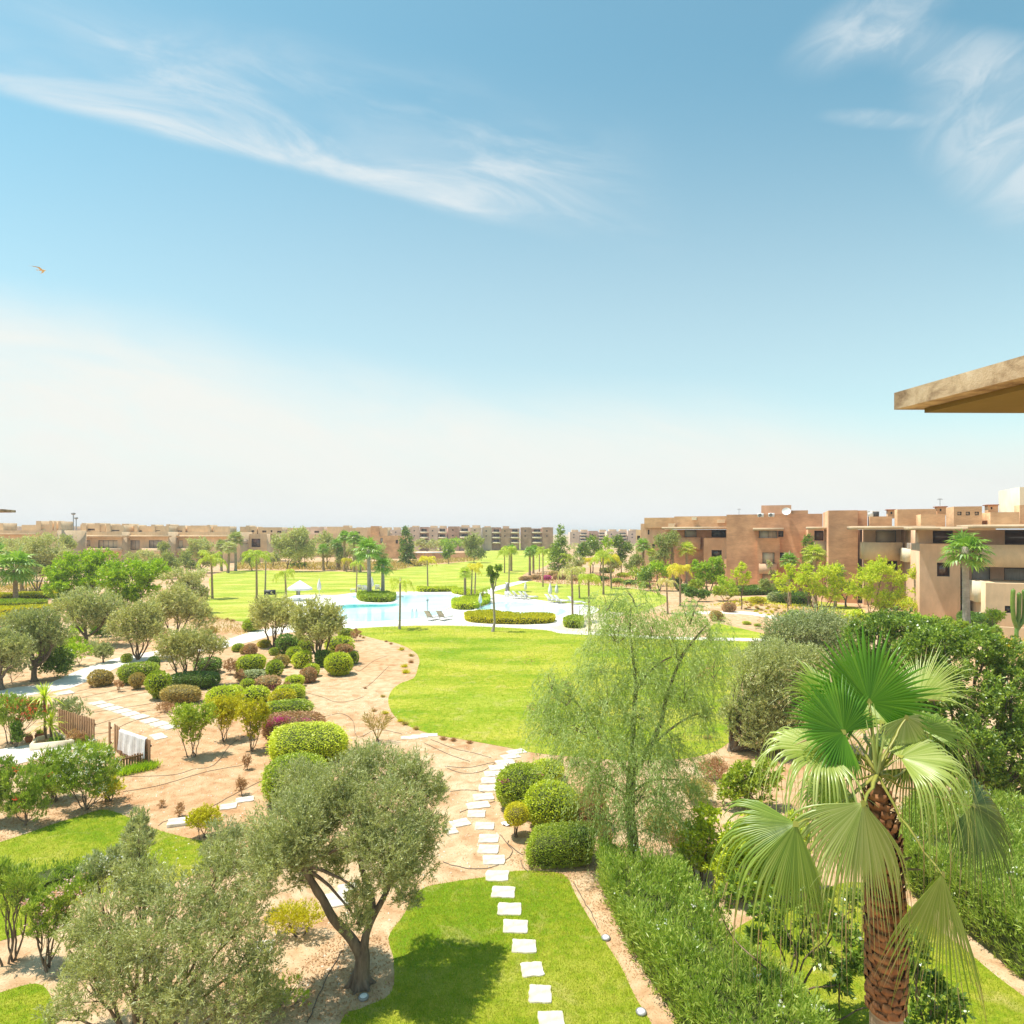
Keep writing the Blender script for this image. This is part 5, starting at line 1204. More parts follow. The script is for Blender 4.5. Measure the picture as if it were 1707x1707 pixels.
# ================================================================== foreground trees and shrubs
# front olive: hand-laid limbs
b0 = G(600, 1642); Y0 = b0[1]
def L0(px, py, dy=0): return PT(px, py, Y0 + dy) - b0
t = thing('olive_tree', 'grey-green front olive with two dark bare limbs forking low above its own shadow', 'olive tree', b0)
tk = MB(); cr = MB()
tk.tube([[0.02, 0, -.1], [0, 0, .06], L0(603, 1618), L0(605, 1595), L0(607, 1582)], [.27, .20, .165, .15, .10], 10)
for a in range(6):
    an = a * 1.05 + .3; tk.tube([[math.cos(an) * .36, math.sin(an) * .3, -.05], [math.cos(an) * .2, math.sin(an) * .17, .05], [math.cos(an) * .07, math.sin(an) * .06, .35]], [.03, .07, .06], 6)
limbA = smoothpoly([L0(604, 1606), L0(598, 1585), L0(582, 1560), L0(556, 1532, -.1), L0(536, 1495, -.2), L0(515, 1462, -.3), L0(496, 1425, -.4)], 4, False)
limbB = smoothpoly([L0(605, 1606), L0(607, 1580), L0(611, 1555, .1), L0(622, 1528, .2), L0(640, 1495, .4), L0(660, 1450, .6)], 4, False)
limbC = smoothpoly([L0(536, 1495, -.2), L0(524, 1480, .2), L0(512, 1440, .4), L0(520, 1380, .6)], 4, False)
limbD = smoothpoly([L0(622, 1528, .2), L0(618, 1490, .5), L0(600, 1430, .8), L0(610, 1360, 1.1)], 4, False)
for P, r0 in ((limbA, .125), (limbB, .11), (limbC, .085), (limbD, .085)): tk.tube(P, np.linspace(r0, r0 * .45, len(P)), 8)
BL = [(478, 1385, 62, 54, -.5), (462, 1440, 50, 40, -.9), (515, 1405, 44, 44, -.3), (430, 1450, 30, 30, -.5), (650, 1420, 48, 42, -.5), (590, 1350, 50, 46, .2), (530, 1345, 48, 50, .3), (445, 1400, 34, 38, 0), (500, 1310, 44, 44, .9), (580, 1310, 48, 50, .5), (640, 1290, 52, 48, 1.0), (605, 1270, 40, 36, 1.3), (690, 1300, 44, 46, .9), (655, 1360, 62, 56, 0),
      (705, 1370, 44, 48, .5), (610, 1400, 44, 44, -.3), (690, 1430, 44, 40, .3), (655, 1455, 46, 36, -.5), (720, 1320, 30, 34, 1.1), (598, 1488, 26, 26, -.4), (594, 1532, 24, 28, -.4), (560, 1430, 28, 40, .7), (500, 1460, 24, 24, .3), (678, 1495, 24, 22, .4)]
for px, py, rx, ry, dy in BL:
    c = L0(px, py, dy); rr = (rx * Y0 / F, rx * .95 * Y0 / F, ry * Y0 / F)
    cl = crown(cr, c, rr, 'olive', Y0, 1.0 if px < 570 or py > 1440 else .80)
    src = min((limbA, limbB, limbC, limbD), key=lambda P: np.linalg.norm(P[len(P) // 2:] - c, axis=1).min()); s0 = src[-3]
    P = bend(s0, c, 7, .05, .06); tk.tube(P, np.linspace(.045, .018, 7), 5)
    for k_ in rng.choice(len(cl), 8, replace=False): tk.tube(bend(c - (0, 0, .1), cl[k_], 5, .05, .08), np.linspace(.014, .005, 5), 4)
cr.build('crown', 'olive', t); tk.build('trunk', 'bark', t, True)

# wispy olive bottom left
b0 = G(248, 1740); Y0 = b0[1]
t = thing('olive_tree', 'thin wispy olive with bare stems filling the bottom left corner', 'olive tree', b0)
tk = MB(); cr = MB()
BL = [(180, 1520, 60, 46, .6), (240, 1480, 50, 50, .9), (300, 1500, 56, 48, .6), (360, 1480, 50, 50, .8), (400, 1530, 52, 50, .4), (430, 1590, 44, 48, .2), (340, 1570, 60, 48, 0), (260, 1560, 60, 46, .1), (190, 1590, 56, 44, 0), (150, 1640, 46, 50, -.2), (230, 1640, 50, 40, -.3),
      (320, 1640, 60, 44, -.3), (400, 1660, 56, 46, -.1), (130, 1560, 36, 36, .4), (440, 1670, 40, 44, .3), (100, 1680, 30, 30, 0), (370, 1425, 36, 36, 1.2), (232, 1400, 20, 40, 1.4), (220, 1440, 30, 26, 1.2), (290, 1690, 50, 30, -.4)]
for i, (px, py, rx, ry, dy) in enumerate(BL):
    c = L0(px, py, dy); rr = (rx * Y0 / F, rx * .95 * Y0 / F, ry * Y0 / F); cl = crown(cr, c, rr, 'olive', Y0, .66)
    a = np.array([rng.normal() * .15, rng.normal() * .12, -.05]); P = bend(a, c, 8, -.02, .05)
    tk.tube(P, np.linspace(.042, .012, 8), 6)
    for k_ in rng.choice(len(cl), 7, replace=False): tk.tube(bend(P[5], cl[k_], 5, .03, .06), np.linspace(.012, .004, 5), 4)
cr.build('crown', 'olive', t); tk.build('trunk', 'bark_warm', t, True)

# pepper tree
b0 = G(1056, 1432); Y0 = b0[1]
t = thing('pepper_tree', 'tall weeping pepper tree with drooping light green leaf strands and forked trunk', 'tree', b0)
tk = MB(); cr = MB()
tr = smoothpoly([L0(1057, 1440), L0(1055, 1400), L0(1050, 1350), L0(1052, 1300), L0(1056, 1250)], 4, False); tk.tube(tr, np.linspace(.17, .12, len(tr)), 10, cap=False)
tk.tube([[0, 0, -.06], [0, 0, .1]], [.24, .17], 10, cap=False)
lm = [([(1052, 1300), (1030, 1262), (1008, 1238), (985, 1205), (960, 1170), (936, 1152)], .075, 0), ([(1055, 1252), (1056, 1200), (1060, 1150), (1056, 1100), (1050, 1050), (1052, 1010)], .085, .1),
      ([(1058, 1290), (1080, 1250), (1100, 1210), (1112, 1160), (1130, 1110), (1150, 1075), (1180, 1040)], .09, .2), ([(1056, 1160), (1075, 1130), (1100, 1105), (1120, 1095)], .05, -.2), ([(1060, 1280), (1090, 1240), (1140, 1200), (1190, 1180)], .05, .8),
      ([(1050, 1330), (1020, 1310), (985, 1300)], .04, -.5), ([(1055, 1320), (1090, 1300), (1130, 1300)], .04, -.5)]
for pts, r0, dy in lm:
    P = smoothpoly([L0(a, c, dy * i / len(pts) * 1.5) for i, (a, c) in enumerate(pts)], 4, False); tk.tube(P, np.linspace(r0, .02, len(P)), 7)
BL = [(1010, 1010, 44, 32, .2), (1060, 1000, 46, 36, 0), (1030, 1060, 56, 44, -.3), (1085, 1050, 50, 44, .2), (1150, 1030, 40, 34, .3), (1185, 1060, 40, 40, .6), (1130, 1090, 52, 44, .2), (1190, 1120, 38, 46, .8), (1000, 1110, 46, 42, -.3),
      (920, 1140, 38, 34, 0), (945, 1165, 36, 34, -.3), (905, 1180, 34, 34, .2), (925, 1215, 40, 36, -.3), (1070, 1130, 50, 40, -.5), (1010, 1170, 50, 42, -.5), (970, 1210, 44, 40, -.7), (1075, 1190, 50, 42, -.8), (1140, 1160, 44, 44, 0), (1175, 1190, 34, 40, .4),
      (1020, 1240, 52, 44, -1.0), (960, 1265, 44, 40, -.8), (1080, 1260, 52, 44, -1.0), (1000, 1310, 48, 44, -1.0), (1130, 1270, 48, 44, -.6), (1060, 1330, 56, 40, -1.1), (1110, 1340, 50, 40, -.6), (1150, 1320, 32, 36, 0), (1020, 1365, 36, 24, -.7), (1095, 1375, 40, 22, -.5)]
for i, (px, py, rx, ry, dy) in enumerate(BL):
    c = L0(px, py, dy); rr = (rx * Y0 / F, rx * .95 * Y0 / F, ry * Y0 / F); cl = crown(cr, c + (0, 0, .12), rr, 'pepper', Y0, .70)
    for k_ in rng.choice(len(cl), 5, replace=False): tk.tube(bend(c - (0, 0, .2), cl[k_], 6, -.1, .08), np.linspace(.016, .005, 6), 4)
cr.build('crown', 'pepper', t); tk.build('trunk', 'bark', t, True)
# reddish berries hanging in it
fb = MB()
for px, py in [(882, 1100), (948, 1140), (1007, 1180), (1110, 1110), (1165, 1130), (1180, 1115), (1030, 1285), (1075, 1280), (885, 1180), (960, 1330), (1140, 1230)]:
    c = L0(px, py, -.4); Q = c + rng.normal(size=(60, 3)) * .10; fb.quads(leaves(Q, rdir(60), .03, .028))
fb.build('berries', 'clip_rosy', t)

# grey olives right of it
tree('olive_tree', 'broad silvery olive between the pepper tree and the tall fan palm', 'olive tree', (1222, 1252), [(1255, 1120, 48, 36), (1300, 1110, 50, 40), (1345, 1120, 46, 40, .3), (1240, 1170, 38, 38, -.3), (1290, 1170, 54, 44, -.4), (1345, 1180, 50, 44), (1265, 1215, 46, 34, -.3), (1320, 1225, 50, 34), (1380, 1200, 40, 44, .4), (1220, 1195, 22, 30)],
     'olive', None, .20, .35, 2, 'bark', .92, tw=7)
tree('olive_tree', 'pale grey-green olive behind the silvery one, right of the lawn strip', 'olive tree', (1345, 1160), [(1310, 1055, 42, 30), (1355, 1045, 44, 32), (1400, 1055, 44, 34), (1330, 1090, 44, 34), (1385, 1095, 46, 36), (1280, 1080, 26, 28)], 'olive_w', None, .14, .3, 3, 'bark', .95, 'greygreen', tw=4)
tree('garden_shrub', 'leafy shrub with yellow-green tips under the tall fan palm, left side', 'shrub', (1262, 1345), [(1240, 1295, 30, 26), (1275, 1290, 30, 28), (1215, 1320, 26, 24), (1255, 1325, 34, 20)], 'dense', None, .03, .1, 5, 'bark', 1.0, 'clip_mid', leafname='foliage', trunkname='stems')
# dense dark trees far right
dg = 'dark glossy trees at the right'
tree('dense_tree', 'dark glossy-leaved tree at the right edge behind the fan palm', 'tree', (1640, 1350), [(1560, 1090, 46, 40, .6), (1610, 1075, 46, 38, 1), (1660, 1090, 50, 44, .8), (1710, 1110, 50, 50, .6), (1560, 1150, 50, 48), (1620, 1150, 56, 50), (1690, 1170, 56, 54), (1540, 1210, 44, 44, -.2), (1600, 1225, 54, 48, -.6), (1670, 1245, 56, 50, -.5), (1740, 1230, 50, 60), (1560, 1270, 44, 40, -.3), (1630, 1300, 50, 36, -.4), (1700, 1305, 50, 36)],
     'dense', dg, .16, .3, 5, 'bark', 1.15, tw=3)
tree('dense_tree', 'dark leafy tree with bright tips directly behind the top fan leaf', 'tree', (1480, 1235), [(1430, 1060, 30, 28), (1465, 1050, 34, 30), (1505, 1045, 34, 30), (1545, 1060, 34, 28), (1450, 1100, 40, 34), (1500, 1095, 44, 36), (1540, 1110, 36, 34), (1470, 1150, 44, 36), (1520, 1160, 40, 36)], 'dense', dg, .13, .3, 4, 'bark', 1.15, tw=2)
tree('garden_shrub', 'slim dark shrub with a pink-flowered neighbour near the right-hand house', 'shrub', (1662, 1100), [(1660, 1058, 10, 14), (1660, 1072, 12, 16)], 'dense', None, .03, .1, 3, 'bark', 1.2, leafname='foliage', trunkname='stems')
tree('oleander', 'pale pink flowering shrub at the right edge below the house', 'shrub', (1692, 1120), [(1680, 1078, 16, 16), (1700, 1085, 18, 18)], 'weedy', None, .02, .1, 3, 'bark', 1.3, 'clip_yellow', flowers=('flower_pink', 14, .05), leafname='foliage', trunkname='stems')
# candelabra cactus
b0 = G(1693, 1092); Y0 = b0[1]; t = thing('cactus', 'tall branching candelabra cactus at the right edge before the house wall', 'cactus', b0); mb = MB()
mb.tube([L0(1693, 1092), L0(1694, 1068), L0(1695, 1044)], [.16, .15, .14], 8)
for pts in ([(1695, 1046), (1690, 1030), (1688, 1005), (1689, 984)], [(1695, 1046), (1698, 1028), (1699, 1000), (1699, 990)], [(1695, 1048), (1706, 1032), (1708, 1000), (1707, 985)], [(1695, 1050), (1702, 1040), (1714, 1025), (1716, 990)]):
    P = smoothpoly([L0(a, c) for a, c in pts], 4, False); mb.tube(P, .16, 6)
mb.build('stem', 'clip_dark', t)
# small umbrella tree by the facade
tree('young_tree', 'small round-headed sapling by the right-hand wall', 'tree', (1659, 1062), [(1654, 1024, 9, 7), (1666, 1026, 8, 7), (1660, 1030, 9, 6)], 'far', None, .04, .55, 2, 'bark_warm', 1.2, 'bright', leafname='crown')

# ------- right-hand hedges
hedge('tall oleander hedge at the right edge beyond the palm trunk', [(1500, 1478), (1545, 1515), (1600, 1560), (1655, 1605), (1710, 1650), (1800, 1720), (1900, 1640), (1800, 1500), (1700, 1420), (1600, 1390), (1520, 1400)], 1.55, 'oleander', .13, .026, 'oleander_hedge', 'hedge', 1.0, tau=4.6, loose=.24, style='shoots', flowers=('flower_white', 14))
hedge('broad oleander hedge beside the central lawn, dotted with white flowers', [(998, 1478), (1012, 1530), (1036, 1578), (1062, 1625), (1095, 1680), (1140, 1750), (1230, 1860), (1390, 1860), (1330, 1750), (1262, 1672), (1205, 1612), (1160, 1560), (1115, 1510), (1060, 1482)], 1.25, 'oleander', .13, .026, 'oleander_hedge', 'hedge', 1.0, tau=4.6, loose=.24, style='shoots', flowers=('flower_white', 10))
# shrubs between hedge and palm
tree('garden_shrub', 'light-leaved upright shrub at the far end of the central hedge', 'shrub', (1168, 1466), [(1160, 1395, 28, 26), (1180, 1365, 26, 24), (1150, 1425, 24, 22), (1195, 1400, 28, 26), (1175, 1435, 28, 20)], 'dense', None, .035, .1, 4, 'bark', 1.35, 'clip_light', leafname='foliage', trunkname='stems')
tree('garden_shrub', 'light green shrub behind the lower left palm leaf', 'shrub', (1245, 1500), [(1225, 1400, 34, 30), (1265, 1385, 34, 30), (1300, 1410, 34, 30), (1240, 1445, 40, 32), (1290, 1455, 38, 32), (1205, 1460, 30, 28), (1265, 1480, 34, 24), (1340, 1400, 30, 30, .5), (1325, 1440, 30, 28)], 'dense', None, .035, .1, 5, 'bark', 1.35, 'clip_light', leafname='foliage', trunkname='stems')
b0 = G(1322, 1700); Y0 = b0[1]
t = thing('open_shrub', 'open branching shrub with bare arching stems and dark leaf clusters below the palm', 'shrub', b0); tk = MB(); cr = MB()
for pts, r0 in [([(1322, 1700), (1310, 1640), (1308, 1600), (1280, 1540), (1265, 1510)], .028), ([(1318, 1700), (1312, 1650), (1325, 1590), (1345, 1530), (1350, 1500)], .025), ([(1325, 1700), (1340, 1640), (1370, 1590), (1400, 1540), (1415, 1520)], .028), ([(1330, 1690), (1345, 1650), (1400, 1640), (1430, 1600)], .022),
                ([(1345, 1650), (1390, 1700), (1440, 1680), (1500, 1690)], .022), ([(1310, 1640), (1260, 1600), (1220, 1560), (1190, 1500)], .022), ([(1312, 1650), (1330, 1600), (1310, 1550), (1300, 1500)], .02), ([(1400, 1640), (1400, 1690), (1420, 1730), (1480, 1740)], .018), ([(1330, 1650), (1340, 1600), (1380, 1560), (1390, 1500)], .02)]:
    P = smoothpoly([L0(a, c, rng.normal() * .25) for a, c in pts], 4, False); tk.tube(P, np.linspace(r0, .008, len(P)), 6)
for px, py, rx, ry in [(1275, 1525, 26, 20), (1310, 1500, 26, 20), (1260, 1560, 20, 16), (1350, 1540, 26, 20), (1330, 1575, 22, 16), (1385, 1530, 24, 22), (1415, 1555, 24, 22), (1375, 1600, 24, 18), (1410, 1615, 28, 22), (1440, 1600, 18, 26), (1400, 1650, 20, 14), (1430, 1500, 20, 24), (1200, 1500, 22, 18), (1235, 1480, 24, 20), (1300, 1560, 18, 14), (1345, 1470, 24, 20)]:
    c = L0(px, py, rng.normal() * .3); cl = crown(cr, c, (rx * Y0 / F, rx * Y0 / F, ry * Y0 / F), 'dense', Y0, 1.15)
    for k_ in cl[:6]: tk.tube(bend(c, k_, 4, .02, .05), np.linspace(.009, .004, 4), 4)
cr.build('foliage', 'dense', t); tk.build('stems', 'bark_warm', t, True)
b0 = G(1560, 1760); Y0 = b0[1]
t = thing('open_shrub', 'low leafy shrub with dark leaf clusters just right of the palm trunk', 'shrub', b0); tk = MB(); cr = MB()
for px, py, rx, ry in [(1530, 1585, 22, 20), (1520, 1620, 20, 18), (1550, 1640, 24, 18), (1580, 1660, 24, 16), (1530, 1665, 26, 18), (1570, 1690, 28, 16), (1520, 1560, 14, 14), (1600, 1685, 16, 12), (1530, 1700, 26, 14)]:
    c = L0(px, py, rng.normal() * .2); crown(cr, c, (rx * Y0 / F, rx * Y0 / F, ry * Y0 / F), 'dense', Y0, 1.2); tk.tube(bend((rng.normal() * .05, 0, 0), c, 6, -.02, .06), np.linspace(.02, .008, 6), 5)
cr.build('foliage', 'dense', t); tk.build('stems', 'bark_warm', t, True)
for (bx, by, w, h, m, lb) in [(1075, 1462, 40, 24, 'clip_rosy', 'low reddish shrub right of the pepper tree foot'), (1135, 1420, 40, 30, 'clip_rosy', 'low purple-tinged shrub behind the light-leaved upright shrub'), (1105, 1390, 60, 30, 'clip_dry', 'dry low shrub under the right side of the pepper tree'), (1165, 1340, 46, 36, 'clip_dry', 'dry brush right of the pepper tree strands'), (1190, 1300, 46, 34, 'clip_rosy', 'brownish brush left of the broad silvery olive foot')]:
    tree('low_brush', lb, 'shrub', (bx, by), [(bx, by - h * .55, w / 2, h / 2)], 'twiggy', None, .015, .1, 3, 'bark_warm', .9, m, leafname='foliage', trunkname='stems')
# ------- oleanders at the left
og2 = 'flowering oleanders by the left fence'
for base, bl, lb, fl in [((140, 1350), [(118, 1268, 30, 24), (150, 1262, 30, 26), (175, 1280, 26, 26), (135, 1300, 34, 28), (165, 1312, 26, 26), (112, 1300, 24, 24)], 'oleander with white and pink blooms right in front of the towel fence', ('flower_white', 14, .05)),
                         ((42, 1376), [(30, 1300, 26, 24), (58, 1305, 24, 24), (42, 1330, 32, 28), (60, 1345, 22, 20), (22, 1345, 20, 20)], 'dark green oleander with a red bloom on a single dark stem', ('flower_red', 1, .05)),
                         ((92, 1335), [(75, 1275, 26, 22), (95, 1285, 28, 24), (85, 1310, 30, 20)], 'oleander with pink blooms in the middle of the left row', ('flower_pink', 12, .05)),
                         ((-15, 1372), [(-20, 1290, 26, 24), (5, 1285, 22, 22), (-10, 1325, 28, 30)], 'oleander cut by the left photo edge, pink blooms on top', ('flower_pink', 10, .05)),
                         ((182, 1335), [(178, 1305, 18, 14), (190, 1312, 16, 14), (175, 1322, 18, 10)], 'loose yellow-green shrub at the right end of the oleanders', None),
                         ((15, 1605), [(0, 1460, 26, 24), (30, 1470, 26, 22), (10, 1500, 26, 26), (45, 1490, 22, 22)], 'leggy oleander with bare stems at the left edge above the soil', None),
                         ((80, 1615), [(65, 1510, 26, 22), (95, 1520, 28, 24), (80, 1545, 32, 24), (110, 1495, 24, 20), (130, 1480, 26, 18)], 'dark oleander with pink blooms left of the wispy olive', ('flower_pink', 5, .04)),
                         ((190, 1590), [(160, 1450, 30, 22), (195, 1440, 26, 24), (215, 1470, 26, 22), (150, 1480, 26, 20)], 'oleander with white and red blooms rising behind the wispy olive', ('flower_white', 5, .05)),
                         ((20, 1240), [(10, 1175, 28, 14), (38, 1180, 24, 16), (20, 1200, 30, 18), (60, 1190, 20, 14)], 'red-flowering shrub below the white path at the left edge', ('flower_red', 14, .05)),
                         ((108, 1212), [(98, 1180, 18, 14), (122, 1178, 20, 14), (110, 1195, 20, 12), (138, 1186, 12, 12)], 'loose pale shrub behind the wooden fence', None),
                         ((28, 1246), [(26, 1215, 8, 14), (29, 1228, 8, 14)], 'narrow dark shrub beside the pale terrace', None),
                         ((232, 1480), [(232, 1370, 14, 24), (224, 1395, 18, 20), (240, 1400, 16, 18)], 'upright grey-green shoots standing out against the left lawn', None)]:
    st = 'oleander' if base[0] not in (182, 108) else 'weedy'
    nm = 'oleander' if base[0] not in (182, 108, 28, 232) else 'garden_shrub'
    tree(nm, lb, 'shrub', base, bl, st, og2 if nm == 'oleander' and fl else None, .03, .1, 6 if base[0] != 42 else 1, 'bark', 1.05 if base[0] != 15 else .7, {182: 'clip_yellow', 108: 'greygreen', 28: 'clip_dark', 232: 'greygreen', 190: 'greygreen'}.get(base[0]), flowers=fl, leafname='foliage', trunkname='stems')
tree('wild_bush', 'grey-green grassy shrub by the lawn corner left of the front olive', 'shrub', (385, 1440), [(370, 1390, 30, 24), (395, 1400, 28, 26), (360, 1415, 26, 18)], 'weedy', None, .02, .1, 6, 'bark', .9, 'greygreen', leafname='foliage', trunkname='stems')
tree('wild_bush', 'pale ground-hugging shrub behind the front olive trunk', 'shrub', (500, 1560), [(480, 1530, 34, 20), (515, 1525, 26, 18)], 'weedy', None, .02, .1, 5, 'bark', 1.0, 'clip_yellow', leafname='foliage', trunkname='stems')
tree('wild_bush', 'green weeds left of the front olive foot', 'shrub', (470, 1680), [(450, 1655, 30, 20), (485, 1640, 20, 16), (500, 1665, 20, 14)], 'weedy', None, .02, .1, 4, 'bark', .8, 'bright', leafname='foliage', trunkname='stems')
hedge('low oleander hedge across the left lawn', [(20, 1512), (70, 1500), (130, 1480), (150, 1468), (110, 1462), (60, 1475), (10, 1490)], .5, 'oleander', .12, .024, 'low_hedge', 'hedge', 1.0, tau=2.2, loose=.3, style='shoots')
# edge grass by the towel fence
def strip(pts, n, h, mat, label):
    P = smoothpoly([G(*p) for p in pts], 6, False); i = rng.integers(0, len(P) - 1, n); tt = rng.random((n, 1)); Q = P[i] * (1 - tt) + P[i + 1] * tt + np.c_[rng.normal(size=(n, 2)) * .15, np.zeros(n)]
    D = rdir(n); D[:, 2] = np.abs(D[:, 2]) + .9; D = unit(D); mb = MB(); mb.quads(leaves(Q, D, h * rng.uniform(.5, 1.3, n), .03)); tag(mb.build('edge_grass', mat), label, 'grass', None, 'stuff')
strip([(200, 1292), (225, 1286), (255, 1280)], 1400, .3, 'bright', 'fresh green grass at the foot of the low towel fence')
strip([(120, 1238), (150, 1246), (165, 1250)], 900, .25, 'bright', 'green grass in front of the picket fence')

# ------- yuccas
def yucca(base, top, n, L, label):
    b0 = G(*base); Y = b0[1]; c = PT(*top, Y) - b0; t = thing('yucca', label, 'yucca', b0); mb = MB(); mb.tube([[0, 0, -.02], c * .5, c], [.07, .055, .05], 7); mb.build('trunk', 'bark_warm', t, True)
    mb = MB()
    for i in range(n):
        el = rng.uniform(-.25, 1.45); az = rng.random() * 6.28; D = np.array([math.cos(az) * math.cos(el), math.sin(az) * math.cos(el), math.sin(el)]); l = L * rng.uniform(.75, 1.1)
        tt = np.linspace(0, 1, 6)[:, None]; P = c + D * l * tt; P[:, 2] -= (.22 + .3 * math.cos(el)) * l * tt[:, 0] ** 2.2
        S = unit(np.cross(D, [0, 0, 1.])); w = np.array([.4, 1, 1, .85, .55, .05])[:, None] * .032
        a, b_ = P - S * w, P + S * w; V = np.concatenate([a, b_]); mb.add(V, [(k, k + 1, k + 7, k + 6) for k in range(5)])
    mb.build('leaves', 'yucca', t)
yucca((76, 1236), (74, 1163), 60, 1.0, 'yellow-green yucca on a bare stem, upper of two by the fence')
yucca((86, 1238), (84, 1208), 60, .95, 'yellow-green yucca rising low from the planter, lower of two')

# ================================================================== tall fan palm in front
Yp = 9.5
b0 = np.array([(1477 - CX) / F * Yp, Yp, 0.0])
palmroot = thing('fan_palm', 'big fan palm in the right foreground with rough brown trunk', 'palm tree', b0)
def LP(px, py, dy=0): return PT(px, py, Yp + dy) - b0
ctr = LP(1462, 1290)
mb = MB()
zz = [-.05, .3, 1.2, 2.3, 2.5]; xx = [.04, .03, .01, .0, 0]
mb.tube([[x, 0, z] for x, z in zip(xx, zz)], [.32, .245, .225, .225, .23], 20, cap=False)
for k in range(46): pass
mb.build('trunk', 'palm_trunk', palmroot, True)
mb = MB()
path = smoothpoly([(0, 0, 2.3), (0, 0, 3.2), (-.02, 0, 4.0), (-.06, .0, 4.8), (ctr[0], 0, ctr[2] - .25)], 6, False)
rr_ = np.interp(path[:, 2], [2.3, 3.0, 4.0, 4.6, 5.3, 5.9], [.23, .245, .235, .20, .15, .10])
mb.tube(path, rr_, 18)
mb.build('trunk_fibre', 'boots', palmroot, True)
mb = MB()
zb = 2.28; row = 0
while zb < 5.55:
    r = np.interp(zb, [2.3, 3.0, 4.0, 4.6, 5.3, 5.9], [.235, .25, .24, .205, .155, .11]); cx_ = np.interp(zb, path[:, 2], path[:, 0]); nb = 11 if zb < 4.3 else 9
    for k in range(nb):
        an = (k + .5 * (row % 2)) / nb * 2 * math.pi + rng.normal() * .06; e = np.array([math.cos(an), math.sin(an), 0]); s = np.array([-e[1], e[0], 0]); u = np.array([0, 0, 1.])
        w = .088 * rng.uniform(.8, 1.15) * (r / .24) ** .5; hh = rng.uniform(.13, .20); out = rng.uniform(.02, .055) * (1.5 if zb > 4.2 else 1); c0 = np.array([cx_, 0, zb]) + e * (r - .035) + u * rng.normal() * .02; sk = rng.normal() * .3
        base = [c0 - s * w, c0 + s * w]; top = [c0 - s * w * .55 + u * hh + e * (out + .03) + s * sk * .05, c0 + s * w * .6 + u * hh * rng.uniform(.75, 1.0) + e * (out + .03) + s * sk * .05]
        mid = [c0 - s * w * .95 + u * hh * .45 + e * (.045 + out * .3), c0 + s * w * .95 + u * hh * .45 + e * (.045 + out * .3)]; mc = c0 + u * hh * .35 + e * (.075 + out * .3); tc = (top[0] + top[1]) / 2 + e * .02
        ti = [p - e * .06 - u * .02 for p in top]
        V = np.array([base[0], base[1], mid[0], mid[1], mc, top[0], top[1], tc, ti[0], ti[1]]); mb.add(V, [(0, 4, 2), (0, 1, 4), (1, 3, 4), (2, 4, 5), (4, 7, 5), (4, 6, 7), (4, 3, 6), (5, 7, 8), (7, 9, 8), (7, 6, 9)])
    zb += .118; row += 1
mb.build('leaf_bases', 'boots', palmroot)
mb = MB()   # dry stubs near the crown
for i in range(16):
    an = rng.random() * 6.28; z = rng.uniform(4.3, 5.6); e = np.array([math.cos(an), math.sin(an), rng.uniform(.3, 1.0)]); c0 = np.array([np.interp(z, path[:, 2], path[:, 0]), 0, z]); L_ = rng.uniform(.3, .55)
    tt = np.linspace(0, 1, 5)[:, None]; P = c0 + unit(e) * L_ * tt; P[:, 2] -= .12 * tt[:, 0] ** 2; S = unit(np.cross(e, [0, 0, 1.])) * np.array([.07, .06, .045, .035, .012])[:, None]
    V = np.concatenate([P - S, P + S, P + [0, 0, .02]]); mb.add(V, [(k, k + 1, k + 11, k + 10) for k in range(4)] + [(k + 5, k + 10, k + 11, k + 6) for k in range(4)])
mb.build('dry_stubs', 'boots_dry', palmroot)

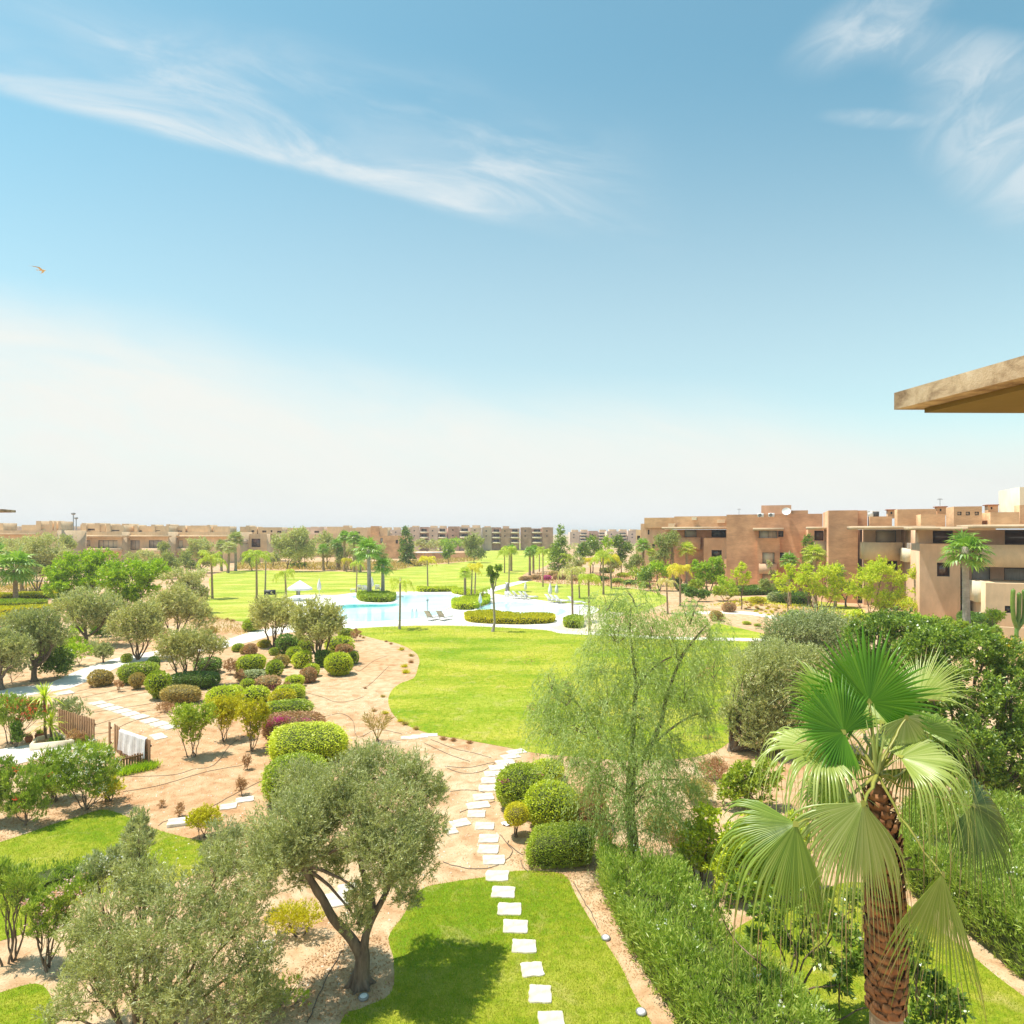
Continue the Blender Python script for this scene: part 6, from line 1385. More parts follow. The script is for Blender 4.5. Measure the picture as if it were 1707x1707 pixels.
def fan(hst, axis, normal, Rr, mat, nseg=58, spread=2.55, split=.52, droop=.25, cup=.0, seed=0, fold=0., tip=.35, hair=8, brown=.3):
    """one fan leaf: pleated blade of joined segments whose ends hang free, petiole as sub-part"""
    f = MB(); ax = unit(np.array(axis, float)); nr = np.array(normal, float); nr = unit(nr - ax * nr.dot(ax)); sd = np.cross(nr, ax)
    rt = np.array([.02, .1, .2, .32, .43, .52, .6, .68, .76, .84, .92, 1.0]); da = 2 * spread / nseg
    blade_edges = []
    for i in range(nseg):
        a = -spread + (i + .5) * da; Ri = Rr * (.66 + .34 * math.cos(a / 1.75)) * rng.uniform(.88, 1.08)
        sp = split * rng.uniform(.93, 1.07); r = rt * Ri
        fa = a * (1 - fold * .35 * abs(a) / spread)
        d = math.cos(fa) * ax + math.sin(fa) * sd; e = -math.sin(fa) * ax + math.cos(fa) * sd
        lift = cup * (abs(math.sin(a)) ** 1.5) - fold * abs(a) / spread
        d = unit(d + nr * lift); e = unit(e - nr * (fold * .5 * np.sign(a)))
        hw = np.where(rt < sp, r * math.tan(da / 2) * 1.02, sp * Ri * math.tan(da / 2) * np.clip(1 - (rt - sp) / (1.02 - sp), 0, 1) ** 1.15)
        hw = np.maximum(hw, .0012)
        c = hst + d * r[:, None]
        dr = droop * rng.uniform(.8, 1.2); t2 = np.clip(rt - .3, 0, 1); t3 = np.clip(rt - sp, 0, 1)
        tp = tip * rng.uniform(.5, 1.7)
        drop = Ri * (dr * t2 ** 2 + tp * t3 ** 2 * 1.6)
        hor = math.hypot(d[0], d[1])
        c[:, 2] -= drop * (.25 + .75 * hor); c -= np.array([d[0], d[1], 0]) * (drop * .35 * (1 if hor > .3 else 0))[:, None]
        c += e * (rng.normal() * .05 * Ri * t3 ** 1.5)[:, None]
        tw = rng.normal() * .5
        E = e[None] * np.ones((len(rt), 1)); E = unit(E + nr[None] * (tw * t3)[:, None])
        pl = np.where(rt < .08, 0, 1.15) * hw
        Lft, Rgt, Mid = c - E * hw[:, None], c + E * hw[:, None], c + nr * pl[:, None]
        n = len(rt); V = np.concatenate([Lft, Mid, Rgt]); q = []
        for k in range(n - 1): q += [(k, k + 1, n + k + 1, n + k), (n + k, n + k + 1, 2 * n + k + 1, 2 * n + k)]
        dead = rng.random() < brown; cut = 2 * (n - 1 - (3 if dead else 1)); f.add(V, q[:cut]); f.add(V, q[cut:], 1 if (dead or rng.random() < brown) else 0)
        if rng.random() < hair / nseg:    # loose thread at the split
            p = c[6]; tt = np.linspace(0, 1, 7)[:, None]; L_ = rng.uniform(.25, .5); dd = unit(d + rng.normal(size=3) * .8); P = p + dd * L_ * tt; P[:, 2] -= .25 * L_ * tt[:, 0] ** 2 * 2; S = e * .002
            f.add(np.concatenate([P - S, P + S]), [(k, k + 1, k + 8, k + 7) for k in range(6)])
    o = f.build('frond', [mat, 'fan_tip'], palmroot)
    # petiole with hastula
    m = MB(); P = bend(ctr + unit(hst - ctr) * .04, hst + ax * .02, 9, -.04, .01); w = np.linspace(.036, .016, 9)
    T = unit(np.gradient(P, axis=0)); S = unit(np.cross(T, [0, 0, 1.]) + 1e-5); U = np.cross(S, T)
    V = np.concatenate([P - S * w[:, None], P + U * w[:, None] * .25, P + S * w[:, None], P - U * w[:, None] * .6]); q = []
    for k in range(8):
        for a_, b_ in ((0, 1), (1, 2), (2, 3), (3, 0)): q.append((a_ * 9 + k, a_ * 9 + k + 1, b_ * 9 + k + 1, b_ * 9 + k))
    m.add(V, q)
    m.add(np.array([hst - sd * .05, hst + ax * .07, hst + sd * .05, hst - ax * .04]) + nr * .012, [(0, 1, 2), (0, 2, 3)])
    m.build('petiole', 'petiole', o)
leafmat('petiole', [(.20, .24, .03), (.30, .32, .05), (.40, .36, .10)], .1, .4, .5, gain=1.0)
leafmat('fan_deep', [(.07, .22, .01), (.12, .31, .018), (.20, .40, .03)], .42, .38, .5, clump=.6, gain=1.0)
leafmat('fan_pale', [(.24, .34, .05), (.38, .48, .11), (.56, .62, .26)], .35, .33, .7, clump=.6, gain=1.0)
leafmat('fan_mid', [(.17, .29, .03), (.29, .42, .06), (.45, .54, .15)], .38, .36, .6, clump=.6, gain=1.0)
leafmat('fan_dark', [(.06, .12, .02), (.12, .20, .035), (.24, .32, .08)], .3, .4, .5, clump=.6, gain=1.0)
leafmat('fan_tip', [(.30, .20, .09), (.44, .33, .16), (.55, .46, .25)], .2, .6, .2, gain=1.0)
# hastula, axis, upper-surface normal, radius
fan(LP(1449, 1171, .55), (0, .25, 1), (0, -1, .35), 1.28, 'fan_deep', spread=2.5, split=.60, droop=.05, cup=.10, tip=.15, brown=.05)
fan(LP(1407, 1221, .15), (-.85, .1, .62), (-.05, -.75, .7), 1.05, 'fan_deep', spread=2.35, split=.60, droop=.12, cup=.12, tip=.25, brown=.05)
fan(LP(1385, 1175, .8), (-.55, .5, .8), (.5, -.8, .3), 1.15, 'fan_mid', spread=2.0, split=.45, droop=.2, tip=.5, cup=.1)
fan(LP(1532, 1165, .8), (.50, .3, .95), (-.85, -.35, .35), 1.2, 'fan_pale', spread=1.5, split=.36, droop=.12, tip=.35, cup=.1, hair=16)
fan(LP(1376, 1252, .1), (-1, .05, .12), (-.10, -.25, .97), 1.6, 'fan_pale', spread=2.0, split=.40, droop=.30, tip=1.5, fold=.02)
fan(LP(1327, 1373, -.9), (-.78, -.10, -.62), (-.30, -.90, .30), 1.58, 'fan_mid', spread=1.42, split=.46, droop=.62, tip=1.0, fold=.30)
fan(LP(1439, 1338, -.9), (-.36, -.22, -.90), (-.05, -.97, .22), 1.60, 'fan_pale', spread=1.25, split=.52, droop=.70, tip=1.0, fold=.30, brown=.6)
fan(LP(1500, 1262, .0), (1, .05, .14), (.10, -.22, .97), 1.62, 'fan_pale', spread=1.9, split=.38, droop=.26, tip=1.5, fold=.02, hair=14)
fan(LP(1622, 1342, .4), (.62, -.1, -.78), (.3, -.8, .5), 1.25, 'fan_dark', spread=1.9, split=.45, droop=.35, tip=.8, fold=.2)
fan(LP(1571, 1456, -.9), (.32, -.1, -.95), (.5, -.8, .3), 1.86, 'fan_mid', spread=1.05, split=.45, droop=.12, tip=.3, fold=.8, brown=.5)
fan(LP(1510, 1195, .3), (.2, -.1, -.85), (.1, -.9, .4), .8, 'fan_pale', spread=1.6, split=.45, droop=.3, tip=.8, fold=.3)
fan(LP(1415, 1255, .9), (-.6, .3, -.55), (-.2, .6, .7), 1.15, 'fan_dark', spread=2.1, split=.42, droop=.5, tip=1.0, fold=.2)
fan(LP(1515, 1280, .9), (.6, .5, -.55), (.2, .6, .7), 1.15, 'fan_dark', spread=2.1, split=.42, droop=.5, tip=1.0, fold=.2)
fan(LP(1470, 1205, .9), (.1, .8, .5), (0, -.6, .8), 1.0, 'fan_mid', spread=2.1, split=.45, droop=.3, tip=.6)
fan(LP(1400, 1300, .5), (-.8, .2, -.5), (-.3, -.3, .9), 1.2, 'fan_mid', spread=1.8, split=.42, droop=.4, tip=1.0, fold=.2)
fan(LP(1535, 1215, .9), (.85, .5, .25), (-.1, -.3, .95), 1.25, 'fan_mid', spread=1.8, split=.42, droop=.35, tip=1.0, fold=.05)
fan(LP(1425, 1195, 1.1), (-.4, .9, .35), (0, -.4, .9), 1.1, 'fan_dark', spread=1.9, split=.42, droop=.35, tip=.9)
mb = MB()  # new spear leaves
for i in range(5):
    a = i * 1.3; e = np.array([math.cos(a) * .18, math.sin(a) * .18, 1]); P = bend(ctr, ctr + unit(e) * rng.uniform(.6, 1.1), 6, 0, .02); mb.tube(P, np.linspace(.03, .004, 6), 5)
mb.build('spear_leaves', 'fan_pale', palmroot)
# ================================================================== buildings
class Bld:
    def __init__(s, name, label, cat, px, Y, rz=0, group=None):
        s.a = R(rz); s.o = np.array([(px - CX) / F * Y, Y, 0.0]); s.t = thing(name, label, cat, s.o, group, -s.a)
        s.u = np.array([math.cos(s.a), -math.sin(s.a)]); s.v = np.array([math.sin(s.a), math.cos(s.a)])
    def loc(s, X, Yw):
        d = np.array([X, Yw]) - s.o[:2]; return d @ s.u, d @ s.v
    def along(s, P0, px):
        k = (px - CX) / F; return (k * P0[1] - P0[0]) / (s.u[0] - k * s.u[1])
    def frame(s, x0, Y, x1):
        P0 = np.array([(x0 - CX) / F * Y, Y]); w = s.along(P0, x1); lx, ly = s.loc(*P0); return P0, w, lx, ly
    def Z(s, P0, d, py): return H - (py - YH) / F * (P0[1] + d * s.u[1])
    def block(s, x0, Y, x1, ytop, mat, depth=10, holes=(), ybot=None, name='wall', rec=.22, d0=0.0, z0=None, z1=None):
        P0, w, lx, ly = s.frame(x0, Y, x1); ly += d0
        z1 = s.Z(P0, 0, ytop) if z1 is None else z1
        z0 = (s.Z(P0, 0, ybot) if ybot is not None else -.1) if z0 is None else z0
        hs = []
        for h in holes:
            a = s.along(P0, h[0]); b = s.along(P0, h[1]); m = (a + b) / 2; hs.append((a, b, s.Z(P0, m, h[3]), s.Z(P0, m, h[2]), h[4] if len(h) > 4 else 'glass_dark'))
        m = MB(); us = sorted({0, w, *[q for h in hs for q in h[:2]]}); zs = sorted({z0, z1, *[q for h in hs for q in h[2:4]]})
        for i in range(len(us) - 1):
            for j in range(len(zs) - 1):
                uc, zc = (us[i] + us[i + 1]) / 2, (zs[j] + zs[j + 1]) / 2
                if any(h[0] < uc < h[1] and h[2] < zc < h[3] for h in hs) or not (0 <= uc <= w and z0 <= zc <= z1): continue
                m.add([(lx + us[i], ly, zs[j]), (lx + us[i + 1], ly, zs[j]), (lx + us[i + 1], ly, zs[j + 1]), (lx + us[i], ly, zs[j + 1])], [(0, 1, 2, 3)])
        for a, b, c, d, _ in hs:
            V = [(lx + a, ly, c), (lx + b, ly, c), (lx + b, ly, d), (lx + a, ly, d)]; V += [(x, y + rec + .1, z) for x, y, z in V]
            m.add(V, [(0, 4, 5, 1), (1, 5, 6, 2), (2, 6, 7, 3), (3, 7, 4, 0)])
        X0, X1, Ya, Yb = lx, lx + w, ly, ly + depth
        m.add([(X0, Ya, z0), (X0, Yb, z0), (X1, Yb, z0), (X1, Ya, z0), (X0, Ya, z1), (X0, Yb, z1), (X1, Yb, z1), (X1, Ya, z1)], [(1, 0, 4, 5), (2, 1, 5, 6), (3, 2, 6, 7), (4, 7, 6, 5)])
        m.build(name, mat, s.t)
        for a, b, c, d, g in hs:
            fr = MB(); t_ = .06 if (b - a) < 3 else .09; y0, y1 = ly + rec - .05, ly + rec + .02
            fr.box(lx + a, lx + a + t_, y0, y1, c, d); fr.box(lx + b - t_, lx + b, y0, y1, c, d); fr.box(lx + a + t_, lx + b - t_, y0, y1, c, c + t_); fr.box(lx + a + t_, lx + b - t_, y0, y1, d - t_, d)
            nm = max(1, int((b - a) / 1.3))
            for q in range(1, nm): fr.box(lx + a + (b - a) * q / nm - .03, lx + a + (b - a) * q / nm + .03, y0, y1 - .004, c + t_, d - t_)
            f = fr.build('window', 'metal_dark', s.t); gm = MB(); gm.box(lx + a, lx + b, ly + rec + .03, ly + rec + .06, c, d); gm.build('pane', g, f)
            if g == 'curtain_half':
                pass
    def slab(s, x0, Y, x1, y0, y1, mat='slab_conc', depth=2.0, name='canopy', over=0.0):
        P0, w, lx, ly = s.frame(x0, Y, x1); z1 = s.Z(P0, 0, y0); z0 = s.Z(P0, 0, y1); m = MB(); m.box(lx, lx + w, ly, ly + depth, z0, z1); m.box(lx + .04, lx + w - .04, ly - .03, ly + .1, z0 + .06, z1 - .05); m.build(name, mat, s.t)
    def balcony(s, x0, Y, x1, y0, y1, mat, depth=2.2, th=.16, name='balcony'):
        P0, w, lx, ly = s.frame(x0, Y, x1); z1 = s.Z(P0, 0, y0); z0 = s.Z(P0, 0, y1); m = MB()
        m.box(lx, lx + w, ly, ly + th, z0, z1); m.box(lx, lx + th, ly + th, ly + depth, z0, z1); m.box(lx + w - th, lx + w, ly + th, ly + depth, z0, z1); m.box(lx + th, lx + w - th, ly + th, ly + depth, z0, z0 + .2); m.build(name, mat, s.t)
    def holes3(s, x0, Y, x1, y0, y1, n):
        pass

# ---- right-hand brick flats, near part
A = Bld('apartment_building', 'nearest brick and plaster apartment building with deep balconies, reaching the right photo edge', 'building', 1643, 63, 23, 'brick apartment buildings')
A.block(1612, 69.5, 1960, 883, 'plaster_pink', 12, [(1620, 1651, 944, 975, 'curtain'), (1675, 1745, 884, 908, 'glass_brown'), (1674, 1745, 947, 971, 'curtain')])
A.balcony(1640, 65.2, 1960, 908, 945, 'plaster_sand', 4.2)
A.block(1643, 63, 1960, 971.6, 'plaster_sand', 5.5, [(1675, 1689, 1010, 1022, 'glass_dark')])
A.balcony(1627, 64.6, 1643.3, 969, 1004, 'plaster_cream', 3.6)
A.slab(1624, 63.5, 1960, 874.5, 880.5, 'slab_conc', 7)
A.slab(1570, 66.5, 1660, 879, 884, 'slab_conc', 6)
A.block(1533, 69, 1601, 906.5, 'plaster_pink', 11, [(1562, 1583.5, 938, 961, 'glass_brown')])
A.block(1531, 71.5, 1625, 883, 'plaster_pink', 8, [(1555, 1589, 884.5, 905.5, 'glass_brown')], ybot=908)
A.slab(1523, 68, 1604, 878, 883.5, 'slab_conc', 6)
A.block(1440, 83, 1512, 883, 'plaster_pink', 9, [(1460, 1494, 884.5, 904, 'shutter_cream'), (1460, 1496, 935, 952, 'glass_brown')])
A.block(1508, 79, 1536, 883, 'brick', 7, [(1522, 1530, 884, 905, 'glass_dark')])
A.balcony(1440, 79, 1505, 904, 933, 'plaster_sand', 4.5)
A.balcony(1509, 74, 1529, 914, 937, 'plaster_cream', 3.5)
A.slab(1421, 78, 1560, 877, 882.5, 'slab_conc', 7)
A.block(1381, 86, 1430, 851, 'brick', 12)
A.block(1430, 85, 1446, 851, 'brick', 2.4, ybot=881)
A.block(1450, 84, 1487, 861, 'brick_tan', 1.8, ybot=881)
A.block(1496, 80, 1561, 849, 'brick_tan', 2.2, ybot=880)
A.block(1535, 76, 1576, 857.5, 'brick_tan', 3.0, ybot=880)
A.block(1590, 70, 1637, 844.5, 'brick_tan', 3.6, [(1596, 1603, 853, 859, 'plaster_pink'), (1610, 1617, 853, 859, 'plaster_pink'), (1625, 1632, 853, 859, 'plaster_pink')], ybot=878, rec=.12)
A.block(1651, 68, 1699, 854, 'brick_tan', 4.5, ybot=877)
A.block(1700, 72, 1960, 812, 'plaster_cream', 7.5, ybot=878)
A.block(1700, 70, 1960, 842, 'brick_tan', 1.8, ybot=877)
for x0, x1, y0, Yc in [(1480, 1492, 850, 86), (1562, 1578, 845, 79), (1647, 1664, 842, 72)]:
    A.block(x0, Yc, x1, y0, 'brick_tan', 1.3, [(x0 + 4.5, x0 + 7.5, y0 + 3, y0 + 7, 'glass_dark')], ybot=y0 + 14, name='chimney', rec=.15); A.slab(x0 - 2, Yc - .2, x1 + 2, y0 - 1, y0 + .3, 'terracotta', 1.7, 'chimney_cap')
A.block(1347, 96, 1392, 883, 'brick', 8, [(1357.5, 1376, 884.5, 901, 'glass_brown')])
A.balcony(1358, 91, 1388, 902, 934, 'plaster_pink', 4)
A.slab(1346, 90, 1394, 878, 882.5, 'slab_conc', 6)
# ---- brick flats, far wing
D = Bld('apartment_building', 'long terracotta brick apartment building with white air conditioners on its roof', 'building', 1211, 108, 23, 'brick apartment buildings')
D.block(1211, 108, 1371, 858, 'brick', 12, [(1265, 1296, 884.5, 902.5, 'curtain'), (1297, 1306, 885, 895, 'glass_dark'), (1300, 1307, 921, 934, 'glass_dark')])
D.block(1262, 105.5, 1300, 897, 'brick', 4, [(1271, 1291, 921, 939, 'shutter_cream'), (1271, 1291, 957, 975, 'shutter_cream')])
D.balcony(1265, 104, 1295, 940, 956.5, 'plaster_pink', 1.6)
D.slab(1255, 103.5, 1307, 880, 884.5, 'slab_conc', 4)
D.block(1269, 112, 1319, 842.6, 'plaster_pink', 6, ybot=861)
D.block(1319, 113, 1347, 851, 'brick_tan', 5, ybot=861)
D.block(1226, 107.9, 1229, 863, 'brick', .15, ybot=866.5, name='vent_grille'); D.block(1233, 107.8, 1237, 863, 'brick', .15, ybot=866.5, name='vent_grille'); D.block(1241, 107.6, 1245, 863, 'brick', .15, ybot=866.5, name='vent_grille')
D.block(1104, 124, 1214, 883, 'brick', 10, [(1141, 1161, 883.8, 895.5, 'curtain'), (1186, 1210, 883.8, 895.5, 'glass_dark')])
D.block(1173, 118, 1216, 896.8, 'plaster_pink', 5, [(1186, 1203, 917, 928, 'glass_dark')])
D.block(1207, 115, 1219, 931.5, 'plaster_pink', 5)
D.balcony(1126, 121, 1167, 896, 915.5, 'plaster_pink', 3)
D.slab(1103, 119, 1223, 878.5, 882, 'slab_conc', 8)
D.block(1124, 122, 1212, 861, 'brick_tan', 3, ybot=880)
D.block(1074, 128, 1124, 863.2, 'brick_tan', 3, ybot=880)
D.block(1068, 129, 1104, 873, 'plaster_pink', 12, [(1080, 1082.5, 883, 891, 'glass_dark'), (1087, 1092, 907, 914, 'glass_dark')])
D.block(1060, 130, 1075, 883, 'plaster_sand', 10, [(1062, 1067, 893, 900, 'glass_dark')])
D.block(1114, 120.5, 1124, 872.5, 'plaster_sand', 2, ybot=879, name='roof_box'); D.block(1153, 120, 1161, 862, 'plaster_cream', .8, ybot=867, name='roof_box'); D.block(1195, 118.5, 1209, 866, 'plaster_sand', 1.2, ybot=872, name='roof_box')
# garden walls
gw = Bld('garden_wall', 'low stepped garden wall at the foot of the long brick building', 'wall', 1215, 101, 23)
gw.block(1210, 102, 1262, 976, 'plaster_pink', .4, ybot=None); gw.block(1225, 99, 1290, 979, 'plaster_sand', .4); gw.block(1200, 104, 1222, 971, 'plaster_pink', .4)
gw2 = Bld('garden_wall', 'low orange garden wall at the right edge below the plaster wall', 'wall', 1668, 52, 23)
gw2.block(1666, 52, 1960, 1045, 'plaster_sand', .3)

# roof equipment
def ac_unit(px, py, Y, wpx, label):
    s = wpx * Y / F; P = PT(px, py, Y); t = thing('air_conditioner', label, 'air conditioner', P, 'rooftop air conditioners', -R(23)); m = MB(); m.box(-s / 2, s / 2, 0, s * .38, .06, s * .72); m.box(-s * .4, -s * .3, .05, s * .3, 0, .06); m.box(s * .3, s * .4, .05, s * .3, 0, .06); m.build('housing', 'plastic_white', t)
    m = MB(); th = np.linspace(0, 2 * math.pi, 17)[:-1]
    for r in (.3, .2, .1):
        C1 = np.c_[np.cos(th) * s * r - s * .12, np.full(16, -.02), np.sin(th) * s * r + s * .38]; C2 = np.c_[np.cos(th) * s * (r - .035) - s * .12, np.full(16, -.02), np.sin(th) * s * (r - .035) + s * .38]
        m.add(np.concatenate([C1, C2]), [(i, (i + 1) % 16, 16 + (i + 1) % 16, 16 + i) for i in range(16)])
    g = m.build('grille', 'metal_dark', t); m = MB(); m.add(np.c_[np.cos(th) * s * .31 - s * .12, np.full(16, -.01), np.sin(th) * s * .31 + s * .38], [list(range(16))]); m.build('fan', 'metal_grey', t)
ac_unit(1268, 862.5, 105, 9.5, 'left of the two white air conditioner units on the brick roof'); ac_unit(1286, 862, 104.5, 9.5, 'right of the two white air conditioner units, next to the dish')
def dish(px, py, Y, wpx, label):
    s = wpx * Y / F / 2; t = thing('satellite_dish', label, 'satellite dish', PT(px, py, Y), None, -.5); m = MB(); pr = [(s * q, s * .35 * q * q) for q in np.linspace(.02, 1, 8)]; m.lathe(pr, 18); o = m.build('reflector', 'plastic_white', t, True); o.rotation_euler = (R(62), 0, 0); o.location = (0, 0, s * 1.1)
    m = MB(); m.tube([[0, .1, 0], [0, .1, s * .6], [0, .0, s * 1.1]], .05, 6); m.build('mast', 'metal_grey', t)
dish(1311, 861, 104, 14, 'white satellite dish on the brick roof right of the air conditioners')
t = thing('water_heater', 'dark solar box with white frame on the roof left of the brick pier top', 'roof equipment', PT(1459, 861, 82)); m = MB(); m.box(-.2, .5, 0, .5, 0, .62); m.build('panel', 'metal_dark', t); m = MB(); m.box(-.75, -.25, 0, .4, 0, .66); m.box(-.8, .6, -.05, .55, .66, .72); m.build('frame', 'plastic_white', t)
def antenna(px, py, ytop, Y, label):
    P = PT(px, py, Y); h = (py - ytop) * Y / F; t = thing('antenna', label, 'antenna', P); m = MB(); m.tube([[0, 0, 0], [0, 0, h]], .03, 5); m.build('mast', 'metal_grey', t); m = MB(); m.tube([[-.35, 0, h * .85], [.35, 0, h * .85]], .02, 4); m.tube([[-.25, 0, h * .95], [.25, 0, h * .95]], .02, 4); m.build('rods', 'metal_grey', t)
antenna(1567, 843, 831, 76, 'thin roof antenna on the near brick building'); antenna(1232, 858, 848, 110, 'thin roof antenna on the far brick building')

# towels on balcony
t = None
m = MB(); P = PT(1512, 905, 73.6); w, h = 8 * 73.6 / F, 10 * 73.6 / F; u_ = np.linspace(0, 1, 9)
V = np.array([[P[0] + w * a - .1 * b, P[1] - .06 * b + .03 * math.sin(a * 14), P[2] - h * b] for b in (0, .5, 1) for a in u_]); m.add(V, [(i + 9 * j, i + 1 + 9 * j, i + 10 + 9 * j, i + 9 + 9 * j) for j in range(2) for i in range(8)])
c = V.mean(0); m.v[0] = m.v[0] - c
tag(m.build('laundry', 'fabric_white', loc=c), 'white laundry hung over a narrow balcony of the near brick building', 'laundry')

# ---- sand-coloured houses on the left
def house(label, x0, x1, ytop, Y, mat, wins, roofs, balcs=(), canopy=None, name='house', group='sand coloured terrace houses', depth=12):
    b = Bld(name, label, 'house', x0, Y, 0, group)
    b.block(x0, Y, x1, ytop, mat, depth, wins)
    for ri, r in enumerate(sorted(roofs, key=lambda r_: r_[0] - r_[1])): b.block(r[0], Y + 3 - ri * .23, r[1], r[2], r[3] if len(r) > 3 else mat, 5, [(q[0], q[1], (q[2] + q[3]) / 2 - min(1.6, (q[3] - q[2]) / 2), (q[2] + q[3]) / 2 + min(1.6, (q[3] - q[2]) / 2), 'glass_brown') for q in (r[4] if len(r) > 4 else [])], ybot=ytop + .5, name='roof_terrace')
    for q in balcs: b.balcony(q[0], Y - 1.6, q[1], q[2], q[3], 'plaster_sand', 1.6)
    if canopy: b.slab(canopy[0], Y - 1.2, canopy[1], canopy[2], canopy[3], 'plaster_sand', 2.0)
    return b
S = 'plaster_sand'
def q1(*a): return tuple([a[0] * .2519, a[1] * .2519, 820 + a[2] * .2519, 820 + a[3] * .2519] + list(a[4:]))
house('sand-coloured house at the left photo edge behind the bushes', -120, 95, 884, 172, S, [q1(-60, 20, 310, 345), q1(35, 70, 312, 345)], [(-40, 5, 872), (36, 100, 875), (60, 68, 868.5, S), (82, 87, 868), (90, 94, 869), (97, 101, 869)], [(-120, 18, 906.5, 913)], (-120, 62, 889, 892))
house('sand-coloured house with a sunlit shutter, left of the twin-shutter house', 117, 203, 886.5, 188, S, [q1(535, 598, 320, 358, 'shutter'), q1(650, 778, 320, 372, 'shutter_cream')], [(134, 175, 874, S, [q1(580, 640, 243, 255)]), (136, 143, 872), (158, 166, 872), (176, 206, 875.5, S, [q1(730, 790, 252, 259)]), (177, 184, 873)], [(129, 200, 914, 920)], (112, 206, 892, 896))
house('sand-coloured house with two brown shutters', 206, 280, 886.5, 192, S, [q1(862, 925, 320, 384, 'shutter'), q1(985, 1073, 320, 370, 'shutter')], [(203, 215, 873), (222, 256, 877, S, [q1(918, 940, 255, 268)]), (224, 229, 875), (252, 258, 874.5), (258, 282, 877, S, [q1(1000, 1060, 254, 258)])], [(236, 279, 914, 924)], (207, 280, 892.5, 895.5))
house('long sand-coloured house behind the feathery tree', 282, 400, 887, 198, S, [q1(1150, 1210, 322, 372, 'shutter_cream'), q1(1480, 1520, 320, 345, 'shutter'), q1(1590, 1640, 315, 345, 'shutter')], [(282, 308, 876, S, [q1(1150, 1205, 256, 268)]), (277, 284, 874), (312, 352, 877), (345, 350, 875), (355, 383, 877.5), (318, 345, 876)], [(285, 330, 914, 922)], (283, 400, 892.5, 895.5))
house('sand-coloured house with a large dark window right of the grey fan palms', 400, 445, 890, 205, S, [(419, 434, 898, 912, 'glass_brown')], [(400, 428, 878, S, [(419, 424, 884, 887)]), (430, 470, 879, S, [(437, 444, 884, 888), (451, 454, 882, 889), (462, 469, 884, 889)]), (410, 416, 876)])
house('orange-tan house with one small window right of the island palms', 612, 676, 893, 230, 'brick_tan', [(659.5, 663.5, 900, 906, 'glass_brown'), (634, 638, 897, 905, 'glass_light')], [(581, 613, 880, 'plaster_sand', [(591, 600, 886, 890)]), (613, 646, 880, 'plaster_sand', [(623, 633, 886, 890)]), (618, 632, 877)])
house('low orange house mostly behind pale trees', 445, 612, 891, 245, 'plaster_sand', [(470, 480, 898, 905), (520, 530, 898, 905)], [(470, 500, 880), (505, 540, 879, 'plaster_far', [(524, 532, 884, 889)]), (545, 575, 878), (572, 582, 876)])
wl = Bld('garden_wall', 'long low brick wall beyond the far lawn', 'wall', 600, 232, 0); wl.block(600, 232, 785, 921.5, 'brick_tan', .4)
t = thing('canopy_roof', 'flat white canopy above the low brick wall', 'canopy', PT(715, 929, 226)); m = MB(); s_ = 226 / F; m.box(-22 * s_, 22 * s_, -1, 4, 7.2 * s_, 8.6 * s_); m.build('roof', 'plastic_white', t); m = MB()
for x in (-20, -7, 7, 20): m.box(x * s_ - .08, x * s_ + .08, -.5, -.34, 0, 7.2 * s_)
m.build('posts', 'metal_grey', t)
# distant flats
def flats(label, x0, x1, ytop, Y, mat='brick_far', ybot=905, seed=0):
    rs = random.Random(seed); b = Bld('apartment_building', label, 'building', x0, Y, 0, 'distant apartment buildings'); n = max(2, int((x1 - x0) / 14)); w = (x1 - x0) / n; fl = 3; hpx = (ybot - ytop) / 3.2
    for i in range(n):
        a, c = x0 + i * w, x0 + (i + 1) * w; yt = ytop + rs.choice([0, 1.2, 2]); k = rs.random()
        m_ = mat if k < .55 else 'plaster_far'; hs = []
        if i % 2:
            for q in range(fl): hs.append((a + w * .2, a + w * .8, ytop + 3.4 + q * hpx, ytop + 3.4 + q * hpx + hpx * .5, 'glass_dark'))
        else: hs.append((a + w * .35, a + w * .5, ytop + 5, ytop + 7.2, 'glass_dark')); hs.append((a + w * .35, a + w * .5, ytop + 5 + hpx, ytop + 7 + hpx, 'glass_dark'))
        b.block(a, Y - (2.5 if i % 2 == 0 else 0), c, yt, m_, 12, hs, rec=.5)
        if i % 2:
            for q in range(fl): b.balcony(a + w * .05, Y - 2.6, c - w * .05, ytop + 3.4 + hpx * .5 + q * hpx, ytop + 3.4 + hpx * .78 + q * hpx, 'plaster_cream', 2.4)
        if k > .4: b.block(a + w * .2, Y + 3, c - w * .1, ytop - 2, 'plaster_sand', 4, ybot=ytop + 2.2, name='roof_terrace')
F1 = [('distant purple-brown flats right of the conical tree', 684, 745, 878.5, 330, 1), ('distant purple-brown flats with cream balconies in the centre', 747, 802, 877.5, 330, 2), ('distant flats just left of the fairway', 804, 866, 879, 340, 3), ('distant flats right of the fairway, left of the tall dark tree', 868, 922, 879, 345, 4),
      ('low distant flats between the tall dark tree and the brick building', 950, 1012, 885, 470, 6), ('low distant flats touching the brick building end', 1012, 1064, 884.5, 460, 7)]
for lb, x0, x1, yt, Y, sd in F1: flats(lb, x0, x1, yt, Y, 'brick_far', 888 + 9975 / Y * .62, sd)
for i, (x0, x1, yt, Y) in enumerate([(-60, 60, 879, 420), (90, 135, 879.5, 430), (200, 290, 879, 420), (290, 380, 879.5, 430), (470, 560, 880, 400), (560, 684, 881, 420)]):
    flats('faint rooftop row on the horizon, %s from the left' % ORD[i], x0, x1, yt, Y, 'plaster_far', 900, 20 + i)
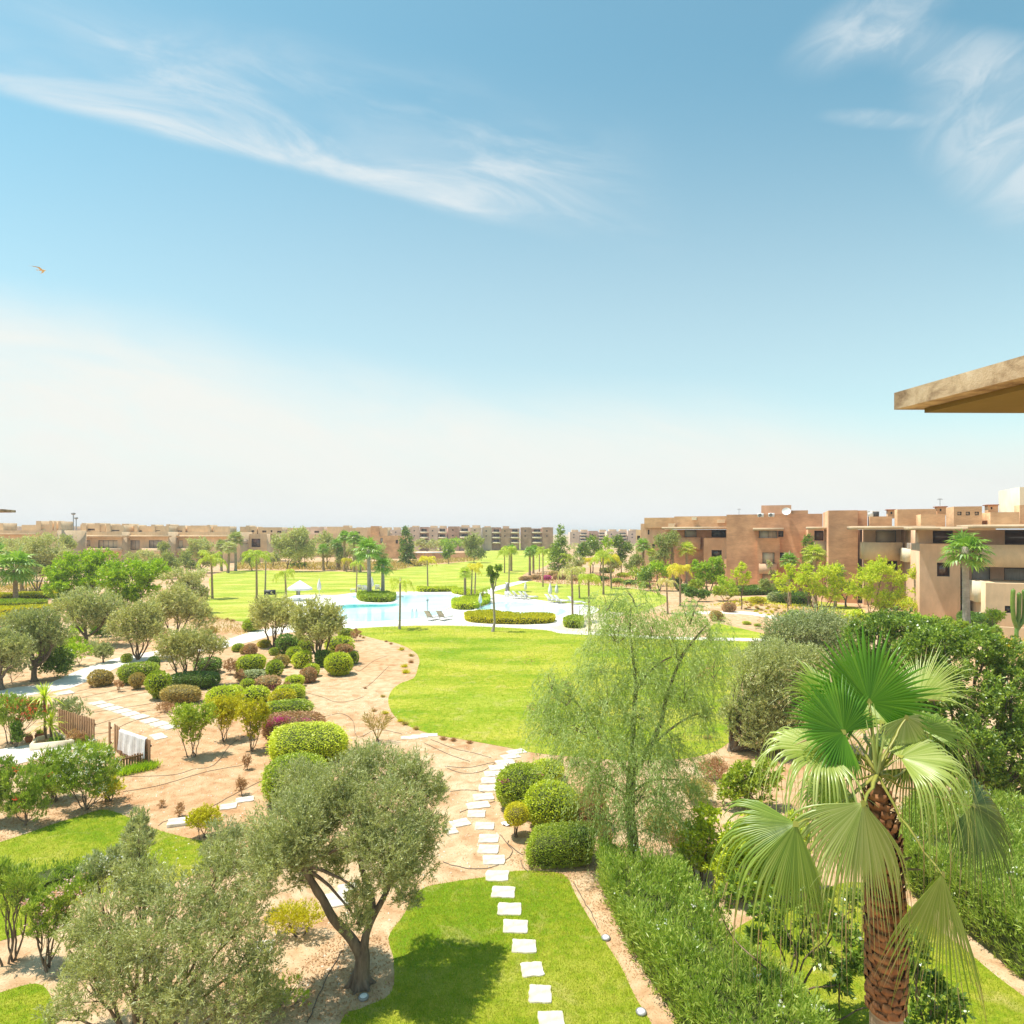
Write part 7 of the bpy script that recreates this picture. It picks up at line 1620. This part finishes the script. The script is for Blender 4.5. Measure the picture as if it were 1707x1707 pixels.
# far green belt on the horizon
mb = MB(); n = 16000; Yv = rng.uniform(300, 900, n); Xv = (rng.uniform(-200, 1900, n) - CX) / F * Yv; D_ = unit(rdir(n) + np.array([0, 0, .5])); zz_ = rng.random(n) ** 1.5 * 5 * (.5 + .5 * np.sin(Xv * .02 + Yv * .01)); keep_ = ~((Xv / Yv * F + CX > 780) & (Xv / Yv * F + CX < 940) & (Yv < 500)); 
mb.quads(leaves(np.c_[Xv, Yv, zz_][keep_], D_[keep_], 2.6, 1.6)); tag(mb.build('distant_trees', 'far_pale'), 'distant belt of pale trees before the horizon', 'trees', None, 'stuff')
# masts
def mast(px, ybase, ytop, Y, label):
    P = PT(px, 905, Y); P[2] = 0; h = H - (ytop - YH) / F * Y; t = thing('lamp_mast', label, 'lamp mast', P); m = MB(); m.tube([[0, 0, 0], [0, 0, h]], [.3, .2], 6); m.build('pole', 'metal_grey', t); m = MB(); m.lathe([(.2, h - 1.2), (.9, h - .8), (.9, h - .2), (.2, h)], 10); m.build('head', 'metal_grey', t)
mast(122.3, 882, 854.5, 300, 'tall thin lamp mast above the left rooftops'); mast(127, 882, 862, 330, 'shorter faint mast right of the tall one')

# ---- concrete roof edge of the viewer's own building, upper right
OX = 4.04; t = thing('roof_overhang', 'weathered concrete roof overhang jutting in at the upper right', 'roof', (OX, 6.66, H + 1.3))
Pt = [(0, 0), (.235, -1.45), (.6, -3.9), (6.5, -3.9), (6.5, .12)]; m = MB()
m.prism(Pt, 0.0, .178); m.add(np.array([[*p, 0] for p in Pt]), [[4, 3, 2, 1, 0]])
m.build('slab', 'slab_weathered', t)
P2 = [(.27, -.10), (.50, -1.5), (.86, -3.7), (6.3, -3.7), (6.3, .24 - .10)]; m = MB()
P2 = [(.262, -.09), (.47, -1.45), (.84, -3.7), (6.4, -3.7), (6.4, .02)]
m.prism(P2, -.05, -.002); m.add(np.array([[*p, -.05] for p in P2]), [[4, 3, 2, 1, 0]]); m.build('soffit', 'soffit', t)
m = MB(); m.box(5.2, 5.6, -3.2, -2.8, -H - 1.3, -.052); m.build('column', 'plaster_sand', t)
t = thing('roof_overhang', 'tip of a distant roof overhang at the left photo edge', 'roof', PT(6, 851, 60)); m = MB(); m.prism([(0, 0), (-12, .5), (-12, 5), (-1.2, 3)], -.1, .13); m.build('slab', 'slab_weathered', t); m = MB(); m.box(-11, -10.6, 2, 2.4, -11.6, -.1); m.build('column', 'plaster_sand', t)
# ================================================================== pool furniture
def lounger_proto():
    t = thing('sun_lounger', 'x', 'sun lounger', (0, 0, 0)); 
    m = MB(); m.box(-.33, .33, -.95, .45, .30, .36); m.box(-.36, -.31, -.98, .48, .26, .34); m.box(.31, .36, -.98, .48, .26, .34); m.build('seat', 'plastic_white', t)
    m = MB(); a = R(50); M = Matrix.Translation((0, .42, .33)) @ Matrix.Rotation(a, 4, 'X'); m.box(-.33, .33, 0, .82, 0, .05, M=np.array(M)); m.build('backrest', 'plastic_white', t)
    for x in (-.3, .3):
        for y in (-.8, .35):
            m = MB(); m.tube([[x, y, 0], [x, y, .28]], [.03, .035], 6); m.build('leg', 'plastic_white', t)
    m = MB(); m.tube([[-.36, .1, .36], [-.38, .1, .52], [-.38, .4, .52], [-.36, .45, .36]], .02, 5); m.build('armrest', 'plastic_white', t)
    m = MB(); m.tube([[.36, .1, .36], [.38, .1, .52], [.38, .4, .52], [.36, .45, .36]], .02, 5); m.build('armrest', 'plastic_white', t)
    return t
lp = lounger_proto(); first = True
for x, y, rz, lb, mt in [(603, 986, 168, 'white sun lounger, left of the three behind the pool island', None), (611, 986.5, 172, 'white sun lounger, middle one behind the pool island', None), (630, 985.5, 185, 'white sun lounger between the two island palms', None),
                 (721, 1034, 150, 'beige-backed lounger on the near pool deck, left one', 'fabric_beige'), (741, 1034, 150, 'beige-backed lounger on the near pool deck, right one', 'fabric_beige'),
                 (858, 998, 118, 'white lounger nearest the shower post', None), (866, 998, 118, 'white lounger, second from the shower post', None), (877, 999, 118, 'white lounger, third from the shower post, past the parasol', None), (884, 999, 118, 'white lounger, fourth from the shower post', None),
                 (921, 1004, 118, 'white lounger, left of the three beside the twin parasols', None), (929, 1005, 118, 'white lounger, middle of the three beside the twin parasols', None), (937, 1006, 118, 'white lounger, right of the three beside the twin parasols', None), (960, 1008, 118, 'white lounger standing alone next to the pool fence', None)]:
    c = G(x, y); sc = 1.15
    if first: o = lp; o.location = (c[0], c[1], .02); o.rotation_euler = (0, 0, R(rz)); o['label'] = lb; o['group'] = 'sun loungers around the pool'; o.scale = (sc,) * 3; first = False
    else: o = dup(lp, (c[0], c[1], .02), R(rz), lb, (sc,) * 3)
    if mt: setmat(o, {'backrest': mt})
def parasol_proto():
    t = thing('parasol', 'x', 'parasol', (0, 0, 0)); m = MB(); m.tube([[0, 0, 0], [0, 0, 2.75]], .035, 8); m.build('pole', 'plastic_white', t)
    m = MB(); n = 16; zs = [.95, 1.1, 1.5, 2.0, 2.4, 2.62]; rs_ = [.17, .26, .27, .20, .10, .03]; th = np.arange(n) * 2 * math.pi / n; V = np.array([[(r * (1 + .22 * (i % 2))) * math.cos(a), (r * (1 + .22 * (i % 2))) * math.sin(a), z] for z, r in zip(zs, rs_) for i, a in enumerate(th)])
    m.add(V, [(j * n + i, j * n + (i + 1) % n, (j + 1) * n + (i + 1) % n, (j + 1) * n + i) for j in range(5) for i in range(n)]); m.build('canopy', 'fabric_white', t)
    m = MB(); m.lathe([(.3, 0), (.3, .06), (.08, .09), (.05, .3), (0.03, .3)], 14); m.build('base', 'metal_grey', t); return t
pp = parasol_proto(); first = True
for x, y, h, lb in [(532, 993.5, 29, 'closed white parasol on the left deck beside the open one'), (620, 987, 26, 'closed white parasol behind the pool island loungers'), (876, 991, 22, 'closed white parasol between two pairs of loungers by the small pool'), (917, 1001, 30, 'closed white parasol, left of the twin parasols'), (928, 998, 26, 'closed white parasol, right of the twin parasols'), (800.5, 1014.5, 26, 'closed white parasol in front of the round hedge with palms')]:
    c = G(x, y); s = h * c[1] / F / 2.75
    if first: o = pp; o.location = (c[0], c[1], .02); o['label'] = lb; o['group'] = 'closed parasols around the pool'; o.scale = (s,) * 3; first = False
    else: o = dup(pp, (c[0], c[1], .02), rng.random(), lb, (s,) * 3)
# open parasol
c = G(500, 1001); t = thing('open_parasol', 'open white parasol with shallow pyramid roof at the left of the pool', 'parasol', c); m = MB(); m.tube([[0, 0, 0], [0, 0, 2.9]], .04, 8); m.build('pole', 'metal_grey', t)
m = MB(); n = 8; th = np.arange(n) * 2 * math.pi / n; V = np.array([[0, 0, 2.85]] + [[1.75 * math.cos(a), 1.75 * math.sin(a), 1.75] for a in th] + [[1.77 * math.cos(a), 1.77 * math.sin(a), 1.5] for a in th]); m.add(V[:], [(0, 1 + i, 1 + (i + 1) % n) for i in range(n)]); m.add(V, [(1 + i, 9 + i, 9 + (i + 1) % n, 1 + (i + 1) % n) for i in range(n)]); m.build('canopy', 'fabric_white', t)
def shower(x, y, h, lb, twotone):
    c = G(x, y); H_ = h * c[1] / F; t = thing('shower_post', lb, 'post', c); m = MB(); m.box(-.22, .22, -.22, .22, H_ * (.0 if not twotone else .42), H_); m.build('column', 'metal_grey', t); m = MB(); m.box(-.26, .26, -.26, .26, H_, H_ + .06); m.build('cap', 'plastic_white', t)
    if twotone: m = MB(); m.box(-.34, .34, -.34, .34, 0, H_ * .42); m.build('plinth', 'plastic_white', t)
shower(497, 992, 19, 'grey post standing behind the open parasol', False); shower(845, 996, 24, 'dark post on a white plinth at the end of the lounger row', True)
c = G(589, 987); t = thing('side_table', 'low white table beside the island loungers', 'table', c); m = MB(); m.box(-.45, .45, -.35, .35, .45, .5); m.build('tabletop', 'plastic_white', t)
for x in (-.38, .38):
    for y in (-.28, .28): m = MB(); m.box(x - .03, x + .03, y - .03, y + .03, 0, .45); m.build('leg', 'plastic_white', t)
c = G(975, 1010); t = thing('side_table', 'low white table by the pool fence right of the lone lounger', 'table', c); m = MB(); m.box(-.3, .3, -.3, .3, .4, .45); m.build('tabletop', 'plastic_white', t); m = MB(); m.box(-.05, .05, -.05, .05, 0, .4); m.build('leg', 'plastic_white', t)
# dark timber seat left of the open parasol
c = G(450, 996); t = thing('garden_bench', 'dark wooden bench on the grass left of the open parasol', 'bench', c, rz=.4); m = MB(); m.box(-.8, .8, -.3, .3, .4, .5); m.build('seat', 'metal_dark', t); M = Matrix.Translation((0, .28, .5)) @ Matrix.Rotation(R(70), 4, 'X'); m = MB(); m.box(-.8, .8, 0, .6, 0, .06, M=np.array(M)); m.build('backrest', 'metal_dark', t)
for x in (-.7, .7): m = MB(); m.box(x - .05, x + .05, -.28, .28, 0, .4); m.build('leg', 'metal_dark', t)
# pool handrails
for x, lb in [(686.5, 'left curved metal handrail at the pool steps'), (693.5, 'right curved metal handrail at the pool steps')]:
    c = G(x, 1031); t = tag(MB() and (lambda m: (m.tube(smoothpoly([(0, 0, 0), (0, 0, .8), (0, .15, 1.0), (0, .5, .95), (0, .8, .4), (0, .85, 0)], 4, False), .03, 6), m.build('handrail', 'metal_grey', loc=c, smooth=True))[1])(MB()), lb, 'handrail', 'pool handrails')
c = G(712.5, 1024); m = MB(); m.tube([[0, 0, 0], [0, 0, 1.6]], .035, 6); m.box(-.12, .12, -.12, .12, 1.55, 1.75); tag(m.build('depth_marker', 'metal_grey', loc=c), 'thin post with small head at the pool edge', 'post')
# pool fence
a, b_ = G(966, 1030.5), G(1016, 1029); t = thing('pool_fence', 'low thin metal bar fence right of the small pool', 'fence', a); d = (b_ - a); L_ = np.linalg.norm(d); d /= L_; m = MB()
for z in (.12, 1.3): m.tube([[0, 0, z], d * L_ + [0, 0, z]], .025, 4)
m.build('rail', 'metal_grey', t); m = MB(); n = 34
for i in range(n + 1): m.tube([d * L_ * i / n + [0, 0, .12], d * L_ * i / n + [0, 0, 1.3]], .012, 4, cap=False)
m.build('bars', 'metal_grey', t)
for i in range(4): m = MB(); m.tube([d * L_ * i / 3, d * L_ * i / 3 + [0, 0, 1.4]], .04, 6); m.build('post', 'metal_grey', t)

# ================================================================== fences, towel, planter at the left terrace
sheet('terrace', [(-120, 1262), (0, 1250), (44, 1243), (80, 1240), (121, 1236), (135, 1246), (100, 1256), (55, 1268), (0, 1282), (-120, 1305)], .03, 'concrete_path', k=1, thick=.03)
def pickets(pa, pb, h, n, label, rail=True, top_rail=False, z0=.03, w=None):
    a, b = G(*pa), G(*pb); d = b - a; L_ = np.linalg.norm(d); d /= L_; nn = np.array([-d[1], d[0], 0]); t = thing('picket_fence', label, 'fence', a, 'wooden fences of the left terrace'); w = w or L_ / n * .72
    for i in range(n):
        m = MB(); c = d * L_ * (i + .5) / n; hh = h + rng.normal() * .012; M = np.array(Matrix(((d[0], nn[0], 0, c[0]), (d[1], nn[1], 0, c[1]), (0, 0, 1, 0), (0, 0, 0, 1)))); tl = rng.normal() * .006
        x0 = w / 2; V = np.array([(-x0, -.012, z0), (x0, -.012, z0), (x0, .012, z0), (-x0, .012, z0), (-x0 + tl, -.012, hh - .03), (x0 + tl, -.012, hh - .03), (x0 + tl, .012, hh - .03), (-x0 + tl, .012, hh - .03), (-x0 * .6 + tl, -.012, hh), (x0 * .6 + tl, -.012, hh), (x0 * .6 + tl, .012, hh), (-x0 * .6 + tl, .012, hh)])
        V = V @ M[:3, :3].T + M[:3, 3]; m.add(V, [(0, 1, 5, 4), (1, 2, 6, 5), (2, 3, 7, 6), (3, 0, 4, 7), (4, 5, 9, 8), (5, 6, 10, 9), (6, 7, 11, 10), (7, 4, 8, 11), (8, 9, 10, 11)]); m.build('picket', 'wood', t)
    for z in ((.25, h - .25) if not top_rail else (.12, h - .08)):
        m = MB(); M = np.array(Matrix(((d[0], nn[0], 0, 0), (d[1], nn[1], 0, 0), (0, 0, 1, 0), (0, 0, 0, 1)))); m.box(0, L_, .016 if not top_rail else -.05, .05 if not top_rail else -.016, z - .035, z + .035, M=M); m.build('rail', 'wood', t)
pickets((97, 1222), (158, 1243), 1.18, 16, 'brown wooden picket fence behind the yuccas')
pickets((181, 1246), (184.5, 1248), 1.15, 2, 'short stub of wooden fence at the gap, left of the towel')
pickets((190, 1250), (200, 1258), 1.15, 3, 'angled end piece of wooden fence joining the towel fence')
pickets((199, 1259), (251, 1279), 1.10, 15, 'wooden picket fence with a white towel hung over it')
pickets((190, 1288), (250, 1274), .55, 13, 'low wooden fence with two rails below the towel', top_rail=True)
# towel
a, b_ = G(199, 1259), G(251, 1279); d = b_ - a; L_ = np.linalg.norm(d); d /= L_; nn = np.array([d[1], -d[0], 0]); nn = nn if nn[1] < 0 else -nn
m = MB(); nu, nv = 40, 18; V = []
for j in range(nv + 1):
    v = j / nv
    for i in range(nu + 1):
        u = i / nu; s = (.02 + .86 * u) * L_; sagz = 1.13 - .10 * math.sin(u * 3.14) * v
        ln = .95 * (1 - .22 * abs(u - .35)); vv = v * 1.3 - .3
        wv = .03 * math.sin(u * 26 + v * 2) + .02 * math.sin(u * 11 - v * 3)
        off = .035 + .035 * v + wv * v if vv > 0 else -.035
        z = 1.14 - max(0, vv) * ln + min(0, vv) * .9
        V.append(d * (s + .03 * math.sin(v * 5 + u * 3) * v) + nn * off + np.array([0, 0, z]))
m.add(V, [(j * (nu + 1) + i, j * (nu + 1) + i + 1, (j + 1) * (nu + 1) + i + 1, (j + 1) * (nu + 1) + i) for j in range(nv) for i in range(nu)])
# fringe at the hem
for i in range(0, nu, 1):
    p = V[nv * (nu + 1) + i]; m.quads(leaves(np.array([p]), np.array([[0, 0, -1.]]), .10, .012))
tag(m.build('towel', 'towel_stripes' if 'towel_stripes' in MAT else 'fabric_white', loc=a, smooth=True), 'white striped towel draped over the wooden fence', 'towel')
# planter box (open, low concrete walls with soil)
cs = [G(46, 1252), G(125, 1244), G(98, 1232), G(72, 1237)]
cs = [G(49, 1252.5), G(124, 1245), G(95, 1229.5), G(60, 1240)]
c0 = sum(cs) / 4; t = thing('planter_box', 'low rectangular concrete planter at the foot of the yuccas', 'planter', c0); m = MB(); q = [p - c0 for p in cs]; qi = [p * .86 for p in q]; V = [(p[0], p[1], 0) for p in q] + [(p[0], p[1], .3) for p in q] + [(p[0], p[1], .3) for p in qi] + [(p[0], p[1], .12) for p in qi]
m.add(V, [(i, (i + 1) % 4, 4 + (i + 1) % 4, 4 + i) for i in range(4)] + [(4 + i, 4 + (i + 1) % 4, 8 + (i + 1) % 4, 8 + i) for i in range(4)] + [(8 + i, 8 + (i + 1) % 4, 12 + (i + 1) % 4, 12 + i) for i in range(4)]); m.build('walls', 'plaster_cream', t)
m = MB(); m.add(V[12:], [(0, 1, 2, 3)]); m.build('soil_fill', 'soil', t)
tree('succulent', 'pinkish coral-like succulent in front of the picket fence', 'plant', (130, 1240), [(122, 1226, 9, 8), (133, 1225, 10, 9), (140, 1230, 6, 6)], 'twiggy', None, .02, .1, 4, 'bark_warm', 1.3, 'clip_rosy', leafname='foliage', trunkname='stems')
tree('succulent', 'small green plant inside the concrete planter', 'plant', (94, 1243), [(92, 1236, 10, 6)], 'dense', None, .02, .1, 3, 'bark', 1.0, 'clip_dark', leafname='foliage', trunkname='stems')
for x, y, r, lb in [(48, 1237, 6, 'round dark red clay pot near the narrow dark shrub'), (66, 1233, 7, 'orange-brown clay pot behind the planter')]:
    c = G(x, y); r = r * c[1] / F; t = thing('clay_pot', lb, 'flower pot', c); m = MB(); m.lathe([(r * .6, 0), (r * .95, r * .7), (r, r * 1.2), (r * .8, r * 1.5), (r * .9, r * 1.6), (r * .75, r * 1.6), (r * .7, r * 1.2)], 16); m.build('pot', 'terracotta', t, True)
    m = MB(); c_ = np.array([0, 0, r * 1.5]); Q = c_ + rng.normal(size=(120, 3)) * r * .3; m.quads(leaves(Q, unit(rdir(120) + [0, 0, 1.2]), r * .9, .03)); m.build('plant', 'clip_rosy' if x < 60 else 'clip_mid', t)
# small white thing beside topiary
m = MB(); c = G(846, 1375); V = np.array([(math.cos(a) * (.20 + .04 * math.sin(3 * a)), math.sin(a) * .13, .02 + .05 * (i % 2)) for i, a in enumerate(np.linspace(0, 6.28, 12)[:-1])] + [(0, 0, .13)]); m.add(V, [(i, (i + 1) % 11, 11) for i in range(11)]); tag(m.build('cloth', 'fabric_white', loc=c), 'crumpled white cloth lying left of the small topiary', 'cloth')

# ================================================================== bird
P = PT(69, 450.5, 45); t = thing('bird', 'pale tan bird gliding alone in the upper left sky', 'bird', P, rz=.12); m = MB()
m.tube([[-.16, .02, 0], [-.10, .01, .01], [0, 0, .015], [.14, 0, .01], [.24, 0, .0], [.30, 0, 0]], [.02, .05, .065, .05, .035, .012], 10); m.build('body', 'bird_tan', t, True)
for s in (-1, 1):
    m = MB(); V = [(-.05, 0, .03), (.10, 0, .03), (-.12, s * .28, .09), (.06, s * .28, .10), (-.30, s * .55, .05), (-.16, s * .55, .06), (-.50, s * .72, .0)]; V = np.array(V); V2 = V - [0, 0, .012]; m.add(np.concatenate([V, V2]), [(0, 1, 3, 2), (2, 3, 5, 4), (7, 9, 10, 8), (9, 11, 12, 10)]); m.add(V, [(4, 5, 6)]); m.build('wing', 'bird_tan', t)
m = MB(); m.add([(-.14, -.03, 0), (-.14, .03, 0), (-.34, .08, 0), (-.34, -.08, 0)], [(0, 1, 2, 3)]); m.build('tail', 'bird_tan', t)
# ================================================================== sky, sun, camera
SUN_EL, SUN_AZ = R(70), R(-84)     # azimuth from +Y towards +X (negative: to the left, slightly beyond)
w = bpy.data.worlds.new('World'); bpy.context.scene.world = w; w.use_nodes = True; nt = w.node_tree; nt.nodes.clear()
out = nt.nodes.new('ShaderNodeOutputWorld'); bg = nt.nodes.new('ShaderNodeBackground'); nt.links.new(bg.outputs[0], out.inputs[0])
sky = nt.nodes.new('ShaderNodeTexSky'); sky.sky_type = 'NISHITA'; sky.sun_disc = False; sky.sun_elevation = SUN_EL; sky.sun_rotation = SUN_AZ
sky.altitude = 400; sky.air_density = 1.0; sky.dust_density = .6; sky.ozone_density = 1.6
geo = nt.nodes.new('ShaderNodeTexCoord'); sx = nt.nodes.new('ShaderNodeSeparateXYZ'); nt.links.new(geo.outputs['Generated'], sx.inputs[0])
def M(op, a, b=None, c=None, clamp=False):
    n = nt.nodes.new('ShaderNodeMath'); n.operation = op; n.use_clamp = clamp
    for i, v in enumerate((a, b, c)):
        if v is None: continue
        if hasattr(v, 'links'): nt.links.new(v, n.inputs[i])
        else: n.inputs[i].default_value = v
    return n.outputs[0]
def SS(x, a, b):
    n = nt.nodes.new('ShaderNodeMapRange'); n.interpolation_type = 'SMOOTHSTEP'; nt.links.new(x, n.inputs[0]); n.inputs[1].default_value = a; n.inputs[2].default_value = b; return n.outputs[0]
yy = M('MAXIMUM', M('ABSOLUTE', sx.outputs[1]), .05)
U = M('DIVIDE', sx.outputs[0], yy); V = M('DIVIDE', sx.outputs[2], yy)      # clouds are laid on a far vertical sheet
def cvec(a, b, c=0):
    n = nt.nodes.new('ShaderNodeCombineXYZ')
    for i, v in enumerate((a, b, c)):
        if hasattr(v, 'links'): nt.links.new(v, n.inputs[i])
        else: n.inputs[i].default_value = v
    return n.outputs[0]
def lin(a, b, c): return M('ADD', M('ADD', M('MULTIPLY', U, a), M('MULTIPLY', V, b)), c)
def nz(vec, sc, det=6, rg=.6, dist=.0):
    n = N(nt, 'ShaderNodeTexNoise', Scale=sc, Detail=det, Roughness=rg, Distortion=dist); nt.links.new(vec, n.inputs['Vector']); return n.outputs['Fac']
def uv(px, py): return (px - CX) / F, (YH - py) / F
# stretched coordinates along the streak direction
th = math.atan(-.247); ct, st = math.cos(th), math.sin(th)
A_ = lin(ct, st, 0); B_ = lin(-st, ct, 0)
wisp = nz(cvec(M('MULTIPLY', A_, 1.0), M('MULTIPLY', B_, 3.6)), 3.4, 9, .62, .7)
wisp2 = nz(cvec(M('MULTIPLY', lin(.8, .6, 0), 1.6), M('MULTIPLY', lin(-.6, .8, 0), 4.0)), 4.0, 9, .62, .9)
soft = nz(cvec(M('MULTIPLY', A_, .8), M('MULTIPLY', B_, 2.2)), 1.7, 5, .5, .3)
# 1 main streak
u0, v0 = uv(0, 148); u1, v1 = uv(790, 348); sl = (v1 - v0) / (u1 - u0)
dist = M('SUBTRACT', V, M('ADD', M('MULTIPLY', U, sl), v0 - u0 * sl)); dist = M('ADD', dist, M('MULTIPLY', M('SUBTRACT', soft, .5), .045))
edge = M('MULTIPLY', SS(dist, -.022, .004), M('SUBTRACT', 1, SS(dist, -.004, .045)))
streak = M('MULTIPLY', M('MULTIPLY', edge, M('ADD', .35, SS(wisp, .35, .68))), M('SUBTRACT', 1, SS(U, -.12, .16)))
# 2 veil above the streak
veil = M('MULTIPLY', M('MULTIPLY', SS(dist, -.02, .03), M('SUBTRACT', 1, SS(dist, .06, .24))), M('MULTIPLY', SS(U, -.95, -.55), M('SUBTRACT', 1, SS(U, .0, .30))))
veil = M('MULTIPLY', veil, M('MULTIPLY', SS(wisp, .40, .75), .95)); veil = M('ADD', veil, M('MULTIPLY', M('MULTIPLY', SS(dist, -.03, .05), M('SUBTRACT', 1, SS(dist, .04, .26))), M('MULTIPLY', M('SUBTRACT', 1, SS(U, -.1, .28)), M('MULTIPLY', SS(soft, .36, .62), .42))))
# 3 right clouds
def blobm(px, py, rx, ry, rot=0):
    a, b = uv(px, py); c_, s_ = math.cos(rot), math.sin(rot); x = M('DIVIDE', lin(c_, s_, -(a * c_ + b * s_)), rx / F); y = M('DIVIDE', lin(-s_, c_, -(-a * s_ + b * c_)), ry / F)
    d = M('SQRT', M('ADD', M('MULTIPLY', x, x), M('MULTIPLY', y, y))); return M('SUBTRACT', 1, SS(d, .25, 1.0))
rc = M('ADD', M('ADD', blobm(1720, 260, 270, 160, -.5), M('MULTIPLY', blobm(1640, 100, 300, 70, -.15), .7)), M('ADD', M('MULTIPLY', blobm(1450, 40, 190, 75, .5), .75), M('MULTIPLY', blobm(1460, 198, 110, 22, -.05), .7)))
rc = M('MULTIPLY', rc, M('ADD', .38, M('MULTIPLY', SS(wisp2, .36, .70), .75)))
# 4 broad low bank and bright haze at the horizon
bl = M('ADD', M('MULTIPLY', U, -.13), .0)      # lower towards the right
hgt = M('ADD', V, M('MULTIPLY', M('SUBTRACT', soft, .5), .12))
lineh = nt.nodes.new('ShaderNodeFloatCurve'); mp = lineh.mapping; cu = mp.curves[0]
nt.links.new(M('MULTIPLY_ADD', U, .5, .5, clamp=True), lineh.inputs['Value'])
pts = [(0, .40), (uv(0, 0)[0] * .5 + .5, (888 - 500) / 1050), (uv(260, 0)[0] * .5 + .5, (888 - 545) / 1050), (uv(500, 0)[0] * .5 + .5, (888 - 625) / 1050), (uv(800, 0)[0] * .5 + .5, (888 - 672) / 1050), (uv(1200, 0)[0] * .5 + .5, (888 - 690) / 1050), (uv(1500, 0)[0] * .5 + .5, (888 - 745) / 1050), (1, (888 - 770) / 1050)]
while len(cu.points) > 2: cu.points.remove(cu.points[1])
cu.points[0].location = pts[0]; cu.points[1].location = pts[-1]
for p in pts[1:-1]: cu.points.new(*p)
mp.update()
dd = M('SUBTRACT', lineh.outputs[0], hgt)
bank = M('MULTIPLY', SS(dd, -.07, .08), M('ADD', .70, M('MULTIPLY', SS(wisp, .3, .7), .34)))
haze = M('ADD', M('MULTIPLY', M('SUBTRACT', 1, SS(V, .0, .20)), .75), M('MULTIPLY', M('SUBTRACT', 1, SS(V, .05, .80)), .52), clamp=True)
cl = M('ADD', M('ADD', M('MULTIPLY', streak, .44), M('MULTIPLY', veil, .60)), M('MULTIPLY', rc, .56), clamp=True)
sxs = nt.nodes.new('ShaderNodeMix'); sxs.data_type = 'RGBA'; sxs.blend_type = 'MULTIPLY'; sxs.inputs[0].default_value = 1; nt.links.new(sky.outputs[0], sxs.inputs[6]); sxs.inputs[7].default_value = SKYTINT
def mx(fac, a, col):
    m = nt.nodes.new('ShaderNodeMix'); m.data_type = 'RGBA'; nt.links.new(fac, m.inputs[0]); nt.links.new(a, m.inputs[6]); m.inputs[7].default_value = (*col, 1); return m.outputs[2]
up = SS(V, .0, .05)
c1 = mx(haze, sxs.outputs[2], HAZE); c2 = mx(bank, c1, BANK); c3 = mx(cl, c2, CLOUD)
hz2 = M('MULTIPLY', M('SUBTRACT', 1, SS(V, .0, .075)), .75); c4 = mx(hz2, c3, LOWHAZE)
nt.links.new(c4, bg.inputs[0]); bg.inputs[1].default_value = SKY_STRENGTH

sd = bpy.data.lights.new('Sun', 'SUN'); sd.energy = SUN_E; sd.angle = R(.53); sd.color = (1, .955, .88)
so = bpy.data.objects.new('Sun', sd); C.objects.link(so)
dv = Vector((math.sin(SUN_AZ) * math.cos(SUN_EL), math.cos(SUN_AZ) * math.cos(SUN_EL), math.sin(SUN_EL)))
so.rotation_euler = dv.to_track_quat('Z', 'Y').to_euler()
cam = bpy.data.cameras.new('Camera'); co = bpy.data.objects.new('Camera', cam); C.objects.link(co)
cam.sensor_width = 36; cam.lens = 36 * F / 1707; cam.shift_y = (YH - 853.5) / 1707; cam.clip_end = 20000; cam.clip_start = .1
co.location = (0, 0, H); co.rotation_euler = (R(90), 0, 0)
sc = bpy.context.scene; sc.camera = co
sc.view_settings.view_transform = 'Standard'; sc.view_settings.look = 'None'; sc.view_settings.exposure = EXPO; sc.view_settings.gamma = 1
sc.cycles.max_bounces = 6; sc.cycles.diffuse_bounces = 3; sc.cycles.glossy_bounces = 2; sc.cycles.transmission_bounces = 4; sc.cycles.transparent_max_bounces = 4

# ------------------------------------------------------------------ air
hm, hnt, hout = newmat('haze_air'); pv = hnt.nodes.new('ShaderNodeVolumePrincipled'); pv.inputs['Color'].default_value = (.97, .97, .97, 1); pv.inputs['Density'].default_value = HAZE_D; pv.inputs['Anisotropy'].default_value = 0.0
hnt.links.new(pv.outputs[0], hout.inputs['Volume']); MAT['haze_air'] = hm
if HAZE_D > 0:
    mb = MB(); mb.box(-3200, 3200, -80, 6100, -1, 30); tag(mb.build('haze', 'haze_air'), 'thin pale haze over the far houses', 'haze', None, 'stuff')
